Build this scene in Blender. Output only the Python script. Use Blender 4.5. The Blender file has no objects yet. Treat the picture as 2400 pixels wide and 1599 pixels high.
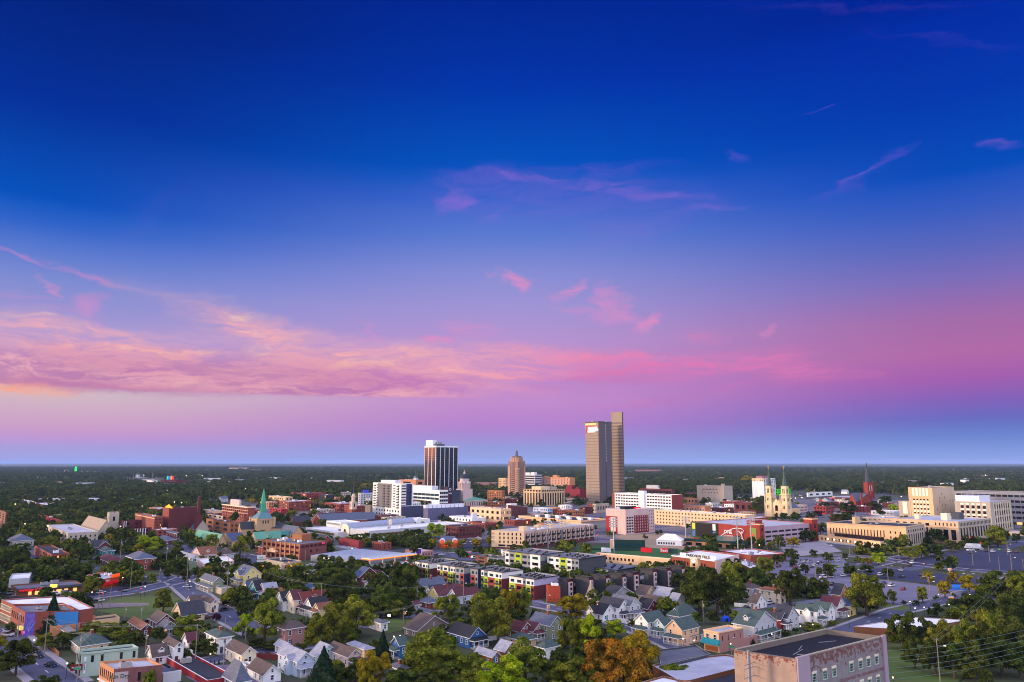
import bpy, math, random
import numpy as np
from math import sin, cos, tan, atan, atan2, radians, pi, sqrt
random.seed(7); np.random.seed(7)
D = bpy.data; SC = bpy.context.scene; COL = SC.collection
# ------------------------------------------------------------------ camera
FPX, CX, CY, HOR, CAMH = 1750.0, 1200.0, 799.5, 1085.0, 65.0
PITCH = atan((HOR - CY) / FPX); CP, SP = cos(PITCH), sin(PITCH)
cam = D.objects.new('camera', D.cameras.new('camera')); COL.objects.link(cam)
cam.location = (0, 0, CAMH); cam.rotation_euler = (pi/2 + PITCH, 0, 0)
cam.data.sensor_width = 36; cam.data.lens = FPX / 2400 * 36
cam.data.clip_start = 1; cam.data.clip_end = 120000
SC.camera = cam
# ------------------------------------------------------------------ exposure
SC.view_settings.view_transform = 'Standard'; SC.view_settings.look = 'None'
SC.view_settings.exposure = 0.0; SC.view_settings.gamma = 1.0
SC.cycles.max_bounces = 5; SC.cycles.diffuse_bounces = 2; SC.cycles.glossy_bounces = 2
SC.cycles.transmission_bounces = 2; SC.cycles.volume_bounces = 0; SC.cycles.transparent_max_bounces = 6
SC.cycles.use_denoising = True; SC.cycles.filter_width = 1.05
SC.cycles.sample_clamp_indirect = 4
# ------------------------------------------------------------------ sun (low behind the photographer's left shoulder)
SUN_AZ, SUN_EL = radians(-88), radians(9)
sd = D.lights.new('sun', 'SUN'); sd.energy = 4.1; sd.angle = radians(9); sd.color = (1.0, 0.76, 0.52)
sun = D.objects.new('sun', sd); COL.objects.link(sun)
_s = (sin(SUN_AZ)*cos(SUN_EL), cos(SUN_AZ)*cos(SUN_EL), sin(SUN_EL))
import mathutils
sun.rotation_euler = mathutils.Vector(_s).to_track_quat('Z', 'Y').to_euler()
sun.location = (0, 0, 300)
# ------------------------------------------------------------------ projection helpers
TL = {'A': (0,1080), 'B': (400,1080), 'C': (800,1020), 'D': (1200,960), 'E': (1600,1080), 'F': (2000,1080),
      'a': (0,1332), 'b': (400,1332), 'c': (800,1332), 'd': (1200,1332), 'e': (1600,1332), 'f': (2000,1332),
      'g': (800,1230), 'h': (1200,1200)}
K = 5.8725
def S(T, x, y):
    if T == 's': return (x, y)
    o = TL[T]; return (o[0] + x/K, o[1] + y/K)
def ray(px, py):
    a, t = (px-CX)/FPX, (CY-py)/FPX
    return (a, CP - t*SP, SP + t*CP)
def unproj(px, py, z=0.0):
    r = ray(px, py); k = (z-CAMH)/r[2]
    return (r[0]*k, r[1]*k)
def gp(T, x, y, z=0.0): return unproj(*S(T, x, y), z)
def pxof(X, Y, Z):
    w = Z-CAMH; dep = Y*CP + w*SP
    return (CX + FPX*X/dep, CY - FPX*(-Y*SP + w*CP)/dep)
def zfor(Y, py):
    t = (CY-py)/FPX
    return CAMH + Y*(t*CP+SP)/(CP-t*SP)
def along(P, z, d, px):       # distance s so that P+s*d at height z shows at column px
    q = (px-CX)/FPX; w = z-CAMH
    den = d[0] - q*d[1]*CP
    return (q*(P[1]*CP + w*SP) - P[0]) / den
# ------------------------------------------------------------------ world: twilight sky
def lin(c, a=None):
    o = []
    for v in c[:3]:
        v /= 255.0
        o.append(v/12.92 if v <= .04045 else ((v+.055)/1.055)**2.4)
    return tuple(o) + (1.0,)
W = D.worlds.new('World'); SC.world = W; W.use_nodes = True
nt = W.node_tree; nt.nodes.clear()
class E:                       # tiny node-expression wrapper
    t = nt
    def __init__(s, sock): s.s = sock
    @staticmethod
    def m(op, *a, clamp=False):
        n = E.t.nodes.new('ShaderNodeMath'); n.operation = op; n.use_clamp = clamp
        for i, v in enumerate(a):
            if isinstance(v, E): E.t.links.new(v.s, n.inputs[i])
            else: n.inputs[i].default_value = v
        return E(n.outputs[0])
    def __add__(s, o): return E.m('ADD', s, o)
    __radd__ = __add__
    def __sub__(s, o): return E.m('SUBTRACT', s, o)
    def __rsub__(s, o): return E.m('SUBTRACT', o, s)
    def __mul__(s, o): return E.m('MULTIPLY', s, o)
    __rmul__ = __mul__
    def mr(s, a, b, c=0., d=1., kind='SMOOTHSTEP'):
        n = E.t.nodes.new('ShaderNodeMapRange'); n.interpolation_type = kind
        E.t.links.new(s.s, n.inputs['Value'])
        for k, v in zip(('From Min','From Max','To Min','To Max'), (a, b, c, d)): n.inputs[k].default_value = v
        return E(n.outputs[0])
def mixc(f, a, b, mode='MIX'):
    n = E.t.nodes.new('ShaderNodeMix'); n.data_type = 'RGBA'; n.blend_type = mode; n.clamp_factor = True
    for s_, v in ((n.inputs['Factor'], f), (n.inputs[6], a), (n.inputs[7], b)):
        if isinstance(v, E): E.t.links.new(v.s, s_)
        else: s_.default_value = v
    return E(n.outputs[2])
def ramp(f, stops):
    n = E.t.nodes.new('ShaderNodeValToRGB'); E.t.links.new(f.s, n.inputs[0]); r = n.color_ramp
    stops = sorted(stops); r.elements[0].position = stops[0][0]; r.elements[0].color = stops[0][1]
    r.elements[1].position = stops[-1][0]; r.elements[1].color = stops[-1][1]
    for p, c in stops[1:-1]:
        e = r.elements.new(p); e.color = c
    return E(n.outputs[0])
def sky():
    tc = nt.nodes.new('ShaderNodeTexCoord'); sp = nt.nodes.new('ShaderNodeSeparateXYZ')
    nt.links.new(tc.outputs['Generated'], sp.inputs[0])
    x, y, z = (E(sp.outputs[i]) for i in range(3))
    az = E.m('ARCTAN2', x, y); el = E.m('ARCSINE', z)
    def ae(px, py):
        r = ray(px, py); n = sqrt(sum(v*v for v in r)); return atan2(r[0], r[1]), math.asin(r[2]/n)
    EM = 0.62
    def rp(px, st):
        return ramp((el + .01).__mul__(1/EM), [(min(1, max(0, (ae(px, py)[1]+.01)/EM)), lin(c)) for py, c in st])
    left = rp(60, [(-60,(0,30,122)),(0,(0,35,132)),(220,(0,46,155)),(455,(0,80,190)),(475,(18,88,193)),(520,(48,100,200)),(580,(90,122,207)),(650,(126,140,209)),
        (720,(150,148,210)),(790,(178,156,210)),(860,(196,160,202)),(915,(210,188,196)),(950,(210,176,194)),(1000,(206,158,198)),(1022,(196,150,208)),(1045,(172,156,214)),(1085,(160,162,220))])
    mid = rp(1200, [(-60,(0,32,136)),(0,(0,37,148)),(200,(0,52,172)),(395,(0,82,192)),(425,(24,90,196)),(470,(58,100,203)),(560,(94,124,209)),(640,(134,141,212)),
        (720,(160,148,212)),(800,(182,148,208)),(880,(188,138,202)),(940,(196,140,202)),(990,(184,130,204)),(1015,(170,134,206)),(1045,(152,150,214)),(1085,(146,168,224))])
    right = rp(2340, [(-60,(0,36,150)),(0,(0,43,165)),(200,(0,56,176)),(385,(0,76,188)),(400,(20,80,190)),(480,(56,92,192)),(560,(88,102,188)),(640,(122,108,184)),
        (740,(164,106,168)),(820,(178,104,166)),(880,(164,92,172)),(930,(132,94,182)),(980,(100,104,190)),(1020,(102,130,204)),(1060,(126,152,216)),(1085,(132,160,220))])
    aL, aM, aR = ae(60,900)[0], ae(1200,900)[0], ae(2340,900)[0]
    c = mixc(az.mr(aL, aM), left, mid); c = mixc(az.mr(aM, aR), c, right)
    # clouds, laid out over directions of the sky
    cv = nt.nodes.new('ShaderNodeCombineXYZ'); nt.links.new(az.s, cv.inputs[0]); nt.links.new(el.s, cv.inputs[1])
    base = cv.outputs[0]
    def noise(vec, scale, sx, sy, rot=0, detail=6, rough=.6, dist=0., off=0):
        mp = nt.nodes.new('ShaderNodeMapping'); nt.links.new(vec, mp.inputs[0])
        mp.inputs['Rotation'].default_value = (0, 0, rot); mp.inputs['Scale'].default_value = (sx, sy, 1); mp.inputs['Location'].default_value = (off, off*.7, off*.3)
        n = nt.nodes.new('ShaderNodeTexNoise'); nt.links.new(mp.outputs[0], n.inputs['Vector'])
        n.inputs['Scale'].default_value = scale; n.inputs['Detail'].default_value = detail
        n.inputs['Roughness'].default_value = rough; n.inputs['Distortion'].default_value = dist
        return n
    nw = noise(base, 9, 1, 2.2, detail=4, off=3)
    vm = nt.nodes.new('ShaderNodeVectorMath'); vm.operation = 'SUBTRACT'; nt.links.new(nw.outputs['Color'], vm.inputs[0]); vm.inputs[1].default_value = (.5,.5,.5)
    vs = nt.nodes.new('ShaderNodeVectorMath'); vs.operation = 'MULTIPLY'; nt.links.new(vm.outputs[0], vs.inputs[0]); vs.inputs[1].default_value = (.16,.035,0)
    va = nt.nodes.new('ShaderNodeVectorMath'); va.operation = 'ADD'; nt.links.new(base, va.inputs[0]); nt.links.new(vs.outputs[0], va.inputs[1])
    wv = va.outputs[0]
    fib = E(noise(wv, 7.5, 1.2, 8, rot=radians(5), detail=9, rough=.68, dist=.5, off=1).outputs['Fac'])
    fib2 = E(noise(wv, 13, 1, 5, rot=radians(-9), detail=5, rough=.6, dist=.5, off=9).outputs['Fac'])
    big = E(noise(wv, 4.2, 1, 4, rot=radians(3), detail=3, rough=.5, off=17).outputs['Fac'])
    def blob(px, py, L, Wd, ang, amp):
        a0, e0 = ae(px, py); sc_ = 1/(FPX*(1+((px-CX)/FPX)**2*.6))
        mp = nt.nodes.new('ShaderNodeMapping'); mp.vector_type = 'TEXTURE'; nt.links.new(wv, mp.inputs[0])
        mp.inputs['Location'].default_value = (a0, e0, 0); mp.inputs['Rotation'].default_value = (0, 0, radians(-ang)); mp.inputs['Scale'].default_value = (L*sc_*1.6, Wd*sc_*1.6, 1)
        ln = nt.nodes.new('ShaderNodeVectorMath'); ln.operation = 'LENGTH'; nt.links.new(mp.outputs[0], ln.inputs[0])
        return E(ln.outputs['Value']).mr(0, 1, amp, 0)
    def S_(lst):
        o = None
        for b in lst:
            e = blob(*b); o = e if o is None else o + e
        return o
    band = S_([(140,795,260,42,8,.8),(60,885,260,22,2,.9),(420,845,330,50,5,.9),(480,735,150,36,16,.42),(650,782,190,34,12,.5),(760,825,300,45,8,.8),(960,862,330,46,-3,1.1),(1250,848,280,34,2,1.05),
               (1520,862,250,28,-3,1.),(1690,858,130,24,-9,1.15),(1870,876,120,26,4,1.2),(1570,935,170,12,-7,.6),(1120,905,260,14,3,.5),(850,905,260,14,2,.5),(1650,785,70,16,3,.45),(240,905,330,16,1,.8),(1420,850,260,26,0,.8),(1330,880,280,14,2,.6),(1750,850,150,12,-4,.6),(1930,882,90,9,2,.6),(160,770,130,30,14,.5),(300,800,180,26,6,.5)])
    small = S_([(1188,652,26,12,12,1.),(1226,664,24,11,12,.9),(1345,680,30,15,-28,.95),(1428,700,26,40,12,.75),(1492,752,42,14,-32,.85),(1400,738,90,14,12,.5),(1012,795,58,10,-2,1.),
                (1110,772,66,18,10,.45),(232,722,42,32,0,.6),(70,602,120,6,12,.45),(205,638,80,12,16,.3),(270,655,70,8,12,.35),(118,680,60,8,38,.5),(850,775,12,40,0,.4),(1795,776,30,10,-32,.45),(60,700,110,14,8,.45),(1535,842,40,7,0,.7)])
    high = S_([(1068,472,46,24,-35,1.),(1245,418,110,10,6,.9),(1420,436,130,12,3,.85),(1530,458,100,12,12,.8),(1390,402,160,16,-2,.5),(1650,494,60,6,0,.5),(1130,418,110,18,-6,.45),
               (1180,500,40,14,-20,.6),(1500,530,160,40,-15,.4),(1300,462,270,52,2,.42),(2050,395,60,9,-36,.7),(2010,440,50,16,-20,.4),(2362,335,44,11,18,.8),(1690,366,34,7,24,.5),(2000,25,240,7,13,.12),(2200,100,160,6,24,.1),(350,520,120,30,-50,.1),(1960,254,18,2,-5,.5)])
    den = E.m('MINIMUM', band, 1.15) * E.m('ADD', fib.mr(.29, .65), (fib2.mr(.40, .70)*.45)) * big.mr(.28, .50, .68, 1.)
    denS = small * fib2.mr(.28, .60)
    denH = high * fib2.mr(.20, .70)
    litL, litR = lin((248,176,178)), lin((236,122,178))
    lit = mixc(az.mr(aL*.3, aR*.45), litL, litR)
    lit = mixc(E.m('MULTIPLY', fib2.mr(.5,.72), az.mr(aM+.05, aL*.4, 0, 1)), lit, lin((252,200,178)))
    shade = mixc(az.mr(aL*.6, aM), lin((186,112,166)), lin((190,110,184)))
    e0 = ae(500, 790)[1]; e1 = ae(500, 925)[1]
    sh = E.m('MULTIPLY', el.mr(e0, e1), big.mr(.38, .56), clamp=True)
    ccol = mixc(sh, lit, shade)
    # lower mauve bank with a crisp base
    edge = ae(500, 923)[1]
    bank = E.m('MULTIPLY', el.mr(edge - .001, edge + .0035), el.mr(ae(500, 800)[1], ae(500, 880)[1]))
    bank = bank * az.mr(aM + .0, aM - .14) * big.mr(.25, .55, .55, 1.)
    c = mixc(bank * .75, c, mixc(fib.mr(.42,.62), shade, lit))
    glow = blob(-20, 905, 170, 18, 1, .8)
    c = mixc(E.m('MULTIPLY', den, .72, clamp=True), c, ccol)
    c = mixc(E.m('MULTIPLY', glow, fib.mr(.3,.55), clamp=True), c, lin((255,168,134)))
    c = mixc(E.m('MULTIPLY', denS, .75, clamp=True), c, lin((236,142,192)))
    c = mixc(E.m('MULTIPLY', denH, .42, clamp=True), c, lin((158,112,214)))
    # out-of-view sky: sunset glow, with back, sides and zenith brightened as added fill light
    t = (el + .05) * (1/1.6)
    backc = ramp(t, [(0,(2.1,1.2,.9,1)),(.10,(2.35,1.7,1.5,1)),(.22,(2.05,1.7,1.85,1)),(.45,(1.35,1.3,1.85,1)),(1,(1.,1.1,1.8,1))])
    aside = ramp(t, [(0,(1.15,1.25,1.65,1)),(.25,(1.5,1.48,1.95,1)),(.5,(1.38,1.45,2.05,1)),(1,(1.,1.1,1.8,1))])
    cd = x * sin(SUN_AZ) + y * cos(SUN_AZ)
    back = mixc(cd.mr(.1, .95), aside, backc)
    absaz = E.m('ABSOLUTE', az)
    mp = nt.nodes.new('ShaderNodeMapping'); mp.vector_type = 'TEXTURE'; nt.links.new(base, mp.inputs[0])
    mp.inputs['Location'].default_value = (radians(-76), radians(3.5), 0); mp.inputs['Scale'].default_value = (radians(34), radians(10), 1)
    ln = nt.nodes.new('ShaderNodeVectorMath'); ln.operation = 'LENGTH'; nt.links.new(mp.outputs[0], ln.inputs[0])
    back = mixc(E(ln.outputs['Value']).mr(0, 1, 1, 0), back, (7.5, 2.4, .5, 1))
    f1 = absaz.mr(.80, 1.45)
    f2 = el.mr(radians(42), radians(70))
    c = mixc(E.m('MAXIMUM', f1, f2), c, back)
    c = mixc(el.mr(-.02, -.06), c, (.03,.04,.05,1))
    bg = nt.nodes.new('ShaderNodeBackground'); out = nt.nodes.new('ShaderNodeOutputWorld')
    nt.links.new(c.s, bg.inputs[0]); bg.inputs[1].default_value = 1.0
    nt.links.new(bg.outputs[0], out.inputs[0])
sky()
W.cycles.sampling_method = 'MANUAL'; W.cycles.sample_map_resolution = 256
# ================================================================== helpers
_M = {}
def mat(name, c, rough=.8, var=.18, sc=.35, emit=0., metal=0., streak=0., spec=.3, c2=None, rnd=0., bump=0.):
    """procedural material: sRGB colour broken up by noise, optional streaks, per-object variation"""
    if name in _M: return _M[name]
    m = D.materials.new(name); m.use_nodes = True; t = m.node_tree; b = t.nodes['Principled BSDF']
    _M[name] = m
    col = lin(c) if max(c) > 1 else tuple(c)+(1,)
    b.inputs['Roughness'].default_value = rough; b.inputs['Metallic'].default_value = metal
    b.inputs['Specular IOR Level'].default_value = spec
    if emit:
        b.inputs['Base Color'].default_value = tuple(v*.3 for v in col[:3])+(1,)
        b.inputs['Emission Color'].default_value = col; b.inputs['Emission Strength'].default_value = emit
        return m
    tc = t.nodes.new('ShaderNodeTexCoord'); n = t.nodes.new('ShaderNodeTexNoise')
    oi = t.nodes.new('ShaderNodeObjectInfo'); ad = t.nodes.new('ShaderNodeVectorMath'); ad.operation = 'ADD'
    t.links.new(tc.outputs['Object'], ad.inputs[0]); t.links.new(oi.outputs['Location'], ad.inputs[1])
    if streak:
        mp = t.nodes.new('ShaderNodeMapping'); mp.inputs['Scale'].default_value = (1, 1, 1/streak)
        t.links.new(ad.outputs[0], mp.inputs[0]); t.links.new(mp.outputs[0], n.inputs['Vector'])
    else: t.links.new(ad.outputs[0], n.inputs['Vector'])
    n.inputs['Scale'].default_value = sc; n.inputs['Detail'].default_value = 6; n.inputs['Roughness'].default_value = .65
    mr = t.nodes.new('ShaderNodeMapRange'); t.links.new(n.outputs['Fac'], mr.inputs[0])
    mr.inputs['From Min'].default_value = .32; mr.inputs['From Max'].default_value = .68
    mx = t.nodes.new('ShaderNodeMix'); mx.data_type = 'RGBA'; t.links.new(mr.outputs[0], mx.inputs['Factor'])
    hi = tuple(min(1, v*(1+var)) for v in col[:3])+(1,)
    lo = lin(c2) if c2 else tuple(v*(1-var) for v in col[:3])+(1,)
    mx.inputs[6].default_value = lo; mx.inputs[7].default_value = hi
    src = mx.outputs[2]
    if rnd:
        hs = t.nodes.new('ShaderNodeHueSaturation'); r2 = t.nodes.new('ShaderNodeMapRange')
        t.links.new(oi.outputs['Random'], r2.inputs[0]); r2.inputs['To Min'].default_value = 1-rnd; r2.inputs['To Max'].default_value = 1+rnd
        t.links.new(r2.outputs[0], hs.inputs['Value']); t.links.new(src, hs.inputs['Color'])
        h2 = t.nodes.new('ShaderNodeMath'); h2.operation = 'FRACT'; m3 = t.nodes.new('ShaderNodeMath'); m3.operation = 'MULTIPLY'; m3.inputs[1].default_value = 7.31
        t.links.new(oi.outputs['Random'], m3.inputs[0]); t.links.new(m3.outputs[0], h2.inputs[0])
        r3 = t.nodes.new('ShaderNodeMapRange'); t.links.new(h2.outputs[0], r3.inputs[0]); r3.inputs['To Min'].default_value = .5-rnd*.11; r3.inputs['To Max'].default_value = .5+rnd*.09
        t.links.new(r3.outputs[0], hs.inputs['Hue']); src = hs.outputs[0]
    t.links.new(src, b.inputs['Base Color'])
    if bump:
        bp = t.nodes.new('ShaderNodeBump'); bp.inputs['Strength'].default_value = bump; bp.inputs['Distance'].default_value = .3
        n2 = t.nodes.new('ShaderNodeTexNoise'); n2.inputs['Scale'].default_value = sc*8; t.links.new(tc.outputs['Object'], n2.inputs['Vector'])
        t.links.new(n2.outputs['Fac'], bp.inputs['Height']); t.links.new(bp.outputs[0], b.inputs['Normal'])
    return m
def brick(name, c, mortar=.25):
    if name in _M: return _M[name]
    m = mat(name, c, .9, .30, .25, streak=.6); return m
# palette -----------------------------------------------------------
def w(name, c, **k): return mat('wall_'+name, c, **dict(dict(var=.10, sc=.18, streak=4), **k))
PAL = dict(white=(226,224,218), cream=(224,208,176), tan=(206,172,128), stone=(196,172,142), lime=(204,182,148), sand=(214,186,146), orange=(186,126,84),
  brick=(134,68,52), maroon=(92,42,40), dkbrick=(92,44,40), brown=(122,78,52), pink=(204,176,166), rose=(168,122,112), blue=(44,92,150), ltblue=(178,192,208), aqua=(176,206,206),
  teal=(40,120,128), navy=(44,52,84), grey=(140,140,142), ltgrey=(184,184,186), dkgrey=(70,72,76), charcoal=(46,46,50), sage=(122,132,104), mint=(164,184,166), yellow=(222,204,130),
  green=(46,86,62), lime2=(168,186,40), olive=(96,104,40), red=(150,36,40), crimson=(120,34,44), mauve=(150,104,116), peach=(226,184,140), bronze=(120,108,98), putty=(172,160,142), brown2=(150,96,60), copper=(92,158,128), slate=(66,70,84), shell=(196,170,160), cityred=(130,54,46), lawn=(56,84,40))
def WM(n): return w(n, PAL[n]) if n in PAL else _M[n]
def RM(n):   # roof shingles and membranes
    c = dict(grey=(92,94,104), dark=(52,52,60), black=(38,38,44), brown=(84,70,66), red=(104,46,40), rust=(122,78,56), green=(64,80,76), blue=(64,76,104), maroon=(84,42,48),
             slate=(84,90,106), ltgrey=(140,142,154), white=(216,216,222), flat=(104,104,118), flatdk=(50,50,60), tar=(24,22,30), flatlt=(168,168,180), copper=(92,150,126), teal=(66,128,122), metal=(150,156,172), tan=(150,132,112)).get(n)
    if c is None: return WM(n)
    big = n in ('flat','flatdk','flatlt','white')
    return mat('roof_'+n, c, .75 if not big else .85, .22 if not big else .16, .5 if not big else .12, streak=0 if big else .25, bump=.3 if not big else .0)
GLASS = mat('window_glass', (18,22,30), .08, .3, .5, spec=.9)
GLASSG = mat('green_glass', (30,62,66), .08, .3, .5, spec=.9)
GLASSB = mat('bronze_glass', (40,26,22), .06, .3, .3, spec=1.)
DARKO = mat('opening_shade', (14,14,18), .9, .2)  # near-black boxes painted in for the shade inside openings
LITW = mat('lit_window', (255,196,110), emit=1.3)
WHT = mat('white_trim', (222,222,224), .5, .06, .6)
METAL = mat('galvanised_metal', (150,152,158), .45, .12, .8, metal=.6)
DKM = mat('dark_metal', (38,40,44), .5, .2, .8, metal=.4)
WOOD = mat('pole_wood', (138,124,110), .9, .3, 1.2, streak=8)
CONC = mat('concrete', (150,146,144), .9, .14, .2)
class MB:
    def __init__(s, xf=None): s.v = []; s.f = []; s.m = []; s.xf = xf; s.mats = []
    def mi(s, m):
        if m not in s.mats: s.mats.append(m)
        return s.mats.index(m)
    def poly(s, pts, m):
        k = len(s.v)
        for p in pts: s.v.append(s.xf(*p) if s.xf else tuple(p))
        s.f.append(tuple(range(k, k+len(pts)))); s.m.append(s.mi(m))
    def prism(s, base, z0, z1, m, top=None, mt=None, bottom=True):
        """vertical prism over a counter-clockwise outline; top = outline at z1 if different"""
        top = top or base; n = len(base)
        for i in range(n):
            j = (i+1) % n
            s.poly([(*base[i], z0), (*base[j], z0), (*top[j], z1), (*top[i], z1)], m)
        s.poly([(*p, z1) for p in top], mt or m)
        if bottom: s.poly([(*p, z0) for p in reversed(base)], m)
    def box(s, x0, x1, y0, y1, z0, z1, m, mt=None, inset=0):
        b = [(x0,y0),(x1,y0),(x1,y1),(x0,y1)]
        t = [(x0+inset,y0+inset),(x1-inset,y0+inset),(x1-inset,y1-inset),(x0+inset,y1-inset)] if inset else None
        s.prism(b, z0, z1, m, t, mt)
    def cyl(s, x, y, r0, r1, z0, z1, m, n=12, ph=0):
        b = [(x+r0*cos(ph+2*pi*i/n), y+r0*sin(ph+2*pi*i/n)) for i in range(n)]
        t = [(x+r1*cos(ph+2*pi*i/n), y+r1*sin(ph+2*pi*i/n)) for i in range(n)]
        s.prism(b, z0, z1, m, t)
    def dome(s, x, y, r, z, m, n=14, k=5, sq=1.):
        for i in range(k):
            a0, a1 = pi/2*i/k, pi/2*(i+1)/k
            s.cyl(x, y, r*cos(a0), max(.01, r*cos(a1)), z+r*sq*sin(a0), z+r*sq*sin(a1), m, n)
    def tube(s, p, q, r, m, n=6, r1=None):
        p, q = mathutils.Vector(p), mathutils.Vector(q); d = (q-p).normalized()
        a = d.orthogonal().normalized(); b = d.cross(a); r1 = r if r1 is None else r1
        P = [p+(a*cos(2*pi*i/n)+b*sin(2*pi*i/n))*r for i in range(n)]; Q = [q+(a*cos(2*pi*i/n)+b*sin(2*pi*i/n))*r1 for i in range(n)]
        for i in range(n):
            j = (i+1) % n; s.poly([P[i], P[j], Q[j], Q[i]], m)
        s.poly(P[::-1], m); s.poly(Q, m)
    def gable(s, x0, x1, y0, y1, z, rise, axis, m, mtrim, oh=.5, th=.22):
        """two roof slabs with pale edges; ridge runs along axis"""
        def P(a, b, c): return (a, b, c) if axis == 'x' else (b, a, c)
        if axis == 'x': a0, a1, b0, b1 = x0-oh, x1+oh, y0, y1
        else: a0, a1, b0, b1 = y0-oh, y1+oh, x0, x1
        c = (b0+b1)/2; sl = rise/((b1-b0)/2); e = oh*.8; ze = z-e*sl
        for sgn, bb in ((1, b0-e), (-1, b1+e)):
            o = [P(a0,bb,ze+th), P(a1,bb,ze+th), P(a1,c,z+rise+th), P(a0,c,z+rise+th)]
            u = [P(a0,bb,ze), P(a1,bb,ze), P(a1,c,z+rise), P(a0,c,z+rise)]
            s.poly(o, m); s.poly(u[::-1], mtrim)
            s.poly([u[0],u[1],o[1],o[0]], mtrim)
            s.poly([u[1],u[2],o[2],o[1]], mtrim); s.poly([u[3],u[0],o[0],o[3]], mtrim)
    def hip(s, x0, x1, y0, y1, z, rise, m, mtrim, oh=.6, th=.25):
        x0-=oh; x1+=oh; y0-=oh; y1+=oh; a, b = x1-x0, y1-y0; h = min(a, b)/2
        s.box(x0, x1, y0, y1, z-.02, z+th, mtrim); z += th+.003
        if a >= b: r0, r1 = (x0+h, (y0+y1)/2, z+rise), (x1-h+.01, (y0+y1)/2, z+rise)
        else: r0, r1 = ((x0+x1)/2, y0+h, z+rise), ((x0+x1)/2, y1-h+.01, z+rise)
        A, B, C_, D_ = (x0,y0,z), (x1,y0,z), (x1,y1,z), (x0,y1,z)
        if a >= b: s.poly([A,B,r1,r0], m); s.poly([B,C_,r1], m); s.poly([C_,D_,r0,r1], m); s.poly([D_,A,r0], m)
        else: s.poly([A,B,r0], m); s.poly([B,C_,r1,r0], m); s.poly([C_,D_,r1], m); s.poly([D_,A,r0,r1], m)
    def mesh(s, name):
        me = D.meshes.new(name); me.from_pydata(s.v, [], s.f)
        for m in s.mats: me.materials.append(m)
        me.polygons.foreach_set('material_index', s.m); me.update(); return me
    def build(s, name, parent=None, **k):
        o = D.objects.new(name, s.mesh(name)); COL.objects.link(o)
        if parent: o.parent = parent
        for a, b in k.items(): o[a] = b
        return o
def thing(name, label, cat, loc, rz=0, group=None):
    o = D.objects.new(name, None); COL.objects.link(o); o.location = loc; o.rotation_euler = (0, 0, rz)
    o.empty_display_size = 1; o['label'] = label; o['category'] = cat
    if group: o['group'] = group
    return o
def tag(o, label, cat, group=None):
    o['label'] = label; o['category'] = cat
    if group: o['group'] = group
    return o
def inst(name, me, parent, loc, rz=0, scale=(1,1,1), slot=None, **k):
    o = D.objects.new(name, me); COL.objects.link(o); o.parent = parent
    o.location = loc; o.rotation_euler = (0, 0, rz); o.scale = scale
    if slot:
        for i, m in slot.items(): o.material_slots[i].link = 'OBJECT'; o.material_slots[i].material = m
    for a, b in k.items(): o[a] = b
    return o
# window meshes: unit wide, unit high, shared by every copy ------------
_WIN = {}
def winmesh(fr, gl, style='p'):
    key = (fr, gl, style)
    if key in _WIN: return _WIN[key]
    mb = MB(); G = gl; F = fr
    if style == 'pane': mb.box(-.44,.44,-.03,.3,-.46,.46, G)
    elif style == 'p' or fr is None: mb.box(-.5,.5,-.06,.3,-.5,.5, G)
    else:
        if style != 'q': mb.box(-.44,.44,-.03,.3,-.46,.46, G)
        mb.box(-.56,-.44,-.12,.3,-.5,.5, F); mb.box(.44,.56,-.12,.3,-.5,.5, F)
        mb.box(-.6,.6,-.16,.3,-.58,-.46, F); mb.box(-.56,.56,-.13,.3,.46,.56, F)
        if style in 'fq': mb.box(-.44,.44,-.07,.2,-.03,.03, F)
        if style == 'g':
            for q in (-.18,.18): mb.box(q-.02,q+.02,-.07,.2,-.46,.46, F)
            for q in (-.2,.16): mb.box(-.44,.44,-.072,.2,q-.02,q+.02, F)
    _WIN[key] = mb.mesh('window'); return _WIN[key]
FOOT = []     # footprints (centre, radius) used to keep trees off buildings
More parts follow.
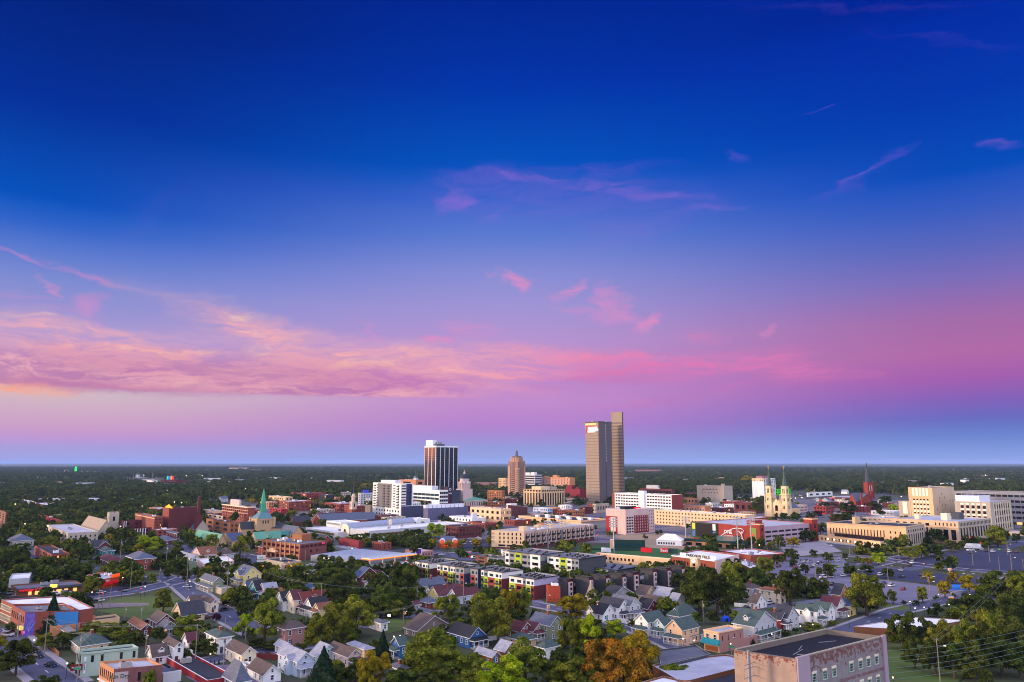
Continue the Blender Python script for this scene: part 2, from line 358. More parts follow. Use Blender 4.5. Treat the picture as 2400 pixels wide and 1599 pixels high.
class Bld:
    """building on a four-cornered plan: near corner at the origin, R side along +x, L side along v"""
    def __init__(s, name, label, cat, T, C, yb, L, R, th=48, thL=None, wall='tan', roof='flat', par=.7, group=None, units=None, z0=0, cap=None, body=True, a=None, b=None):
        cx, cy = S(T, *C)
        if yb < 0: h = -yb; P = unproj(cx, cy, h)
        else:
            P = unproj(*S(T, C[0], yb))
            for _ in range(3):
                h = zfor(P[1], cy); w_ = h-CAMH; P = ((cx-CX)/FPX*(P[1]*CP+w_*SP), P[1])
                yg = pxof(P[0], P[1], 0)[1]; P = (P[0], unproj(cx, S(T,0,yb)[1])[1])
        s.h = h; s.P = P
        thL = th-90 if thL is None else thL
        if isinstance(R, tuple):
            q = unproj(*S(T,*R), h); Rv = (q[0]-P[0], q[1]-P[1])
        elif a is not None: d = (sin(radians(th)), cos(radians(th))); Rv = (d[0]*a, d[1]*a)
        else:
            d = (sin(radians(th)), cos(radians(th))); k = along(P, h, d, S(T,R,0)[0]); Rv = (d[0]*k, d[1]*k)
        if isinstance(L, tuple):
            q = unproj(*S(T,*L), h); Lv = (q[0]-P[0], q[1]-P[1])
        elif b is not None: d = (sin(radians(thL)), cos(radians(thL))); Lv = (d[0]*b, d[1]*b)
        else:
            d = (sin(radians(thL)), cos(radians(thL))); k = along(P, h, d, S(T,L,0)[0]); Lv = (d[0]*k, d[1]*k)
        s.a = sqrt(Rv[0]**2+Rv[1]**2); s.b = sqrt(Lv[0]**2+Lv[1]**2)
        s.rz = atan2(Rv[1], Rv[0]); al = atan2(Lv[1], Lv[0]) - s.rz
        s.kx, s.ky = cos(al), sin(al); s.al = al
        s.root = thing(name, label, cat, (P[0], P[1], z0), s.rz, group)
        s.wall = WM(wall) if isinstance(wall, str) else wall; s.rm = RM(roof) if isinstance(roof, str) else roof
        cxw, cyw = P[0]+(Rv[0]+Lv[0])/2, P[1]+(Rv[1]+Lv[1])/2
        FOOT.append((P, Rv, Lv)); s.nwin = 0; s.extra = None
        if name == 'x': print(label, h, s.a, s.b)
        s.info = (label[:40], round(h,1), round(s.a,1), round(s.b,1), round(P[1]))
        if body:
            mb = s.mb(); p = par; e = .35; a, b, h = s.a, s.b, s.h
            cm = WM(cap) if isinstance(cap, str) else (cap or s.wall)
            O = [(0,0),(a,0),(a,b),(0,b)]; I = [(e,e),(a-e,e),(a-e,b-e),(e,b-e)]
            for i in range(4):
                j = (i+1)%4
                mb.poly([(*O[i],0),(*O[j],0),(*O[j],h),(*O[i],h)], s.wall)
                mb.poly([(*O[i],h),(*O[j],h),(*I[j],h),(*I[i],h)], cm)
                mb.poly([(*I[j],h-p-.1),(*I[i],h-p-.1),(*I[i],h),(*I[j],h)], s.wall)
            mb.build('wall', s.root)
            rb = s.mb(); rb.poly([(*q, h-p) for q in I], s.rm); rb.build('roof', s.root)
            n = units if units is not None else min(5, int(a*b/260))
            if n: s.units(n, h-p)
    def mb(s): 
        kx, ky = s.kx, s.ky
        return MB(lambda u, v, z: (u+v*kx, v*ky, z))
    def box(s, name, u0, u1, v0, v1, z0, z1, m, mt=None, **k):
        b = s.mb(); b.box(u0, u1, v0, v1, z0, z1, WM(m) if isinstance(m, str) else m, mt); return b.build(name, s.root, **k)
    def units(s, n, z):
        rnd = random.Random(int(s.a*100))
        for i in range(n):
            u, v = s.a*rnd.uniform(.15,.8), s.b*rnd.uniform(.15,.8); q = rnd.uniform(1.1, 2.2)
            b = s.mb(); m = rnd.choice([METAL, WHT, CONC])
            b.box(u, u+q*1.6, v, v+q, z+.25, z+.25+q*.8, m); b.box(u+.15, u+q*1.5, v+.12, v+q*.85, z, z+.25, DKM)
            b.cyl(u+q*.5, v+q*.5, q*.28, q*.28, z+.25+q*.8, z+.4+q*.8, DKM, 8)
            b.build('rooftop_unit', s.root)
    def pt(s, face, f, d=0):   # local point on a face at fraction f, d metres out
        if face == 'R': return (s.a*f, -d), 0.
        if face == 'L': v = s.b*f; n = (-s.ky*1., s.kx*1.); return (v*s.kx + n[0]*d, v*s.ky + n[1]*d), s.al+pi
    def win(s, face, cols, rows, z0=.08, z1=.92, wf=.5, hf=.55, u0=.02, u1=.98, gl=None, fr=None, st='p', name='window', lit=.0, skip=()):
        gl = gl or GLASS; ln = s.a if face == 'R' else s.b
        cw, rh = (u1-u0)/cols, (z1-z0)*s.h/rows; rnd = random.Random(cols*31+rows)
        me = winmesh(fr, gl, st); mel = None
        cells = [(r, c) for r in range(rows) for c in range(cols) if (r, c) not in skip]
        cells.sort(key=lambda q: (-q[0], q[1]))
        for r, c in cells:
            f = u0+(c+.5)*cw; z = z0*s.h+(r+.5)*rh; (x, y), rz = s.pt(face, f)
            W_, H_ = cw*ln*wf, rh*hf
            mm = me
            if lit and rnd.random() < lit: mm = winmesh(fr, LITW, st)
            if s.nwin < 100:
                inst(name, mm, s.root, (x, y, z), rz, (W_, 1, H_))
            else:
                if s.extra is None: s.extra = MB(); s.extram = None
                ca, sa = cos(rz), sin(rz)
                k0 = len(s.extra.v)
                for v in mm.vertices:
                    p = v.co; s.extra.v.append((x+p[0]*W_*ca-p[1]*sa, y+p[0]*W_*sa+p[1]*ca, z+p[2]*H_))
                for pl in mm.polygons:
                    s.extra.f.append(tuple(k0+i for i in pl.vertices)); s.extra.m.append(s.extra.mi(mm.materials[pl.material_index]))
            s.nwin += 1
        return s
    def panel(s, name, face, f0, f1, z0, z1, m, d=.12, back=.1, absz=False, **k):
        """slab set d proud of a face, from fraction f0 to f1, z as fractions of height"""
        m = WM(m) if isinstance(m, str) else m; h = 1 if absz else s.h
        ln = s.a if face == 'R' else s.b
        mb = MB(); (x, y), rz = s.pt(face, (f0+f1)/2); W_ = abs(f1-f0)*ln
        mb.box(-W_/2, W_/2, -d, back, z0*h, z1*h, m)
        o = mb.build(name, s.root, **k); o.location = (x, y, 0); o.rotation_euler = (0, 0, rz); return o
    def band(s, z, t=.5, d=.3, m=None, name='cornice'):
        for f in 'LR': s.panel(name, f, -.002 if f=='R' else 0, 1, z*s.h-t, z*s.h, m or s.wall, d=d if f=='R' else d*.97, absz=True)
        return s
    def text(s, face, f, z, txt, size, m, name='sign_lettering', ext=.06, d=.3, align='CENTER'):
        (x, y), rz = s.pt(face, f, d); return text(txt, size, m, s.root, (x, y, z), rz, name, ext, align)
    def done(s):
        if s.extra: s.extra.build('windows', s.root, kind='stuff')
        return s
def text(txt, size, m, parent, loc, rz, name='lettering', ext=.06, align='CENTER', flat=False):
    cu = D.curves.new('lettering', 'FONT'); cu.body = txt; cu.size = size; cu.extrude = ext; cu.align_x = align; cu.align_y = 'CENTER'; cu.resolution_u = 3; cu.space_character = 1.05; cu.offset = size*.012
    o = D.objects.new('tmp', cu); COL.objects.link(o); bpy.context.view_layer.update()
    me = D.meshes.new_from_object(o); D.objects.remove(o); D.curves.remove(cu)
    me.materials.clear(); me.materials.append(m)
    q = D.objects.new(name, me); COL.objects.link(q); q.parent = parent; q.location = loc; q.rotation_euler = (0 if flat else pi/2, 0, rz); me.name = name; return q
BL = []
def bld(name, label, cat, *a, **k):
    b = Bld(name, label, cat, *a, **k); BL.append(b); return b
# ================================================================== ground, streets, lots
def groundmat():
    m = mat('ground_grass', (52,64,30), .95, .3, .035, c2=(66,64,52))
    return m
GR = groundmat()
mb = MB(); mb.poly([(-60000,-400,0),(60000,-400,0),(60000,90000,0),(-60000,90000,0)], GR)
g = mb.build('ground', kind='structure')
ASPH = mat('asphalt', (74,76,98), .85, .16, .08); ASPD = mat('asphalt_dark', (50,52,76), .8, .14, .06)
LOT = mat('worn_asphalt', (108,104,124), .9, .14, .1); WALK = mat('pavement_concrete', (140,134,142), .9, .12, .2)
LAWN = mat('lawn', (66,88,34), .95, .3, .08, c2=(78,84,42)); PAINT = mat('road_paint', (200,200,210), .7, .2, .5)
GRAVEL = mat('gravel_earth', (120,108,108), .95, .25, .1)
LAY = [0]
def patch(name, T, pts, m, z=None, kind='structure', **k):
    LAY[0] += 1; z = z if z is not None else .03 + LAY[0]*.004
    P = [gp(T, *p) if not isinstance(p[0], str) else gp(*p) for p in pts]
    mb = MB(); mb.poly([(x, y, z) for x, y in P], m); return mb.build(name, kind=kind)
ROADS = []
def road(name, pts, wd, m=None, z=None, walk=True, line=True):
    """pts world metres; asphalt sheet with pavements set as real kerb steps"""
    LAY[0] += 1; z = z if z is not None else .03 + LAY[0]*.004
    mb = MB(); kb = MB(); pb = MB()
    for (x0, y0), (x1, y1) in zip(pts, pts[1:]):
        L = sqrt((x1-x0)**2+(y1-y0)**2); dx, dy = (x1-x0)/L, (y1-y0)/L; nx, ny = -dy, dx; h = wd/2
        ROADS.append((x0, y0, x1, y1, h+2.5))
        mb.poly([(x0-nx*h,y0-ny*h,z),(x1-nx*h,y1-ny*h,z),(x1+nx*h,y1+ny*h,z),(x0+nx*h,y0+ny*h,z)], m or ASPH)
        if line:
            n = int(L/12)
            for i in range(n):
                a, b = (i+.2)*L/n, (i+.5)*L/n; q = .12
                pb.poly([(x0+dx*a-nx*q,y0+dy*a-ny*q,z+.004),(x0+dx*b-nx*q,y0+dy*b-ny*q,z+.004),(x0+dx*b+nx*q,y0+dy*b+ny*q,z+.004),(x0+dx*a+nx*q,y0+dy*a+ny*q,z+.004)], PAINT)
    mb.build(name, kind='structure')
    if pb.f: pb.build('road_marking', kind='structure')
def walks(pts, off, wd=1.8, h=.14):
    mb = MB()
    for (x0, y0), (x1, y1) in zip(pts, pts[1:]):
        L = sqrt((x1-x0)**2+(y1-y0)**2); dx, dy = (x1-x0)/L, (y1-y0)/L; nx, ny = -dy, dx
        mb.prism([(x0+nx*off,y0+ny*off),(x0+nx*(off+wd),y0+ny*(off+wd)),(x1+nx*(off+wd),y1+ny*(off+wd)),(x1+nx*off,y1+ny*off)][::-1], 0, h, WALK)
    mb.build('pavement', kind='structure')
def P_(*l): return [gp(*p) for p in l]
# streets seen in the photograph
r1 = P_(('a',20,820),('a',330,1180),('a',900,1620)); road('road', r1, 10); walks(r1, 5.2, 2.5); walks(r1, -8, 2.8)
r2 = P_(('a',-200,560),('a',560,470),('a',1200,400),('a',1780,330),('b',100,180),('b',420,60)); road('road', r2, 11); walks(r2, 5.8); walks(r2, -7.6)
r3 = P_(('b',-900,1500),('b',0,1385),('b',700,1235),('b',1400,1130),('b',2000,1050)); road('road', r3, 7.5); walks(r3, 4); walks(r3, -5.6)
r4 = P_(('b',-250,80),('b',120,190),('b',420,430),('b',900,720),('b',1250,900)); road('road', r4, 11); walks(r4, 5.8); walks(r4, -7.6)
r5 = P_(('A',900,1500),('A',1500,1470),('A',2100,1330),('B',300,1250),('B',950,1290),('B',1250,1300)); road('road', r5, 12)
r6 = P_(('B',950,1300),('B',1700,1480),('g',500,450),('g',1300,420),('g',1900,380),('h',350,480),('h',1200,370)); road('road', r6, 13); walks(r6, 6.8)
r7 = P_(('g',1100,330),('g',1500,420),('g',2100,560)); road('road', r7, 12)
r8 = P_(('E',1850,1100),('E',1500,1150),('E',2000,1250),('F',0,1300)); 
r9 = P_(('E',1300,1190),('E',1700,1100),('E',1860,1020),('E',1960,900)); road('road', r9, 12); walks(r9, 6.2)
r10 = P_(('f',-900,600),('f',-300,520),('f',300,620),('f',700,600)); 
r11 = P_(('e',1900,980),('f',150,760),('f',600,590),('f',1300,430),('f',2300,120)); road('road', r11, 8.5); walks(r11, 4.6); walks(r11, -6.4)
r12 = P_(('F',-400,1290),('F',300,1330),('F',900,1430),('F',1600,1510),('F',2500,1560)); road('road', r12, 9); walks(r12, 5); walks(r12, -6.6)
r13 = P_(('F',200,1440),('F',800,1310),('F',1250,1190),('F',1800,1120),('F',2400,1100)); road('road', r13, 11); walks(r13, 6); walks(r13, -7.6)
r14 = P_(('e',300,640),('e',900,560),('e',1200,520),('e',1700,470),('f',0,380)); road('road', r14, 6, m=LOT, line=False)
r15 = P_(('d',220,480),('d',900,610),('d',1500,760),('d',2100,1010),('d',2400,1150)); road('road', r15, 7.5); walks(r15, 4.2); walks(r15, -6)
r16 = P_(('c',300,820),('c',900,690),('c',1500,560),('d',0,480),('d',420,450)); road('road', r16, 6, m=LOT, line=False)
# lots and lawns
patch('parking_lot', 'F', [(430,1395),(1240,1275),(1500,1232),(2500,1262),(2700,1560),(2349,1545),(1600,1500),(760,1420)], ASPD)
patch('parking_lot', 'f', [(-200,60),(400,0),(1600,110),(2300,150),(2300,230),(1500,215),(900,195),(380,140)], ASPD)
patch('parking_lot', 'f', [(-700,20),(380,160),(900,215),(1560,300),(1450,370),(700,505),(400,490),(-400,370),(-700,330)], LOT)
patch('parking_lot', 'f', [(1640,480),(1880,400),(2150,430),(2300,560),(1900,660),(1700,640)], LOT)
patch('parking_lot', 'e', [(1050,60),(1500,40),(1900,110),(1640,380),(1100,240)], LOT)
patch('parking_lot', 'E', [(950,1450),(1500,1330),(2200,1330),(2400,1568),(1500,1600),(1000,1540)], LOT)
patch('plaza', 'E', [(1300,1180),(1900,1100),(2200,1250),(1500,1330)], WALK)
patch('lawn', 'a', [(1350,480),(1700,400),(2350,345),(2500,430),(2349,480),(1700,500)], LAWN)
patch('lawn', 'a', [(1300,580),(2100,500),(2600,560),(2700,800),(1900,720)], LAWN)
patch('gravel_drive', 'a', [(1230,500),(1500,475),(2150,485),(2100,510),(1500,550),(1250,560)], GRAVEL)
patch('lawn', 'b', [(-300,470),(200,470),(420,560),(100,640),(-300,700)], LAWN)
patch('lawn', 'f', [(430,490),(720,515),(820,560),(660,590),(400,550)], LAWN)
patch('lawn', 'f', [(440,1060),(900,1050),(1800,1250),(1300,1700),(470,1650)], LAWN)
patch('lawn', 'c', [(560,700),(950,690),(1000,830),(640,900),(540,860)], LAWN)
patch('parking_lot', 'a', [(100,420),(1150,340),(1900,210),(1700,300),(1200,390),(600,470),(0,560)], ASPD)
patch('parking_lot', 'b', [(500,1340),(1000,1330),(1300,1500),(1600,1600),(600,1700),(200,1500)], LOT)
patch('parking_lot', 'g', [(300,560),(900,500),(1010,700),(420,720)], WALK)
patch('parking_lot', 'g', [(1500,280),(2050,170),(2060,330),(1700,340)], ASPD)
# a city grid of streets beyond, on the same bearings
def grid():
    th = radians(49); R = (sin(th), cos(th)); L = (-cos(th), sin(th)); O = (40, 560)
    mb = MB()
    for i in range(-14, 15):
        for dx, o, rng in ((R, L, (-500, 1500)), (L, R, (-200, 1700))):
            s = i*98.; w_ = 5.2
            x, y = O[0]+o[0]*s, O[1]+o[1]*s
            a = (x+dx[0]*rng[0], y+dx[1]*rng[0]); b = (x+dx[0]*rng[1], y+dx[1]*rng[1])
            # keep only the stretch beyond the foreground
            n = 40; seg = []
            for k in range(n+1):
                px, py = a[0]+(b[0]-a[0])*k/n, a[1]+(b[1]-a[1])*k/n
                if py > 470 and py < 2100 and abs(px) < py*.9: seg.append((px, py))
            if len(seg) > 1:
                p, q = seg[0], seg[-1]; nx, ny = -dx[1], dx[0]; z = .012 if dx is R else .016
                mb.poly([(p[0]-nx*w_,p[1]-ny*w_,z),(q[0]-nx*w_,q[1]-ny*w_,z),(q[0]+nx*w_,q[1]+ny*w_,z),(p[0]+nx*w_,p[1]+ny*w_,z)], ASPH)
                ROADS.append((*p, *q, w_+3))
    mb.build('roads', kind='structure')
    mb = MB(); m = mat('city_paving', (112,104,112), .95, .25, .03, c2=(76,74,74))
    c = [gp('A',1300,900),gp('B',900,1100),gp('C',200,1450),gp('h',300,420),gp('E',900,1150),gp('F',300,1150),gp('F',2400,1000),gp('F',2400,560),gp('E',1400,520),gp('D',900,1060),gp('C',900,760),gp('B',1400,560),gp('A',2100,760)]
    mb.poly([(x,y,.008) for x,y in c], m); mb.build('city_paving', kind='structure')
grid()
# ================================================================== downtown towers and blocks
def cylpart(b, name, u, v, r0, r1, z0, z1, m, n=12, ph=0):
    q = b.mb(); q.cyl(0,0,r0,r1,z0,z1,m,n,ph); o = None
    q2 = MB(); x, y = u+v*b.kx, v*b.ky; q2.cyl(x,y,r0,r1,z0,z1,m,n,ph); return q2.build(name, b.root)
def mast(b, u, v, z0, z1, r=.18, name='antenna'):
    q = MB(); x, y = u+v*b.kx, v*b.ky; q.tube((x,y,z0),(x,y,z1), r, METAL, 5, r*.5); return q.build(name, b.root)
# --- tall striped office tower with logo
T = bld('office_tower', 'tallest tower, tan striped slab with a white and red logo near its top', 'office tower', 'D', (1190,160), 1312, 1007, 1368, th=50, wall='bronze', par=1.2, units=0)
BRZ = w('bronze_panel', (148,130,112)); BRD = w('bronze_dark', (92,84,84)); LINE = mat('dark_joint', (52,46,44), .9, .1)
T.panel('sun_toned_cladding', 'L', .01, .99, .0, 1., BRZ, d=.25)  # same bronze skin as the right face, coloured as if sunlit
for i in range(26): T.panel('joint', 'L', .01, .99, .03+i*.0345, .0325+i*.0345, LINE, d=.36)  # joints are simply a dark colour
T.panel('shade_toned_cladding', 'R', .0, 1, 0, 1, BRD, d=.25)  # shade of the right face put into a darker bronze
T.win('R', 2, 27, .01, .975, wf=.86, hf=.34, u0=.02, u1=.98, gl=GLASS)
T.panel('spine', 'R', .47, .57, 0, .985, BRD, d=.6)
for i in range(27): T.panel('stair_window', 'R', .495, .535, .02+i*.0355, .040+i*.0355, GLASSB if i < 14 else mat('pale_blind', (190,184,170), .5), d=.68)
T.panel('crown_band', 'L', 0, 1, .984, 1.0, BRD, d=.45); T.panel('crown_band', 'R', 0, 1, .984, 1.0, BRD, d=.8)
T.panel('lit_top_floor', 'L', .18, .98, .957, .978, LITW, d=.42)
EMW = mat('white_sign_light', (255,252,250), emit=1.6); EMR = mat('red_sign_light', (255,24,50), emit=1.1)
T.panel('logo', 'L', .05, .40, .94, .946, EMR, d=.6); T.panel('logo', 'L', .88, .93, .86, .946, EMR, d=.62); T.panel('logo', 'L', .42, .93, .856, .862, EMR, d=.6)
T.panel('logo', 'L', .40, .90, .938, .944, EMR, d=.61)
T.panel('logo', 'L', .10, .74, .905, .932, EMW, d=.6); T.panel('logo', 'L', .02, .78, .888, .907, EMW, d=.63); T.panel('logo', 'L', .26, .80, .868, .889, EMW, d=.6)
for u, v in ((.15,.6),(.2,.7),(.75,.15),(.8,.3),(.9,.2)): mast(T, T.a*u, T.b*v, T.h-1, T.h+7)
for u, v in ((.2,.65),(.85,.25)):
    q = MB(); x, y = T.a*u+T.b*v*T.kx, T.b*v*T.ky; q.dome(x, y, 1.6, T.h, WHT, 10, 3); q.build('dish', T.root)
T.done()
T2 = bld('service_core', 'narrow striped slab rising above and right of the tallest tower', 'office tower', 'D', (1512,30), 1296, 1366, 1527, th=50, wall='bronze', units=0)
ST1 = w('stripe_light', (150,130,106)); ST2 = w('stripe_dark', (112,100,92))
T2.panel('cladding_top', 'L', .0, 1, .885, 1., BRZ, d=.3)
for i in range(26):
    z = .0+i*.034; T2.panel('stripe', 'L', .0, 1, z, z+.017, ST1, d=.30); T2.panel('stripe', 'L', .0, 1, z+.017, z+.034, ST2, d=.22)
T2.panel('shade_toned_cladding', 'R', 0, 1, 0, 1, BRD, d=.2)  # thin right face coloured as if in shade
# --- black glass tower with white fins
N = bld('glass_tower', 'black glass tower with white vertical fins and an orange sunset reflection', 'office tower', 'C', (1303,150), 838, 1150, 1604, th=52, wall='white', units=0)
N.panel('curtain_wall', 'L', .015, .985, .0, .975, mat('sunset_glass', (96,70,56), .04, .05, metal=.55, spec=1.), d=.2); N.panel('curtain_wall', 'R', .01, .99, 0, .975, mat('black_glass', (14,13,17), .12, .2, spec=.35), d=.2)  # one glazing in two: warm mirror tint for the sunset side, duller black for shade
DSP = mat('spandrel_glass', (13,12,16), .3, .2, spec=.2)
for i in range(25):
    z = .01+i*.0385
    N.panel('spandrel', 'L', .015, .985, z, z+.013, DSP, d=.26); N.panel('spandrel', 'R', .01, .99, z, z+.013, DSP, d=.26)
for i in range(4): N.panel('fin', 'L', max(0,i/3-.018), min(1,i/3+.018), 0, .985, WHT, d=.4)
for i in range(6): N.panel('fin', 'R', max(0,i/5-.011), min(1,i/5+.011), 0, .985, WHT, d=.5)
N.panel('parapet', 'L', 0, 1, .975, 1.005, WHT, d=.85); N.panel('parapet', 'R', 0, 1, .975, 1.005, WHT, d=.85)
N.box('penthouse', N.a*.02, N.a*.2, N.b*.35, N.b*.95, N.h-.5, N.h+12, WHT); N.box('penthouse', N.a*.1, N.a*.45, N.b*.12, N.b*.6, N.h-.5, N.h+4, 'dkgrey'); N.box('penthouse', N.a*.16, N.a*.34, N.b*.15, N.b*.5, N.h+4, N.h+8.5, 'grey')
mast(N, N.a*.3, N.b*.4, N.h+8, N.h+15)
# --- stepped art deco tower
L_ = bld('stepped_tower', 'slender stepped stone tower with a lantern and flagpole on top', 'tower', 'D', (82,706), 1230, -50, 178, th=50, wall=w('tower_stone', (176,138,116)), units=0)
L_.win('L', 8, 17, .05, .97, wf=.55, hf=.62, gl=GLASSB).win('R', 7, 17, .05, .97, wf=.55, hf=.62, gl=GLASSB)
for i in range(9): L_.panel('pier', 'L', i/8-.012 if i else 0, min(1,i/8+.012), 0, 1, L_.wall, d=.5)
for i in range(8): L_.panel('pier', 'R', i/7-.012 if i else 0, min(1,i/7+.012), 0, 1, L_.wall, d=.5)
a, b, h = L_.a, L_.b, L_.h; DKC = w('dark_stone', (104,92,92))
L_.box('setback', a*.12, a*.88, b*.12, b*.88, h-.6, h+5.5, L_.wall); L_.box('setback', a*.2, a*.8, b*.2, b*.8, h+5.5, h+8.5, DKC)
for f in 'LR':
    L_.panel('shoulder', f, .0, .22, 0, .80, L_.wall, d=1.4); L_.panel('shoulder', f, .78, 1., 0, .86, L_.wall, d=1.37)
    for i in range(14): L_.panel('window', f, .04, .09, .05+i*.052, .08+i*.052, GLASSB, d=1.5); L_.panel('window', f, .13, .18, .05+i*.052, .08+i*.052, GLASSB, d=1.5)
for k, (f0, f1) in enumerate(((.2,.3),(.45,.55),(.7,.8))): L_.box('buttress', a*f0, a*f1, b*.06, b*.14, h-.6, h+6.5, L_.wall); L_.box('buttress', a*.06, a*.12, b*f0, b*f1, h-.6, h+6.4, L_.wall)
cylpart(L_, 'lantern', a*.5, b*.5, 3.2, 2.9, h+8.5, h+11, DKC, 8); cylpart(L_, 'lantern', a*.5, b*.5, 2.2, 2.0, h+11, h+16, w('lantern_copper', (88,92,96)), 8)
q = MB(); x, y = a*.5+b*.5*L_.kx, b*.5*L_.ky; q.dome(x, y, 2.3, h+16, DKC, 10, 4, 1.4); q.build('lantern_roof', L_.root); mast(L_, a*.5, b*.5, h+18, h+29, .3, 'flagpole'); L_.done()
# --- white and grey apartment block with balconies
A1 = bld('apartment_block', 'white and grey twelve-storey apartment block with dark balconies and a yellow light on top', 'apartment block', 'C', (825,668), 1150, 438, 992, th=52, wall='white', units=2)
GP = w('grey_render', (112,108,106)); NV = w('navy_render', (52,56,84))
A1.panel('grey_cladding', 'L', .32, .82, .28, .985, GP, d=.12); A1.panel('navy_cladding', 'R', .42, .88, .0, .99, NV, d=.12)
RB = mat('red_blind', (110,50,44), .4)
for (f0, f1, cols, g) in ((.0,.10,1,'b'),(.12,.29,2,'b'),(.33,.52,2,'w'),(.55,.62,1,'w'),(.64,.80,2,'b'),(.83,.95,2,'b')): pass
A1.win('L', 1, 9, .28, .97, wf=.5, hf=.42, u0=.80, u1=.88); A1.win('L', 5, 9, .28, .97, wf=.35, hf=.42, u0=.36, u1=.80); A1.win('L', 1, 9, .28, .97, wf=.8, hf=.4, u0=.18, u1=.28, gl=RB); A1.win('L', 1, 9, .28, .97, wf=.35, hf=.42, u0=.03, u1=.14)
A1.win('L', 9, 2, .03, .25, wf=.42, hf=.5, u0=.03, u1=.88)
A1.win('R', 1, 9, .24, .97, wf=.9, hf=.45, u0=.02, u1=.42, gl=GLASSB)
for f in (.92,.58,.43,.10):
    for i in range(9):
        z = .285+i*.0767; A1.panel('balcony', 'L', f-.028, f+.028, z, z+.028, DKM, d=1.3)
for i in range(9): A1.panel('balcony', 'R', .72, .82, .285+i*.0767, .31+i*.0767, DKM, d=1.3)
A1.box('penthouse', A1.a*.1, A1.a*.6, A1.b*.25, A1.b*.75, A1.h-.5, A1.h+3.4, WHT); A1.panel('lit_sign', 'R', .02, .12, 1.0, 1.025, mat('amber_lamp', (255,190,20), emit=1.6), d=.5)
A1.band(.28, .5, .25); A1.done()
A1b = bld('apartment_podium', 'dark low podium beside the white and grey apartment block', 'building', 'C', (826,1035), 1152, 822, (1135,1020), th=52, thL=-38, b=30, wall='dkgrey', units=2) if False else None
q = A1.box('podium', .5, A1.a*1.9, -2., A1.b*.7, 0, 14.2, w('podium_wall', (66,68,90)), RM('flatdk')); A1.box('podium_rim', .3, A1.a*1.93, -2.2, -1.6, 14.2, 14.8, WHT)
# --- white headquarters with dark pylon
H_ = bld('headquarters_building', 'white modern headquarters with wide window bands beside a dark pylon sign', 'office building', 'C', (1352,760), 1000, 985, 1470, th=52, wall='white', units=3)
H_.win('L', 6, 1, .63, .80, wf=.96, hf=.8, u0=.02, u1=.98, gl=GLASSG); H_.win('L', 6, 1, .42, .58, wf=.96, hf=.8, u0=.02, u1=.98, gl=GLASSG)
H_.panel('timber_panel', 'L', .48, .98, .20, .36, w('timber', (108,68,48)), d=.2); H_.win('L', 4, 1, .19, .36, wf=.9, hf=.9, u0=.28, u1=.48, gl=GLASS)
H_.win('R', 4, 4, .08, .95, wf=.9, hf=.6, gl=GLASS)
H_.box('upper_storey', H_.a*.05, H_.a*.8, H_.b*.3, H_.b*1.0, H_.h-.5, H_.h+5.5, WHT)
PY = H_.box('pylon', H_.a*1.0, H_.a*1.42, -.5, H_.b*.25, 0, H_.h+4.5, w('oxblood', (54,30,40)))
GT = H_.box('glass_stair', H_.a*1.46, H_.a*2.5, 0, H_.b*.4, 0, H_.h-.5, mat('smoky_glass', (56,62,76), .15, .1))
def at_face(b, u, z): return (u, -.9, z)
H_t = text('ASH', 3.0, WHT, H_.root, (H_.a*1.21, -.75, H_.h-5), 0); 
q = MB(); q.tube((H_.a*1.21,-.6,H_.h+1),(H_.a*1.21,-.85,H_.h+1), 1.9, WHT, 16); q.tube((H_.a*1.21,-.6,H_.h+1),(H_.a*1.21,-.95,H_.h+1), 1.2, w('oxblood', (54,30,40)), 16); q.build('emblem', H_.root)
GAR = bld('parking_garage', 'long blue-grey screened parking garage below the white headquarters', 'parking garage', 'C', (1195,1008), 1172, 1130, 1742, th=52, wall=w('screen', (92,90,118)), roof='flatlt', units=0)
GAR.box('upper_deck', GAR.a*.0, GAR.a*.97, 6, GAR.b, GAR.h-.5, GAR.h+3.5, WHT); 
for i in range(9): GAR.panel('column', 'R', .06+i*.11, .068+i*.11, .86, 1.2, DKM, d=-5.9, back=6.3)
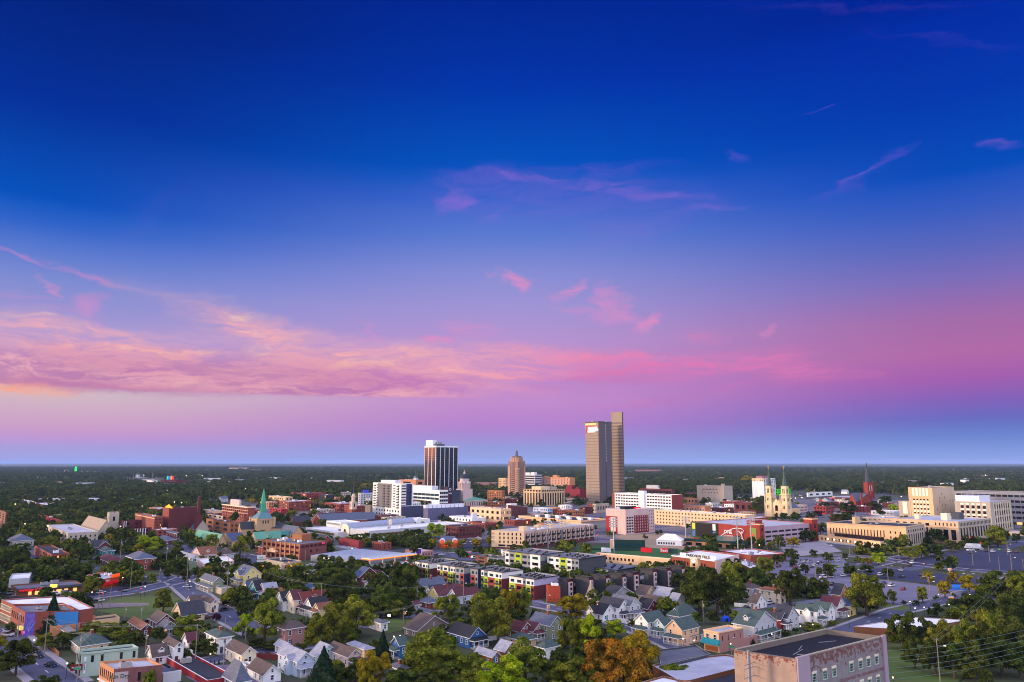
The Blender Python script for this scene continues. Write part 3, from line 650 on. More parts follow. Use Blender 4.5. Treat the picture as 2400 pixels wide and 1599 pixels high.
# --- courthouse with dome
CH = bld('domed_courthouse', 'stone courthouse with a green copper roof and dark dome', 'courthouse', 'C', (1690,905), 990, (1560,870), 2015, th=50, wall='shell', roof='copper', units=0)
a, b, h = CH.a, CH.b, CH.h
CH.win('R', 10, 1, .1, .8, wf=.3, hf=.8, gl=GLASSB).win('L', 5, 1, .1, .8, wf=.3, hf=.8, gl=GLASSB); CH.band(1, 1, .6)
q = CH.mb(); q.hip(1, a-1, 1, b-1, h-.5, 5, RM('copper'), RM('copper')); q.build('copper_roof', CH.root)
pf = gp('C', 1700, 960); 
def dome_tower():
    # centre of the tower in world, in the middle of the roof
    X, Y = 0, 0; cx, cy = S('C', 1692, 800); P = CH.P; dy = 26
    Yw = P[1]+dy; w_ = 20-CAMH; Xw = (cx-CX)/FPX*(Yw*CP+w_*SP)
    t = thing('courthouse_tower', 'stone clock tower with a dark dome and gilt figure behind the glass tower', 'dome', (Xw, Yw, 0), radians(40))
    st = WM('shell'); z = lambda y: zfor(Yw, 1020+y/K); m = lambda px: px/K*(Yw/FPX)
    q = MB(); r = m(80); q.box(-r,r,-r,r,0,z(745),st); q.box(-r*.98,r*.98,-r*.98,r*.98,z(745),z(740),st); q.build('tower_base', t)
    q = MB(); r = m(74); q.cyl(0,0,r,r*.96,z(742),z(662),st,16)
    for i in range(12):
        an = 2*pi*i/12; q.tube((r*1.03*cos(an), r*1.03*sin(an), z(740)), (r*1.03*cos(an), r*1.03*sin(an), z(665)), m(7), st, 6)
    q.build('colonnade', t)
    q = MB(); q.cyl(0,0,m(78),m(78),z(662),z(640),st,16); q.cyl(0,0,m(62),m(60),z(640),z(598),st,16); q.build('drum', t)
    for an in (radians(-130), radians(-50), radians(-90)):
        q = MB(); rr = m(78); q.tube((rr*cos(an)*.9, rr*sin(an)*.9, z(652)), (rr*cos(an)*1.06, rr*sin(an)*1.06, z(652)), m(13), WHT, 14); q.build('clock_face', t)
    q = MB(); q.dome(0,0,m(60),z(598),w('dome_slate', (46,54,70)),18,6,1.05); q.build('dome', t)
    q = MB(); q.cyl(0,0,m(14),m(12),z(540),z(512),st,8); q.dome(0,0,m(13),z(512),st,8,3); q.cyl(0,0,m(5),m(3),z(505),z(478),mat('gilt', (200,150,80), .4, metal=.6),6); q.build('lantern', t)
dome_tower()
# ---- generic blocks: (name,label,tile,(xc,yt),yb,xl,xr,th,wall,roof,[facade calls])
def gen(name, label, *a, cat=None, fac=(), pent=None, bandz=None, **k):
    b = bld(name, label, cat or name.replace('_', ' '), *a, **k)
    for f in fac:
        f = dict(f) if isinstance(f, dict) else dict(zip(('face','cols','rows','z0','z1','wf','hf'), f)); b.win(**f)
    if pent:
        for p in ([pent] if not isinstance(pent[0], tuple) else pent): b.box('penthouse', b.a*p[0], b.a*p[1], b.b*p[2], b.b*p[3], b.h-.9, b.h+p[4], p[5])
    if bandz: b.band(bandz, .5, .35)
    return b.done()
G2 = dict
gen('office_building', 'beige block with green-glass strips left of the tallest tower', 'D', (405,1104), 1330, 158, 722, th=50, wall='tan', units=2, bandz=1.0,
    fac=[('L',6,1,.02,.80,.45,.95),('R',9,1,.02,.80,.5,.95),('L',6,1,.86,.98,.6,.8),('R',10,1,.86,.98,.6,.8),], pent=((.2,.6,.3,.8,4,'sand'),(.65,.9,.3,.8,3.4,'putty')))
gen('office_building', 'white banded office block right of the stepped stone tower', 'D', (312,898), 1100, 150, 405, th=50, wall='ltgrey', units=0, fac=[('L',1,6,.03,.97,.97,.5),('R',1,6,.03,.97,.97,.5)], pent=((.1,.4,.5,.9,5,'white'),(.1,.5,.1,.35,6,'white')))
gen('apartment_block', 'orange brick apartment slab with pale balconies left of the tallest tower', 'D', (795,938), 1115, 405, 866, th=60, wall='orange', units=1, cap='sand', fac=[G2(face='L',cols=9,rows=7,wf=.5,hf=.5,fr=WHT,st='fr')], pent=((.1,.6,.45,.6,5,'orange'),(.2,.5,.8,.95,2,'orange')))
b = gen('theatre', 'windowless dark red block just left of the tallest tower', 'D', (935,1096), 1262, 724, 1027, th=50, wall='crimson', roof='maroon', units=2, cat='building', pent=((.2,.6,.6,.98,6,'crimson'),(.5,.9,.3,.6,3,'maroon')))
gen('parking_garage', 'grey open-deck parking garage below the windowless dark red block', 'D', (1000,1228), 1300, 720, 1024, th=50, wall='grey', roof='flatlt', units=0, fac=[('L',6,3,.05,.95,.86,.5)])
b = gen('grand_hotel', 'wide white six-storey block with a gridded facade and a blank white stair tower', 'D', (2195,1178), 1500, 1412, 2350, cat='hotel', th=50, wall='white', units=3, fac=[G2(face='L',cols=9,rows=7,z0=.04,z1=.97,wf=.72,hf=.46,u0=.01,u1=.42,gl=GLASSB),G2(face='L',cols=9,rows=7,z0=.04,z1=.97,wf=.72,hf=.46,u0=.56,u1=.99,gl=GLASSB)])
b.panel('stair_tower', 'L', .45, .55, 0, 1.14, WHT, d=1.5, back=4); b.panel('brick_end', 'L', 1.0, 1.05, 0, 1.0, 'brick', d=.1, back=8); b.panel('brick_cladding', 'R', 0, 1, 0, 1, 'cityred', d=.2)
gen('office_building', 'dark glass office with a white roof box beyond the wide white hotel', 'D', (2200,1098), 1260, 1755, 2242, th=50, wall='maroon', roof='flatdk', units=1, fac=[G2(face='L',cols=22,rows=1,z0=.05,z1=.9,wf=.8,hf=.9)], pent=(.2,.8,.45,.8,6,'ltgrey'))
gen('civic_warehouse', 'big windowless tan stone block with small slit windows, left of the white slab tower', 'E', (566,348), 612, 192, 684, cat='warehouse', th=50, wall='putty', roof='flat', units=3, bandz=.86, fac=[G2(face='L',cols=6,rows=1,z0=.58,z1=.68,wf=.18,hf=.6,u0=.18,u1=.86),G2(face='L',cols=5,rows=1,z0=.76,z1=.82,wf=.5,hf=.5,u0=.2,u1=.8),G2(face='L',cols=1,rows=6,z0=.05,z1=.8,wf=.2,hf=.35,u0=.74,u1=.84)], pent=((.0,.2,.02,.1,3.4,'putty'),))
b = gen('slab_tower', 'white slab tower with a blank lit side and a latticed concrete front', 'E', (1110,246), 530, 951, 1273, cat='apartment tower', th=50, wall='white', units=1, fac=[G2(face='L',cols=2,rows=1,z0=.88,z1=.95,wf=.4,hf=.8,u0=.02,u1=.3),G2(face='L',cols=2,rows=1,z0=.88,z1=.95,wf=.4,hf=.8,u0=.7,u1=.98),G2(face='R',cols=7,rows=13,z0=.05,z1=.88,wf=.55,hf=.55),G2(face='R',cols=6,rows=1,z0=.89,z1=.96,wf=.6,hf=.8)], pent=(.1,.7,.2,.75,4.5,'mauve'))
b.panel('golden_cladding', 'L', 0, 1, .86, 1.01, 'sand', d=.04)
gen('green_building', 'building with a vivid green wall between the two church spires', 'E', (1345,392), 480, 1270, 1490, cat='building', th=50, wall=w('vivid_green', (40,180,20)), roof='flat', units=1, fac=[G2(face='L',cols=2,rows=2,wf=.4,hf=.5)])
gen('hotel', 'long tan brick hotel with small square windows behind the stadium scoreboard', 'E', (862,748), 975, -395, 988, th=50, wall='sand', roof='white', units=4, cap='white', fac=[G2(face='L',cols=26,rows=4,z0=.06,z1=.95,wf=.4,hf=.42,fr=WM('tan'),st='fr')])
gen('brick_block', 'orange brick block with a dark side wall behind the long tan hotel', 'E', (305,628), 800, -60, 388, cat='building', th=50, wall='orange', roof='flatlt', units=1, fac=[G2(face='L',cols=10,rows=2,z0=.2,z1=.9,wf=.45,hf=.6,fr=WHT,st='fr')], bandz=.93)
b = gen('modern_apartments', 'red and cream modern apartment building at the head of the stadium', 'h', (1560,-32), 315, 1290, 1956, cat='apartment block', th=50, wall='shell', roof='white', units=4, fac=[G2(face='R',cols=3,rows=6,z0=.05,z1=.72,wf=.7,hf=.55,u0=.02,u1=.27),G2(face='R',cols=6,rows=6,z0=.08,z1=.75,wf=.22,hf=.62,u0=.3,u1=.78,fr=WHT,st='p',gl=mat('pale_blind',(190,184,170),.5)),G2(face='R',cols=3,rows=7,z0=.05,z1=.95,wf=.3,hf=.4,u0=.8,u1=.99,gl=GLASS)])
b.panel('red_cladding', 'R', .285, .79, .03, .74, 'crimson', d=.02); b.panel('red_cladding', 'L', .42, 1., 0, .70, 'red', d=.3)
b.panel('ladder_window', 'L', .5, .75, .06, .66, mat('pale_blind',(190,184,170),.5), d=.34); b.panel('red_roof_sign', 'R', .3, .52, 1.02, 1.07, mat('red_neon', (255,10,30), emit=1.5), d=.2); b.box('roof_terrace', 1, b.a*.4, 1, b.b*.3, b.h, b.h+2.6, GLASS)
gen('warehouse_building', 'long dark red building at the tall left edge of the stadium row', 'D', (0,0), 0, 0, 0) if False else None
b = bld('convention_centre', 'convention centre with a wide dark roof and rows of white roof vents', 'convention centre', 'D', (955,1530), 1650, 95, 1302, th=50, wall='peach', roof='flatdk', units=0, cap='sand')
for i in range(5):
    for j in range(2):
        b.box('roof_vent', b.a*(.25+.4*j), b.a*(.25+.4*j)+3, b.b*(.1+.17*i), b.b*(.1+.17*i)+5, b.h-.7, b.h+1.2, WHT)
b.band(1., 1.2, .9, WM('peach')); b.panel('grey_side', 'R', 0, 1, 0, .9, 'grey', d=.1)
# harrison-like mixed block
b = bld('mixed_use_block', 'long cream four-storey block with dark balconies and a lower row of wide shop windows', 'apartment block', 'h', (165,268), 522, (-283,252), (1131,166), wall='sand', roof='flatlt', units=5)
WR = w('harrison_side', (196,164,152)); b.panel('side_cladding', 'R', 0, 1, .22, 1., WR, d=.06); b.panel('brick_base', 'R', 0, 1, 0, .16, 'maroon', d=.14); b.panel('brick_base', 'L', 0, 1, 0, .1, 'maroon', d=.14)
b.win('L', 6, 3, .28, .93, wf=.3, hf=.62, u0=.04, u1=.8); b.win('L', 3, 1, .12, .26, wf=.85, hf=.75, u0=.04, u1=.8); b.win('L', 3, 3, .28, .93, wf=.35, hf=.6, u0=.9, u1=1.)
rnd = random.Random(3)
for i in range(14):
    f = .015+i*.0705; b.panel('recess', 'R', f+.002, f+.036, .30, .90, w('recess_cream', (176,150,126)), d=.09)
    for z in (.33, .62):
        b.panel('balcony', 'R', f+.002, f+.036, z, z+.1, DKM, d=1.3); b.panel('balcony_door', 'R', f+.006, f+.018, z, z+.24, GLASS, d=.16)
        b.panel('window', 'R', f+.046, f+.056, z+.03, z+.23, GLASS, d=.14)
b.win('R', 12, 1, .13, .25, wf=.84, hf=.85, u0=0, u1=1); b.win('R', 12, 1, .01, .11, wf=.6, hf=.9, gl=GLASSB, lit=.3)
for i in range(5): b.panel('downpipe', 'R', .14+i*.18, .143+i*.18, .0, .97, DKM, d=.3)
b.panel('awning', 'R', .56, .70, .11, .24, 'crimson', d=2.2)
b.text('R', .945, b.h*.95, 'HARRISON', 1.0, WHT)
q = MB(); (x, y), rz = b.pt('R', .905, .3); q.tube((0,0,0),(0,-.2,0),1.0,WHT,14); o = q.build('emblem', b.root); o.location = (x, y, b.h*.95); o.rotation_euler = (0,0,rz)
for u in (.12,.32,.5,.68): b.box('roof_stair', b.a*u, b.a*u+5, b.b*.3, b.b*.45, b.h-.7, b.h+2.6, 'sand', WM('cream'))
b.done()
# cluster of small downtown blocks
small = [
 ('D',(205,1342),1490,(-60,1312),212,'maroon','flatlt','dark red brick corner block below the stepped stone tower',7,4,8,3),
 ('D',(490,1358),1450,290,560,'ltblue','flatlt','pale blue block below the green-glass striped block',8,2,3,2),
 ('D',(600,1350),1420,498,660,'orange','flatlt','ochre brick block with upright windows in the middle of downtown',5,2,4,2),
 ('D',(875,1392),1470,555,1000,'brick','flatlt','long low orange brick block right of the ochre brick block',10,2,8,2),
 ('D',(740,1318),1370,640,830,'white','flatlt','small white block with a roof tank in the middle of downtown',3,2,4,2),
 ('D',(1000,1345),1440,930,1118,'dkbrick','flat','dark brick shop with four windows below the tallest tower',4,3,6,3),
 ('D',(1155,1300),1425,1110,1338,'putty','flat','small grey stone bank with columns at the foot of the tallest tower',2,2,8,1),
 ('D',(1120,1300),1380,1040,1180,'brick','flatdk','short orange brick house-front beside the grey stone bank',4,2,3,2),
 ('D',(290,1430),1490,170,500,'putty','flatlt','low grey building with square windows above the convention centre roof',4,1,5,1),
 ('C',(2195,1018),1205,1774,2338,'peach','flatlt','tan stone block with paired windows right of the long parking garage',6,2,7,2),
 ('C',(2215,765),960,2012,2252,'brown2','flat','brown brick office with a grid of windows left of the stepped stone tower',8,7,3,7),
 ('C',(2258,592),790,2164,2302,'tan','maroon','tan and red apartment slab behind the stepped stone tower',5,7,3,7),
 ('C',(1978,745),830,1905,1986,'brick','flat','plain brick cube beyond the courthouse roof',0,0,0,0),
 ('C',(2330,945),1010,2272,2420,'white','flat','small white office with black windows below the stepped stone tower',6,1,5,1),
 ('C',(1478,648),760,1252,1628,'shell','flatlt','old stone office with an arched top floor in front of the black glass tower',9,4,10,4),
 ('C',(1025,618),770,788,1146,'orange','flatlt','long orange-brown block with an antenna box left of the black glass tower',1,2,1,2),
 ('C',(265,798),975,232,442,'ltgrey','flatlt','white office with dark window bands left of the grey and white apartment block',1,5,5,5),
 ('C',(200,975),1110,36,330,'brick','flatlt','row of red brick fronts behind the white steeple',7,4,5,3),
 ('C',(402,965),1125,326,430,'bronze','flatdk','plain grey-brown block behind the white steeple',0,0,0,0),
 ('C',(1980,1215),1290,1732,2160,'brick','maroon','low orange brick building with a small turret right of the barrel-roofed hall',6,1,7,1),
 ('C',(40,850),905,-60,240,'orange','flatdk','long low brown roof behind the white steeple',6,1,4,1),
 ('B',(1065,640),858,713,1166,'brick','flatlt','tall orange brick block with white cornice bands behind the green spire',0,0,0,0),
 ('B',(820,850),1005,490,935,'brown2','flatdk','plain brown brick block between the maroon block and the green-spired church',3,2,2,2),
 ('B',(1582,500),600,1350,1680,'tan','white','tan factory with large windows beyond the green spire',9,2,2,2),
 ('B',(1625,562),700,1490,1955,'brick','white','long purple-red brick block with a white roof, upper right of the green spire',7,5,18,6),
 ('B',(1870,452),545,1662,2142,'cityred','flatdk','red-brown brick block with a raised middle beyond the purple-red block',4,3,8,3),
 ('B',(2142,470),560,2050,2256,'charcoal','flatlt','dark block with three white-framed storeys beyond the downtown roofs',4,3,5,3),
 ('B',(2270,500),580,2250,2560,'orange','flatlt','orange brick building at the far end of the brick warehouse row',3,3,12,3),
 ('B',(2335,590),720,2130,2560,'cityred','white','red building with a black and white mural',8,2,8,2),
 ('B',(1350,572),660,1232,1485,'orange','flatlt','small ochre brick building right of the green spire',4,2,4,2),
 ('B',(1520,665),745,1360,1600,'red','flat','bright red painted brick building below the ochre one, right of the green spire',4,2,3,2),
 ('B',(2240,600),700,1960,2250,'brown','flat','brown brick row right of the purple-red block',6,2,4,2),
 ('B',(580,690),745,430,720,'tan','flatlt','tan low block left of the tall orange brick block',0,0,0,0),
 ('B',(720,760),810,450,725,'putty','flatlt','grey low garage left of the tall orange brick block',4,1,2,1),
 ('A',(2130,772),1015,1865,2245,'brick','flat','orange-brown brick block with a pale cornice left of the maroon tower',0,0,6,5),
 ('A',(1690,828),985,1655,1948,'maroon','flatdk','dark maroon brick wing with white upright strips',0,0,2,2),
 ('A',(1762,935),1060,1750,2090,'maroon','flatdk','low maroon wing with a row of white pilasters',0,0,2,2),
 ('A',(2242,672),745,2048,2400,'orange','flatlt','ochre ribbed building behind the maroon tower',1,3,1,1),
 ('A',(1775,788),838,1570,1860,'peach','flatlt','small yellow-lit building with a white door frame left of the maroon block',1,1,2,1),
 ('A',(818,832),945,528,880,'red','flatdk','bright red low shop with a curved sign front',2,1,0,0),
 ('A',(845,862),935,820,1155,'red','flatlt','bright red low shop wing with white doors',0,0,4,1),
 ('A',(80,712),985,-60,100,'brown','flat','brown apartment tower cut by the left edge of the picture',3,7,2,7),
 ('A',(710,1290),1425,478,962,'brick','flatdk','square brick school with a dark roof among the trees at left',6,2,7,2),
 ('A',(395,575),640,230,500,'cream','flatlt','cream low building below the long white-roofed store',3,1,4,1),
 ('A',(620,608),660,500,870,'cityred','white','dark red low building with white doors below the long white-roofed store',3,1,6,1),
 ('A',(180,562),600,66,320,'peach','flatlt','lit tan storefront at far left',3,1,3,1),
 ('B',(350,1255),1310,320,420,'mauve','flatlt','small mauve building by the stone church',1,1,1,1),
 ('F',(3200,1050),1095,2070,3300,'sand','flatlt','low tan building with a pale roof at the right edge',14,1,2,1),
 ('F',(560,700),762,240,700,'ltgrey','white','low white arcade building behind the limestone block',16,1,0,0),
 ('E',(1040,580),720,705,1130,'maroon','flatlt','dark maroon low block with a lit round sign',4,1,2,1),
 ('E',(160,515),600,28,205,'orange','flatdk','orange brick block at the left of the windowless tan stone block',3,1,2,1),
 ('E',(860,515),560,690,960,'white','flatlt','small white shop with a red sign below the white slab tower',3,1,3,1),
 ('E',(1880,520),560,1830,2150,'ltgrey','flatlt','pale low building with a window row beyond the church',4,1,7,1),
 ('E',(1720,440),500,1705,2060,'white','white','long white low store beyond the twin-spired church',0,0,4,1),
 ('E',(2180,480),530,2176,2500,'mauve','flatlt','mauve low warehouse beyond the red church',0,0,3,1),
 ('E',(1810,362),400,1808,1925,'rose','maroon','small pink block on the wooded rise beyond the spires',2,1,4,1),
]
for (T_,C_,yb,xl,xr,wl,rf,lb,lc,lr,rc,rr) in small:
    low = S(T_,0,yb)[1]-S(T_,*C_)[1] < 16
    b = bld('brick_building' if wl in ('brick','maroon','cityred','brown','brown2','orange','dkbrick','crimson','red') else 'city_building', lb, 'building', T_, C_, yb, xl, xr, th=50, wall=wl, roof=rf, cap='ltgrey' if rf in ('flatlt','white') else None)
    if lc: b.win('L', lc, lr, .1, .92, wf=.45, hf=.5, gl=GLASS, lit=.05)
    if rc: b.win('R', rc, rr, .1, .92, wf=.45, hf=.5, gl=GLASS, lit=.05)
    b.done()
BN = {b.root['label']: b for b in BL}
def B_(s): return next(b for k, b in BN.items() if s in k)
b = B_('tall orange brick block'); b.win('L', 12, 2, .6, .95, wf=.4, hf=.6, gl=LITW if 0 else GLASSB); b.win('L', 14, 3, .05, .55, wf=.4, hf=.5, gl=GLASSB); b.panel('cornice', 'L', 0,1,.955,1.02, 'cream', d=1.0); b.panel('cornice', 'R', 0,1,.955,1.02, 'cream', d=.97); b.panel('band', 'L', 0,1,.57,.59,'cream',d=.4); b.panel('band', 'L', 0,1,.76,.775,'cream',d=.35)
b.box('penthouse', 2, b.a*.5, b.b*.4, b.b*.75, b.h-.7, b.h+6.5, 'pink', RM('white')); b.done()
b = B_('orange-brown brick block'); b.panel('cornice', 'L', 0,1,.88,.92, 'peach', d=.3)
for lb_ in ('dark maroon brick wing', 'low maroon wing'):
    b = B_(lb_); n = 2 if 'dark' in lb_ else 7
    for i in range(n): b.panel('pilaster', 'R', .06+i*.11, .095+i*.11, .05, .95, WHT, d=.3)
b = B_('antenna box'); b.box('antenna_house', b.a*.05, b.a*.3, b.b*.02, b.b*.16, b.h-.7, b.h+5, 'ltgrey'); mast(b, b.a*.15, b.b*.1, b.h+5, b.h+20, .35)
b = B_('white office with dark window bands'); b.box('blue_roof_sign', b.a*.3, b.a*.7, 2, 5, b.h-.7, b.h+4.5, mat('blue_screen', (70,80,220), emit=.5))
b = B_('courthouse'); 
b = B_('bright red low shop with'); 
pm = gp('A', 780, 845)
# --- maroon tower with the lit stepped sign
b = bld('brick_tower', 'tall maroon brick block with a lit yellow stepped sign on its roof', 'brick building', 'A', (2332,652), 1000, 2245, 2712, th=50, wall='maroon', roof='flatdk', units=1)
b.panel('orange_face', 'L', 0, 1, 0, 1, 'cityred', d=.1)
YS = mat('yellow_sign_light', (255,170,10), emit=1.5)
for f0, f1, z0, z1 in ((-.35,.75,1.0,1.03),(-.2,.6,1.03,1.07),(-.02,.42,1.07,1.10),(.1,.3,1.10,1.13)): b.panel('lit_sign', 'L', f0, f1, z0, z1, YS, d=-.3, back=.8)
b = bld('brick_building', 'lower maroon brick block with a chimney, right of the maroon tower', 'brick building', 'B', (355,752), 1000, 330, 445, th=50, wall='maroon', roof='flatdk', units=0)
cylpart(b, 'chimney', b.a*.45, b.b*.5, 1.8, 1.5, 0, b.h+17, WM('dkbrick'), 12); cylpart(b, 'chimney', b.a*.9, b.b*.4, .5, .5, 0, b.h+9, DKM, 8)
# ================================================================== right-hand civic blocks
b = bld('federal_building', 'wide limestone government building with tall dark window bays at the street corner', 'government building', 'F', (1440,840), 1160, 540, (1890,790), th=50, wall='putty', roof='flatlt', units=0, cap='stone')
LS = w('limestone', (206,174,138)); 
b.panel('sun_toned_limestone', 'L', 0, 1, 0, 1, LS, d=.05)  # sunlight put into the colour; the other faces keep the duller stone
b.win('L', 3, 1, .18, .64, wf=.62, hf=.95, u0=.02, u1=.36); b.win('L', 6, 1, .78, .92, wf=.32, hf=.9, u0=.02, u1=.36); b.win('L', 2, 1, .30, .70, wf=.4, hf=.9, u0=.37, u1=.5); b.win('L', 2, 2, .2, .6, wf=.4, hf=.7, u0=.5, u1=.62); b.win('L', 5, 1, .74, .88, wf=.5, hf=.9, u0=.4, u1=.98)
b.win('R', 11, 1, .25, .70, wf=.5, hf=.97, u0=.03, u1=.97, gl=GLASSB); b.win('R', 22, 1, .78, .93, wf=.42, hf=.95, u0=.03, u1=.97, gl=GLASSB); b.win('R', 8, 1, .02, .1, wf=.2, hf=.9)
b.panel('string_course', 'L', 0, .36, .715, .73, LS, d=.4); b.panel('string_course', 'R', 0, 1, .715, .73, 'putty', d=.4)
for (u, v, s_, z, m) in ((.28,.30,7,5,'cream'),(.55,.25,9,5,'dkgrey'),(.3,.75,5,3,'cream')): b.box('rooftop_house', b.a*u, b.a*u+s_, b.b*v, b.b*v+s_*.7, b.h-.7, b.h+z, m)
mast(b, b.a*.1, b.b*.75, b.h-.7, b.h+16, .3, 'flagpole'); b.done()
b2 = bld('federal_wing', 'low limestone wing with a pale roof, left of the wide limestone government building', 'government building', 'F', (600,800), 900, 125, 800, th=50, wall='stone', roof='flatlt', units=2)
b2.win('L', 7, 1, .68, .82, wf=.5, hf=.6); b2.done()
b = bld('limestone_tower', 'square limestone tower with gleaming white panels between its windows', 'office tower', 'F', (1083,374), 960, 750, 1382, th=50, wall='stone', units=1)
b.panel('sun_toned_limestone', 'L', 0, 1, 0, 1, w('limestone2', (216,176,128)), d=.05)  # warmer stone colour imitates sun on this face
WP = mat('polished_panel', (240,230,205), .25, .06)
for i in range(5):
    f = .18+i*.14
    b.panel('white_panel', 'L', f, f+.085, .80, .985, WP, d=.2)
    for z in (.66,.545,.44,.34): b.panel('white_panel', 'L', f, f+.085, z-.03, z+.03, WP, d=.2); b.panel('window', 'L', f+.005, f+.08, z+.034, z+.072, GLASSB, d=.12)
    b.panel('window', 'L', f+.01, f+.075, .16, .27, GLASSB, d=.12)
rr = random.Random(9)
for i in range(26): f = rr.choice([.15,.28,.4,.52,.62,.74,.86]); z = .1+.09*rr.randint(0,8); b.panel('slit_window', 'R', f, f+.016, z, z+.045, GLASSB, d=.05+.001*i)
cylpart(b, 'roof_vent', b.a*.2, b.b*.25, 1.8, 1.8, b.h-.7, b.h+2, CONC); b.done()
b = bld('limestone_annex', 'small limestone annex with one white panel column left of the limestone tower', 'government building', 'F', (768,560), 900, 620, 800, th=50, wall='putty', units=0)
b.panel('white_panel', 'L', .2, .62, .5, .98, WP, d=.2); b.panel('window', 'L', .25, .58, .3, .42, GLASSB, d=.2); b.done()
b = bld('limestone_block', 'long limestone block with paired windows and a white attic, right of the limestone tower', 'government building', 'F', (1880,572), 1000, 1392, 2168, th=50, wall='putty', roof='flatlt', units=0)
for i in range(5):
    f = .12+i*.155
    for z in (.90,.72,.55,.38): b.panel('white_panel', 'L', f, f+.10, z-.01, z+.045, WP, d=.2)
    for z in (.78,.61,.44,.27): b.panel('window', 'L', f+.008, f+.092, z, z+.09, GLASSB, d=.12)
b.win('R', 7, 4, .08, .95, wf=.4, hf=.72, u0=.15, u1=.9, gl=GLASSB)
for i in range(8): b.panel('pilaster', 'R', .14+i*.108, .16+i*.108, .05, .97, 'cream', d=.35)
b.box('attic', b.a*.02, b.a*.5, b.b*.3, b.b*.98, b.h-.7, b.h+5.5, WHT, RM('flatlt')); b.done()
b = bld('long_office', 'long grey office with dark ribbon windows running off the right edge', 'office building', 'F', (2750,450), 950, 1384, 2900, th=50, wall='grey', roof='flat', units=3)
b.win('L', 16, 6, .04, .97, wf=.86, hf=.42, gl=GLASS, lit=.03).done()
# post office
b = bld('post_office', 'long tan limestone post office with tall slit windows and a glass canopy', 'post office', 'F', (722,905), 1195, (-369,850), (975,868), th=50, wall='putty', roof='flatdk', units=3)
b.panel('sun_toned_limestone', 'L', 0, 1, 0, 1, w('limestone3', (222,180,132)), d=.05)  # sun warmth painted over the same limestone
b.win('L', 18, 1, .38, .80, wf=.32, hf=.75, u0=.25, u1=.97, gl=GLASSB); b.win('L', 3, 3, .05, .8, wf=.3, hf=.45, u0=.04, u1=.22, gl=GLASSB)
b.win('R', 7, 1, .1, .62, wf=.38, hf=.95, u0=.1, u1=.92, gl=GLASSB); b.win('R', 7, 1, .68, .82, wf=.36, hf=.9, u0=.06, u1=.94, gl=GLASSB); b.band(1, .6, .5, LS)
b.box('penthouse', b.a*.3, b.a*.55, b.b*.7, b.b*.74, b.h-.7, b.h+4.5, 'tan'); b.done()
b = bld('post_office_wing', 'single-storey limestone wing with bright wall lamps in front of the post office', 'post office wing', 'F', (372,1110), 1215, (-480,1020), (640,1092), th=50, wall='stone', roof='flatdk', units=0)
b.panel('sun_toned_limestone', 'L', 0, 1, 0, 1, w('limestone3', (222,180,132)), d=.05)  # the wing's sunny side, again as a warmer stone colour
b.win('L', 16, 1, .3, .75, wf=.35, hf=.8, u0=.03, u1=.97); b.panel('canopy', 'L', .02, .75, 1.05, 1.5, GLASSB, d=-2, back=6); b.panel('base', 'L', 0, 1, 0, .2, 'ltgrey', d=.5)
LAMPW = mat('lamp_white', (255,236,190), emit=9.)
for i in range(8): b.panel('wall_lamp', 'L', .06+i*.11, .068+i*.11, .5, .6, LAMPW, d=.9)
b.done()
# garage with the brick scoreboard wall
G = bld('stadium_garage', 'mauve concrete parking garage with a brick scoreboard wall facing the ball park', 'parking garage', 'E', (1030,915), 1178, (145,838), (1752,858), th=52, wall='mauve', roof='flatlt', units=0, cap='cream')
G.panel('concrete_side', 'R', 0, 1, 0, 1, w('garage_concrete', (170,146,156)), d=.05)
G.panel('brick_wall', 'L', 0, 1, 0, 1.02, w('score_brick', (142,52,40)), d=.3)
G.win('R', 8, 3, .10, .82, wf=.82, hf=.42, u0=.0, u1=.99, gl=DARKO)
for f0, f1 in ((-.012,.07),(.985,1.10)):
    G.panel('stair_tower', 'R', f0, f1, 0, 1.28 if f0 > .5 else 1.2, w('score_brick', (142,52,40)), d=2.6, back=5); G.panel('tower_cornice', 'R', f0-.004, f1+.004, 1.20, 1.26, 'peach', d=2.9, back=5.2) if f0 > .5 else G.panel('tower_cornice', 'R', f0-.004, f1+.004, 1.12, 1.18, 'peach', d=2.9, back=5.2)
    for z in (.1,.4,.72): G.panel('stair_window', 'R', (f0+f1)/2-.014, (f0+f1)/2+.014, z, z+.22, GLASSB, d=2.68)
SB = mat('led_screen', (14,13,15), .4, .2, .2, spec=.1)
G.panel('scoreboard_frame', 'L', .60, 1.02, .12, 1.0, 'green', d=1.8); G.panel('score_screen', 'L', .655, .93, .18, .96, SB, d=2.0)
AD = lambda n, c: mat('ad_'+n, c, .5, .05, .5)
for f0, z0, c, n in ((.61,.62,(232,226,210),'w1'),(.61,.2,(40,90,170),'b1'),(.945,.6,(214,190,60),'y1'),(.945,.2,(60,80,150),'b2')): G.panel('advert', 'L', f0, f0+.045, z0, z0+.34, AD(n, c), d=2.05)
ang = [i/10 for i in range(11)]
mb = MB(); lnb = G.b
for i in range(14):
    t0, t1 = i/14, (i+1)/14; fx = lambda t: (-13+24*t, -1, -4+6.5*sin(t*pi*.62)*1.25)
    mb.tube(fx(t0), fx(t1), .28, WHT, 5)
for p, q in (((9,-1,0),(10,-1,-3)),((10,-1,-3),(8,-1,-6)),((10,-1,-3),(11.4,-1,-6)),((9.6,-1,-.5),(6.5,-1,2)),((9.6,-1,-.5),(12,-1,3)),((9.3,-1,.6),(9.4,-1,1.8))): mb.tube(p, q, .32, WHT, 5)
o = mb.build('player_emblem', G.root); (x, y), rz = G.pt('L', .36, .3); o.location = (x, y, G.h*.58); o.rotation_euler = (0,0,rz)
G.text('L', .425, G.h*.60, 'ONE', 4.0, WHT, d=1.2); G.text('L', .435, G.h*.40, 'TOTAL SOLUTIONS', 1.1, WHT, d=.6)
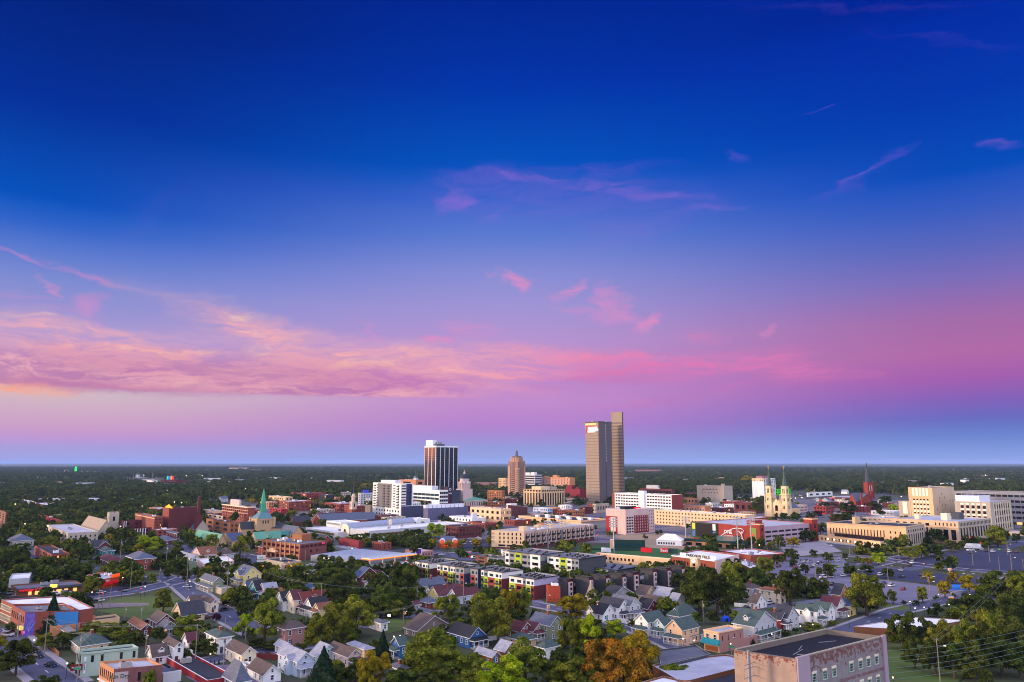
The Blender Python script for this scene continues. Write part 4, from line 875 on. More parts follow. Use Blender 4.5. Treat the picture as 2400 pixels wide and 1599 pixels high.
G.panel('banner', 'L', .01, .10, .18, .95, w('banner', (120,140,60)), d=1.2); o = MB(); o.tube((0,0,0),(0,-.3,0),1.9,AD('tomato',(220,60,40)),14); o = o.build('banner_emblem', G.root); (x,y),rz = G.pt('L', .065, 1.2); o.location = (x,y,G.h*.52); o.rotation_euler=(0,0,rz)
G.panel('right_field_seats', 'L', .12, .62, -.05, .16, w('seats', (120,140,130), sc=1.5, var=.5), d=9, back=0)
G.box('roof_house', G.a*.05, G.a*.2, G.b*.0+6, G.b*.2, G.h-.7, G.h+4.5, w('score_brick', (142,52,40)), RM('flat')); G.done()
# ================================================================== ball park
FG = mat('outfield_grass', (44,88,40), .95, .2, .05); TRK = mat('warning_track', (150,92,60), .95, .1, .1); SEATG = w('stadium_green', (24,58,48)); BERM = mat('berm_seating', (150,128,104), .9, .25, .4, streak=.2)
patch('ball_field', 'h', [(880,500),(1350,470),(2400,520),(2700,600),(2300,700),(1500,620),(900,590)], FG, kind='structure')
patch('berm', 'h', [(1350,330),(2100,290),(2700,380),(2500,530),(1900,500)], BERM, kind='structure')
def slab(name, label, cat, T, C, yb, L, R, th, wall, roof, **k): return bld(name, label, cat, T, C, yb, L, R, th=th, wall=wall, roof=roof, **k)
b = slab('green_batters_screen', 'dark green stadium block with a rooftop deck behind centre field', 'stadium building', 'h', (1778,392), 515, (1392,385), 1830, 62, SEATG, 'flatdk', units=0); b.win('L', 8, 1, .3, .65, wf=.9, hf=.9, gl=GLASSG)
b.panel('curved_end', 'L', 1.0, 1.12, 0, 1.0, 'peach', d=.2, back=6)
b = slab('outfield_wall', 'green outfield wall across the ball park', 'wall', 'h', (1870,520), 545, (950,500), 1900, 62, SEATG, 'green', units=0, par=.2)
b = slab('outfield_wall', 'right outfield wall of the ball park with a yellow top line', 'wall', 'E', (0,1200), 1240, (-560,1150), 240, 62, SEATG, 'green', units=0, par=.2) if False else None
# white canopy building on the near side
SBR = w('stadium_brick', (140,70,52))
b = slab('stadium_building', 'curved white-roofed ball park building in front of the outfield', 'stadium building', 'h', (2165,655), 775, (1145,570), (2190,640), 60, 'peach', 'white', units=0, cap='white'); b.win('L', 9, 1, .35, .7, wf=.45, hf=.9, u0=.45, u1=.92); b.panel('brick_end', 'L', .93, 1, 0, 1, SBR, d=.1); b.done()
b = slab('stadium_building', 'brick ball park entrance with arches and the field name in white', 'stadium building', 'E', (445,1375), 1568, (-150,1300), (770,1290), 55, SBR, 'white', units=0, cap='white')
b.win('L', 12, 1, .35, .7, wf=.5, hf=.85, u0=.2, u1=.98, gl=GLASSB); b.win('L', 12, 1, .03, .3, wf=.6, hf=.95, u0=.2, u1=.98, gl=DARKO); b.panel('white_side', 'R', 0, 1, 0, 1, 'pink', d=.15); b.win('R', 3, 1, .4, .62, wf=.4, hf=.9, u0=.7, u1=.97)
b.panel('name_board', 'L', -.02, .80, 1.02, 1.28, WHT, d=-.2, back=.5); b.text('L', .38, b.h*1.15, 'PARKVIEW FIELD', 2.3, DKM, d=.0)
b.panel('white_cornice', 'L', 0, 1, .93, 1.0, WHT, d=.5); b.done()
t = gp('E', 168, 1600); 
b = slab('clock_tower', 'tan square clock tower at the ball park entrance', 'clock tower', 'E', (205,1345), 1590, 98, 238, 50, 'tan', 'flatlt', units=0)
b.win('L', 1, 3, .1, .72, wf=.35, hf=.75, gl=GLASSB); q = MB(); q.tube((0,0,0),(0,-.3,0),1.4,mat('lit_clock',(255,244,220),emit=1.2),16); o = q.build('clock_face', b.root); (x,y),rz = b.pt('L',.5,.1); o.location=(x,y,b.h*.84); o.rotation_euler=(0,0,rz)
b.panel('cornice','L',-.05,1.05,.95,1.02,'cream',d=.8,back=0); b.panel('cornice','R',-.0,1.05,.95,1.02,'cream',d=.77,back=0); b.done()
b = slab('stadium_annex', 'low white-roofed annex with roof machinery right of the ball park entrance', 'building', 'E', (935,1300), 1400, (500,1230), (1420,1275), 55, SBR, 'white', units=4, cap='white')
b = slab('stadium_annex', 'small white-roofed shop with green doors below the ball park annex', 'shop', 'E', (935,1480), 1568, (750,1390), (1040,1440), 55, SBR, 'white', units=5, cap='cream'); b.win('L', 3, 1, .05, .5, wf=.5, hf=.9, gl=GLASSG)
# concourse with arches under the scoreboard wall
b = slab('concourse', 'green concourse with tan arches under the scoreboard wall', 'stadium stand', 'E', (850,1120), 1215, (20,1070), 900, 62, SEATG, 'dkgrey', units=0, par=.2)
b.win('L', 6, 1, .02, .5, wf=.72, hf=.95, gl=DARKO); 
for i in range(7): b.panel('arch_pier', 'L', max(0,i/6-.03), min(1,i/6+.03), 0, .62, 'orange', d=.5)
b.panel('arch_band', 'L', 0, 1, .5, .62, 'orange', d=.4)
for i in range(7): b.panel('seat_row', 'L', .1, .55, 1.0+i*.09, 1.05+i*.09, w('seat_row', (110,130,124), sc=2., var=.5), d=-1.-i*.9, back=1.9+i*.9)
b.done()
def ads():
    AR = AD('red', (214,20,40)); specs = [('E', 60, 1265, 'pink1', (220,20,110), '', 90), ('E', 180, 1272, 'red2', (220,24,50), '', 80), ('h', 1850, 545, 'red', (214,20,40), '', 150), ('h', 2095, 552, 'redb', (204,20,40), 'Best', 105), ('h', 2220, 555, 'grn', (30,70,60), '', 130), ('h', 1295, 545, 'wht', (224,222,230), '', 135)]
    for T_, x, y, n, c, tx, wd in specs:
        P = gp(T_, x, y+22); sc = 1/(FPX/P[1]); W_ = wd/K*P[1]/FPX; H__ = 3.2
        t = thing('advert_board', {'pink1':'magenta advertising board on the outfield wall','red2':'smaller red advertising board beside the magenta one','red':'wide red advertising board on the outfield wall','redb':'red advertising board reading Best','grn':'dark green advertising board right of the red Best board','wht':'white advertising board left of the ball park floodlight'}[n], 'advertising board', (P[0], P[1], 0), radians(-28))
        q = MB(); q.box(-W_/2, W_/2, -.15, .15, .6, .6+H__, AD(n, c)); q.build('board', t); q = MB()
        for u in (-.35, .35): q.box(W_*u-.1, W_*u+.1, -.1, .1, 0, .6, DKM)
        q.build('post', t)
        if tx: text(tx, 3.0, WHT, t, (0, -.2, .6+H__/2), 0)
ads()
def tent():
    P = gp('h', 2180, 455); t = thing('event_tent', 'white marquee with arched clear windows on the ball park berm', 'tent', (P[0], P[1], 0), radians(-22))
    s_ = P[1]/FPX/K; W_, Dp = 330*s_/2, 12
    q = MB(); q.box(-W_, W_, -Dp/2, Dp/2, 0, 4, WHT); q.build('wall', t)
    q = MB(); q.hip(-W_, W_, -Dp/2, Dp/2, 4, 4.5, WHT, WHT, oh=.3); q.build('roof', t)
    for i in range(7): inst('window', winmesh(None, GLASS), t, (-W_*.8+i*W_*.2, -Dp/2, 1.8), 0, (W_*.12, 1, 1.6))
tent()
# floodlight masts
def flood():
    FL = mat('floodlight_bank', (170,172,180), .4, .1)
    for i, (T_, x, yt, yb, lb) in enumerate([('h',498,110,510,'left of the pair over the cream mixed-use block'),('h',690,85,470,'right of the pair over the cream mixed-use block'),('h',1405,80,570,'by the dark green stadium block'),('E',48,760,1060,'left of the scoreboard'),('E',765,765,1270,'in front of the ONE sign'),('E',955,765,1250,'in front of the tomato banner')]):
        P = gp(T_, x, yb); yt_ = S(T_, 0, yt)[1]; h = zfor(P[1], yt_)
        t = thing('floodlight_mast', 'grey ball park floodlight mast '+lb, 'floodlight', (P[0], P[1], 0), radians(-25), 'floodlight masts around the ball park')
        q = MB(); q.tube((0,0,0),(0,0,h), .55, METAL, 8, .32); q.build('mast', t)
        for j in range(4):
            q = MB(); z = h-1-j*1.7; q.box(-3.4, 3.4, -.15, .15, z-.12, z+.12, METAL)
            for k in range(6): q.box(-3.2+k*1.1, -2.5+k*1.1, -.7, -.15, z-.4, z+.45, FL)
            q.build('lamp_bank', t)
flood()
# ================================================================== churches
def gablebody(t, name, x0, x1, y0, y1, h, rise, axis, wall, roof, trim=None, oh=.4):
    q = MB(); q.box(x0, x1, y0, y1, 0, h, wall)
    if axis == 'x':
        c = (y0+y1)/2
        for x in (x0+.01, x1-.01): q.poly([(x,y0,h),(x,y1,h),(x,c,h+rise)], wall)
    else:
        c = (x0+x1)/2
        for y in (y0+.01, y1-.01): q.poly([(x0,y,h),(x1,y,h),(c,y,h+rise)], wall)
    q.build(name, t); q = MB(); q.gable(x0, x1, y0, y1, h, rise, axis, roof, trim or wall, oh=oh); q.build('roof', t)
def spire(t, name, x, y, r, z0, z1, m, n=8):
    q = MB(); q.cyl(x, y, r, .08, z0, z1, m, n, pi/n); return q.build(name, t)
def cathedral():
    P = gp('E', 1447, 782); th = 50; t = thing('twin_spired_cathedral', 'cream stone church with two green spires topped by gold crosses', 'church', (P[0], P[1], 0), radians(90-th))
    # local x = away to the right (nave), local y = along the facade to the left
    sc = P[1]/FPX/K; L = along(P, 0, (-sin(radians(90-th)), cos(radians(90-th))), S('E',1140,0)[0]); L = abs(L)
    zt = lambda y: zfor(P[1], 1080+y/K); ST = w('cathedral_stone', (222,196,150)); tw = L*.30; SL = RM('slate')
    for k, y0 in enumerate((0, L-tw)):
        q = MB(); q.box(0, tw, y0, y0+tw, 0, zt(600), ST); q.box(.8, tw-.8, y0+.8, y0+tw-.8, zt(600), zt(470), ST); q.box(1.3, tw-1.3, y0+1.3, y0+tw-1.3, zt(470), zt(352), ST)
        for cx_ in (0.2, tw-.2):
            for cy_ in (y0+.2, y0+tw-.2): q.cyl(cx_, cy_, 1.1, .5, 0, zt(480), ST, 6)
        for z in (zt(600), zt(470)): q.box(-.3, tw+.3, y0-.3, y0+tw+.3, z-.5, z+.3, ST)
        q.build('bell_tower', t)
        q = MB()
        for z0, z1 in ((zt(455), zt(390)), (zt(560), zt(520)), (zt(670), zt(620))):
            ins = 1.3 if z0 > zt(470) else (.8 if z0 > zt(600) else 0)
            for d_ in (-.9, .9):
                yc = y0+tw/2+d_; q.box(ins-.1, ins+.1, yc-.45, yc+.45, z0, z1, GLASSB); xc = tw/2+d_; q.box(xc-.45, xc+.45, y0+ins-.1, y0+ins+.1, z0, z1, GLASSB)
        q.build('louvre_window', t)
        s_ = spire(t, 'spire', tw/2, y0+tw/2, 2.9, zt(352), zt(118), w('spire_copper', (78,98,84)))
        q = MB(); z = zt(118); q.tube((tw/2,y0+tw/2,z-.5),(tw/2,y0+tw/2,z+4.3),.28,mat('gold', (240,170,60), .4, emit=.6),6); q.tube((tw/2,y0+tw/2-1.5,z+2.7),(tw/2,y0+tw/2+1.5,z+2.7),.28,_M['gold'],6); q.build('cross', t)  # the gold is emissive: its shine is put in as glow
    q = MB(); y0, y1 = tw, L-tw; q.box(1.2, 6, y0, y1, 0, zt(620), ST); q.poly([(1.2,y1,zt(620)),(1.2,y0,zt(620)),(1.2,(y0+y1)/2,zt(525))], ST); q.build('facade', t)
    q = MB(); yc = (y0+y1)/2; q.box(.95, 1.25, yc-1.8, yc+1.8, zt(700), zt(640), GLASSB); q.tube((.95,yc,zt(640)),(1.25,yc,zt(640)),1.8,GLASSB,14); q.build('rose_window', t)
    q = MB(); q.box(.6, 1.2, yc-2.6, yc+2.6, 0, 5, ST); q.box(.5, .62, yc-1.5, yc+1.5, 0, 3.6, DARKO); q.tube((.5,yc,3.6),(.62,yc,3.6),1.5,DARKO,12); q.build('portal', t)
    a = along(P, 15, (sin(radians(th)), cos(radians(th))), S('E',1612,0)[0])
    gablebody(t, 'nave', 6, a, .8, L-.8, zt(660), zt(545)-zt(660), 'x', ST, SL)
    for i in range(8): inst('lancet_window', winmesh(None, GLASSB), t, (9+i*(a-12)/8, .8, zt(730)), 0, (1.0, 1, 5.5)); 
    for i in range(8): q = MB(); x = 10.8+i*(a-12)/8; q.box(x-.4, x+.4, .1, .8, 0, zt(680), ST); q.build('buttress', t)
    FOOT.append((P, (a*sin(radians(th)), a*cos(radians(th))), (-L*cos(radians(th)), L*sin(radians(th)))))
cathedral()
def redchurch():
    P = gp('F', 240, 690); t = thing('red_brick_church', 'red brick church with a tall slender dark spire lit by a street lamp', 'church', (P[0], P[1], 0), radians(10))
    m = P[1]/FPX/K; z = lambda y: zfor(P[1], 1080+y/K); BR = w('church_red', (132,54,44)); RS = RM('slate')
    x = lambda px: (px-240)*m
    gablebody(t, 'nave', x(25), x(350), 0, 14, z(555), z(445)-z(555), 'x', BR, RS, WM('dkgrey')); gablebody(t, 'transept', x(95), x(235), -5, 6, z(520), z(455)-z(520), 'y', BR, RS, BR)
    q = MB(); q.box(x(75), x(98), -5.5, -4, 0, z(440), BR); q.box(x(225), x(245), -5.5, -4, 0, z(440), BR); q.build('turret', t)
    gablebody(t, 'porch', x(205), x(330), -9, -2, z(660), z(620)-z(660), 'x', BR, RS, BR)
    r = 42*m; cx_ = x(278); q = MB(); q.box(cx_-r, cx_+r, 2, 2+2*r, 0, z(300), BR)
    for dx in (-r, r):
        for dy in (0, 2*r): q.cyl(cx_+dx, 2+dy, 1.2, .5, 0, z(285), BR, 6)
    q.build('tower', t)
    q = MB()
    for k in (-.4, .4): q.box(cx_+k*r-.6, cx_+k*r+.6, 1.8, 2.2, z(420), z(340), w('pale_louvre', (190,170,150)))
    q.build('tower_window', t)
    spire(t, 'spire', cx_-1, 2+r, r*.85, z(300), z(10), WM('dkgrey')); q = MB(); q.tube((cx_-1,2+r,z(14)),(cx_-1,2+r,z(-4)),.3,_M['gold'],5); q.build('cross', t)
    for i in range(3): inst('window', winmesh(None, GLASSB), t, (x(120)+i*x(40+240)*1., -5, z(600)), 0, (1.6,1,5))
    FOOT.append((P, (30,5), (-3,18)))
redchurch()
def greenchurch():
    P = gp('B', 1180, 1045); t = thing('green_spired_church', 'stone church with a patinated green copper spire and green roofs', 'church', (P[0], P[1], 0), radians(40))
    m = P[1]/FPX/K; z = lambda y: zfor(P[1]+8, 1080+y/K); ST = w('church_tan', (182,150,112)); CG = RM('copper'); GS = w('spire_green', (78,158,124)); DK = RM('dark')
    r = 7.8
    q = MB(); q.box(0, 2*r, 0, 2*r, 0, z(800), ST); q.box(-.4, 2*r+.4, -.4, 2*r+.4, z(800)-.6, z(795), ST)
    for a in (0, 2*r):
        for b_ in (0, 2*r): q.box(a-1, a+1, b_-1, b_+1, 0, z(775), ST)
    q.build('crossing_tower', t)
    q = MB()
    for k in (.35,.5,.65): q.box(2*r*k-.5, 2*r*k+.5, -.12, .1, z(860), z(820), DARKO); q.box(-.12, .1, 2*r*k-.5, 2*r*k+.5, z(860), z(820), DARKO)
    q.build('belfry_opening', t)
    q = MB(); q.prism([(0,0),(2*r,0),(2*r,2*r),(0,2*r)], z(795), z(702), RM('teal') if 0 else w('pyramid_copper', (88,124,128)), [(r-2.2,r-2.2),(r+2.2,r-2.2),(r+2.2,r+2.2),(r-2.2,r+2.2)]); q.build('pyramid_roof', t)
    q = MB(); q.cyl(r, r, 2.9, 2.3, z(702), z(600), GS, 8); q.cyl(r, r, 2.5, 1.6, z(600), z(480), GS, 8); q.cyl(r, r, 1.5, .1, z(480), z(383), GS, 8)
    for i in range(8):
        an = 2*pi*i/8; q.tube((r+2.9*cos(an), r+2.9*sin(an), z(702)), (r+2.5*cos(an), r+2.5*sin(an), z(585)), .35, GS, 5)
    q.build('spire', t)
    gablebody(t, 'nave', 3, 2*r-3, 2*r, 2*r+20, z(900), z(785)-z(900)-2, 'y', ST, CG, ST)
    q = MB(); q.cyl(2*r+6, 3, 8.5, 8.5, 0, z(930), ST, 14); q.build('apse', t); q = MB(); q.cyl(2*r+6, 3, 9, .3, z(930), z(840), DK, 14); q.build('apse_roof', t)
    gablebody(t, 'transept', -12, 0, 5, 2*r-2, z(930), 6, 'x', ST, DK, ST)
    for yy in (8.2, 13.5): inst('lancet_window', winmesh(None, GLASSB), t, (-12, yy, 6), -pi/2, (1.8,1,8))
    FOOT.append((P, (30,26), (-26,32)))
    specs = [('long stone hall with a green copper roof left of the church', 'copper', (645,1120), 1190, 320, 760, 5.5, 'y'), ('stone wing with a blue-green roof between the hall and the church', 'blue', (850,1110), 1170, 660, 1060, 5, 'x'),
             ('gabled stone house with a pale green roof below the spire', 'copper', (1170,1080), 1155, 1102, 1330, 5, 'x'), ('gabled stone hall with a green roof in front of the apse', 'copper', (1345,1070), 1130, 1310, 1520, 5.5, 'x'),
             ('stone hall with a dark blue roof right of the church', 'slate', (1690,1010), 1085, 1490, 1825, 6, 'y'), ('low hall with a turquoise roof right of the church', 'teal', (1500,1040), 1085, 1470, 1660, 4, 'x'), ('small green-roofed vestry below the apse', 'copper', (1400,1095), 1130, 1380, 1520, 3.4, 'x')]
    for lb, rf, C, yb, xl, xr, ri, ax in specs:
        b = Bld('church_hall', lb, 'church hall', 'B', C, yb, xl, xr, th=50, wall=ST, body=False)
        gablebody(b.root, 'wall', 0, b.a, 0, b.b, b.h, ri, ax, ST, RM(rf), ST)
        n = max(2, int(b.a/5)); b.win('R', n, 1, .3, .8, wf=.3, hf=.7, gl=GLASSB); n = max(1, int(b.b/6)); b.win('L', n, 1, .3, .8, wf=.3, hf=.7, gl=GLASSB)
greenchurch()
def steeple():
    P = gp('C', 158, 1112); t = thing('white_steeple_church', 'brick and cream steeple with a slim grey spire beside the downtown blocks', 'church', (P[0], P[1], 0), radians(40))
    m = P[1]/FPX/K; z = lambda y: zfor(P[1], 1020+y/K); CR = w('steeple_cream', (206,184,160)); BRK = WM('brick')
    r = 36*m
    q = MB(); q.box(-r,r,-r,r,0,z(1020),BRK); q.box(-r*.95,r*.95,-r*.95,r*.95,z(1020),z(920),CR); q.box(-r*1.02,r*1.02,-r*1.02,r*1.02,z(925),z(915),CR); q.build('tower', t)
    q = MB(); q.cyl(0,0,r*.75,r*.7,z(915),z(845),CR,8); q.cyl(0,0,r*.85,r*.3,z(845),z(805),CR,8); q.build('belfry', t)
    for an in (pi, -pi/2): inst('belfry_opening', winmesh(None, DARKO), t, (r*.95*cos(an), r*.95*sin(an), z(965)), an+pi/2, (1.6,1,4.5))
    spire(t, 'spire', 0, 0, r*.28, z(810), z(600), WM('dkgrey'))
    for (T_, C, yb, xl, xr, rise, lb) in (('C', (240,1150), 1180, 0, 560, 5, 'wide dark-roofed brick church hall below the white steeple'), ('C', (330,1165), 1190, 210, 560, 4, 'second dark-roofed hall right of the white steeple')):
        b = Bld('church_hall', lb, 'church hall', T_, C, yb, xl, xr, th=50, wall='dkbrick', body=False); gablebody(b.root, 'wall', 0, b.a, 0, b.b, b.h, rise, 'x', WM('dkbrick'), RM('slate'), WM('dkbrick'))
steeple()
def stonechurch():
    b = bld('stone_church_hall', 'grey limestone church wing with a flat roof below the battlemented tower', 'church hall', 'A', (940,995), 1170, 635, 1355, th=50, wall='putty', roof='flatlt', units=2, cap='stone')
    b.win('R', 6, 2, .2, .85, wf=.3, hf=.5).win('L', 7, 2, .2, .85, wf=.3, hf=.5).done()
    b = Bld('stone_church', 'limestone church with a grey gable roof and crenellated square tower', 'church', 'A', (1350,975), 1110, 1110, 1560, th=50, wall='putty', body=False)
    gablebody(b.root, 'nave', 0, b.a, 0, b.b, b.h, 9, 'y', WM('putty'), RM('tan'), WM('putty'))
    P = gp('A', 1335, 1010); m = P[1]/FPX/K; z = zfor(P[1], 1080+720/K)
    t = b.root; dx, dy = P[0]-b.P[0], P[1]-b.P[1]+26; c, s_ = cos(-b.rz), sin(-b.rz); lx, ly = dx*c-dy*s_, dx*s_+dy*c
    q = MB(); r = 4.3; z = zfor(P[1]+26, 1080+722/K); q.box(lx-r,lx+r,ly-r,ly+r,0,z,WM('putty'))
    for i in range(4):
        for sx in (-r, r-.5): q.box(lx-r+i*2.3, lx-r+i*2.3+1.2, ly+sx, ly+sx+.5, z, z+1.3, WM('putty'))
        for sx in (-r, r-.5): q.box(lx+sx+.01, lx+sx+.49, ly-r+.6+i*2.0, ly-r+1.5+i*2.0, z, z+1.25, WM('putty'))
    q.build('tower', t)
    q = MB(); q.box(lx-1,lx+1,ly-r-.1,ly-r+.1,z-7,z-3,DARKO); q.box(lx-r-.1,lx-r+.1,ly-1,ly+1,z-7,z-3,DARKO); q.build('belfry_opening', t)
    b = Bld('stone_church', 'gabled grey stone church in front of the maroon block', 'church', 'B', (345,945), 1000, 205, 525, th=50, wall='putty', body=False); gablebody(b.root, 'nave', 0, b.a, 0, b.b, b.h, 8, 'y', WM('putty'), RM('slate'), WM('putty')); b.win('L', 3, 1, .2, .9, wf=.3, hf=.6)
    b = Bld('brick_hall', 'long brick hall with a dark roof and a gabled front with a cross', 'church hall', 'B', (2085,840), 900, 1935, 2700, th=50, wall='brick', body=False); gablebody(b.root, 'wall', 0, b.a, 0, b.b, b.h, 7, 'x', WM('brick'), RM('slate'), WHT)
    b = Bld('brick_hall', 'small brick chapel with a steep dark roof left of the long brick hall', 'church hall', 'B', (1705,850), 905, 1640, 1930, th=50, wall='brick', body=False); gablebody(b.root, 'wall', 0, b.a, 0, b.b, b.h, 6, 'x', WM('dkbrick'), RM('dark'), WM('brick'))
stonechurch()
# ================================================================== barrel-roofed hall
b = bld('barrel_roofed_hall', 'cream hall with a blue-grey barrel roof and a round window in its end wall', 'hall', 'C', (105,1300), 1415, -5, (1010,1205), th=50, wall='cream', roof='flat', units=0)
q = b.mb(); n = 12; r = b.b/2
for i in range(n):
    a0, a1 = pi*i/n, pi*(i+1)/n
    y0, z0, y1, z1 = r-r*cos(a0), b.h+r*.62*sin(a0), r-r*cos(a1), b.h+r*.62*sin(a1)
    q.poly([(0,y0,z0),(b.a,y0,z0),(b.a,y1,z1),(0,y1,z1)], RM('metal')); 
q.poly([(0,r-r*cos(pi*i/n),b.h+r*.62*sin(pi*i/n)) for i in range(n+1)], WM('cream')); q.poly([(b.a,r-r*cos(pi*i/n),b.h+r*.62*sin(pi*i/n)) for i in range(n,-1,-1)], WM('cream')); q.build('barrel_roof', b.root)
q = MB(); q.tube((0,0,0),(0,-.2,0),1.9,DARKO,18); o = q.build('round_window', b.root); (x,y),rz = b.pt('L',.5,.05); o.location=(x,y,b.h*.75); o.rotation_euler=(0,0,rz); b.panel('band','L',.15,.85,.33,.38,'olive',d=.1)
b = bld('library_wing', 'long white flat-roofed wing with a dark window band in front of the barrel-roofed hall', 'library', 'C', (382,1320), 1468, 125, (1690,1212), th=50, wall='ltgrey', roof='white', units=3, cap='white')
b.win('R', 12, 1, .42, .72, wf=.95, hf=.9, u0=.02, u1=.55, gl=mat('amber_glass', (90,74,40), .2)); b.win('R', 6, 1, .0, .35, wf=.9, hf=.9, u0=.3, u1=.6, gl=GLASS); b.win('L', 1, 1, .45, .62, wf=.8, hf=.9, u0=.25, u1=.7, gl=GLASSG)
q = MB(); x, y = b.a*.32+b.b*.6*b.kx, b.b*.6*b.ky; q.tube((x,y,b.h-.5),(x,y,b.h+2.5),.3,METAL,6); q.tube((x,y-.4,b.h+4),(x-.3,y+.3,b.h+4),2.6,WM('cream'),16); q.build('satellite_dish', b.root); b.done()
bld('white_block', 'plain white block at the far end of the barrel roof', 'building', 'C', (1040,1160), 1235, 860, 1218, th=50, wall='white', roof='white', units=1)
b = bld('sign_building', 'low white building with a tall blank white sign wall beside the garage', 'building', 'C', (1795,1140), 1205, 1485, 1990, th=50, wall='white', roof='white', units=2); b.win('L', 7, 1, .2, .7, wf=.35, hf=.8); b.panel('sign_wall', 'R', .02, .35, 0, 2.0, WHT, d=.6, back=1.2); b.done()
bld('roof_house', 'pale plaster box on the white roofs below the garage', 'building', 'C', (1415,1182), 1215, 1332, 1502, th=50, wall='pink', roof='flatlt', units=0)
b = bld('library', 'white modern library with a band of coloured glass, left of the barrel-roofed hall', 'library', 'B', (2300,985), 1065, 1862, 2600, th=50, wall='ltgrey', roof='white', units=1, cap='white'); b.panel('glass_band', 'L', .1, .95, .35, .7, GLASSG, d=.2); b.panel('coloured_glass', 'L', .1, .6, .36, .68, mat('coloured_glass', (110,86,40), .2, .5, .8), d=.25)
bld('library', 'upper white box of the library with a long louvre', 'library', 'B', (2340,850), 985, 2145, 2600, th=50, wall='white', roof='white', units=0).panel('louvre', 'L', .05, .95, .68, .86, 'grey', d=.2)
# ================================================================== brick office with clock and tall bays (z6)
b = bld('brick_office', 'two-storey tan brick office with a row of deep maroon windows', 'office building', 'B', (1782,1150), 1375, 1270, (2148,1105), th=42, thL=-50, wall='brown2', roof='flat', units=5, cap='tan')
b.panel('side', 'R', 0, 1, 0, 1, w('office_side', (118,68,62)), d=.06)
MW = mat('maroon_glass', (60,18,40), .15, .2)
b.win('L', 8, 2, .30, .93, wf=.82, hf=.50, gl=MW); b.win('L', 8, 1, .02, .24, wf=.8, hf=.9, gl=MW)
for i in range(9): b.panel('pier', 'L', max(0,i/8-.012), min(1,i/8+.012), 0, 1, 'orange', d=.5)
b.panel('entrance_canopy', 'L', .56, .80, .34, .46, 'peach', d=2.5); b.panel('entrance_canopy', 'L', .63, .73, .46, .58, 'peach', d=2.4)
b.win('R', 6, 1, .72, .92, wf=.8, hf=.8, gl=MW); b.win('R', 2, 1, .40, .58, wf=.35, hf=.9, u0=.3, u1=.75, gl=MW)
b.box('penthouse', b.a*.55, b.a*.92, b.b*.35, b.b*.6, b.h-.7, b.h+4.2, 'brown2'); b.text('R', .86, b.h*.9, 'Bank', 1.4, mat('pink_neon', (255,60,120), emit=1.2)); b.done()
b = bld('shop_row', 'low grey storefront with lit orange signs below the brick office', 'shop', 'B', (1560,1400), 1500, 1275, 1800, th=45, wall='putty', roof='flatdk', units=1); b.win('R', 4, 1, .1, .6, wf=.6, hf=.9, lit=.4); b.done()
b = bld('warehouse', 'big low grey-white metal warehouse with a shallow roof', 'warehouse', 'g', (240,490), 575, (-420,420), (835,385), th=45, wall='grey', roof='metal', units=0, par=.1)
b = bld('red_shed', 'dark red gable-fronted brick shop at the street corner', 'shop', 'g', (240,225), 362, -30, 290, th=50, wall='crimson', roof='dark', units=0)
bld('pale_shed', 'pale low metal shed with a lit wall lamp', 'shed', 'g', (78,330), 375, -120, 225, th=50, wall='grey', roof='metal', units=0)
b = bld('brick_house', 'two-storey orange brick commercial house with a flat roof', 'building', 'g', (562,250), 355, 428, 690, th=50, wall='brick', roof='flatlt', units=2); b.win('L', 4, 2, .15, .85, wf=.3, hf=.45).win('R', 2, 2, .15, .85, wf=.3, hf=.45)
b = bld('low_brick_shop', 'single-storey mauve brick shop with a pale roof at the junction', 'shop', 'g', (1105,372), 445, 880, 1268, th=45, wall='rose', roof='flatlt', units=1); b.win('R', 4, 1, .2, .7, wf=.3, hf=.8)
# fuel station
def fuel():
    P = gp('g', 395, 610); t = thing('fuel_canopy', 'long fuel station canopy with an orange, yellow and white lit fascia', 'canopy', (P[0], P[1], 0), radians(48))
    Ln = 38; YF = mat('yellow_fascia', (255,180,20), emit=1.0); OF = mat('orange_fascia', (255,96,20), emit=.9)
    q = MB(); q.box(0, Ln, -0, 9, 5.6, 6.1, WHT, RM('flatlt')); q.build('roof', t)
    q = MB(); q.box(-.1, Ln+.1, -.1, -.0, 5.3, 5.7, YF); q.box(-.1, 0, 0, 9, 5.3, 5.7, YF); q.box(-.12, Ln+.1, -.12, 0, 4.95, 5.3, OF); q.box(-.12, 0, 0, 9, 4.95, 5.3, OF); q.build('fascia', t)
    for i in range(4):
        q = MB(); q.box(3+i*10, 3.5+i*10, 4.2, 4.7, 0, 5.6, WHT); q.build('column', t)
        q = MB(); q.box(2.2+i*10, 4.3+i*10, 3.2, 5.6, 0, .2, CONC); q.box(2.4+i*10, 3+i*10, 3.6, 5.2, .2, 1.9, WHT); q.box(2.39+i*10, 3.01+i*10, 3.59, 5.21, 1.3, 1.9, mat('pump_red', (190,30,40), .4)); q.build('fuel_pump', t)
    P = gp('g', 960, 640); t = thing('fuel_shop', 'small shop with yellow and orange lit fascia left of the colourful flats', 'shop', (P[0], P[1], 0), radians(48))
    q = MB(); q.box(-6, 6, 0, 8, 0, 4.4, WHT, RM('flatlt')); q.build('wall', t); q = MB(); q.box(-6.1, 6.1, -.15, 0, 2.2, 3.2, YF); q.box(-6.1, 6.1, -.16, 0, 3.5, 4.1, OF); q.build('fascia', t)
    P = gp('g', 1062, 470); t = thing('pylon_sign', 'white-framed square pylon sign with a purple panel at the junction', 'sign', (P[0], P[1], 0), radians(10))
    q = MB(); q.box(-.2,.2,-.2,.2,0,3,METAL); q.build('post', t); q = MB(); q.box(-2.3,2.3,-.3,.3,3,7,WHT); q.build('frame', t); q = MB(); q.box(-1.8,1.8,-.36,-.3,3.4,6.6,w('purple_panel',(90,40,130))); q.build('panel', t)
fuel()
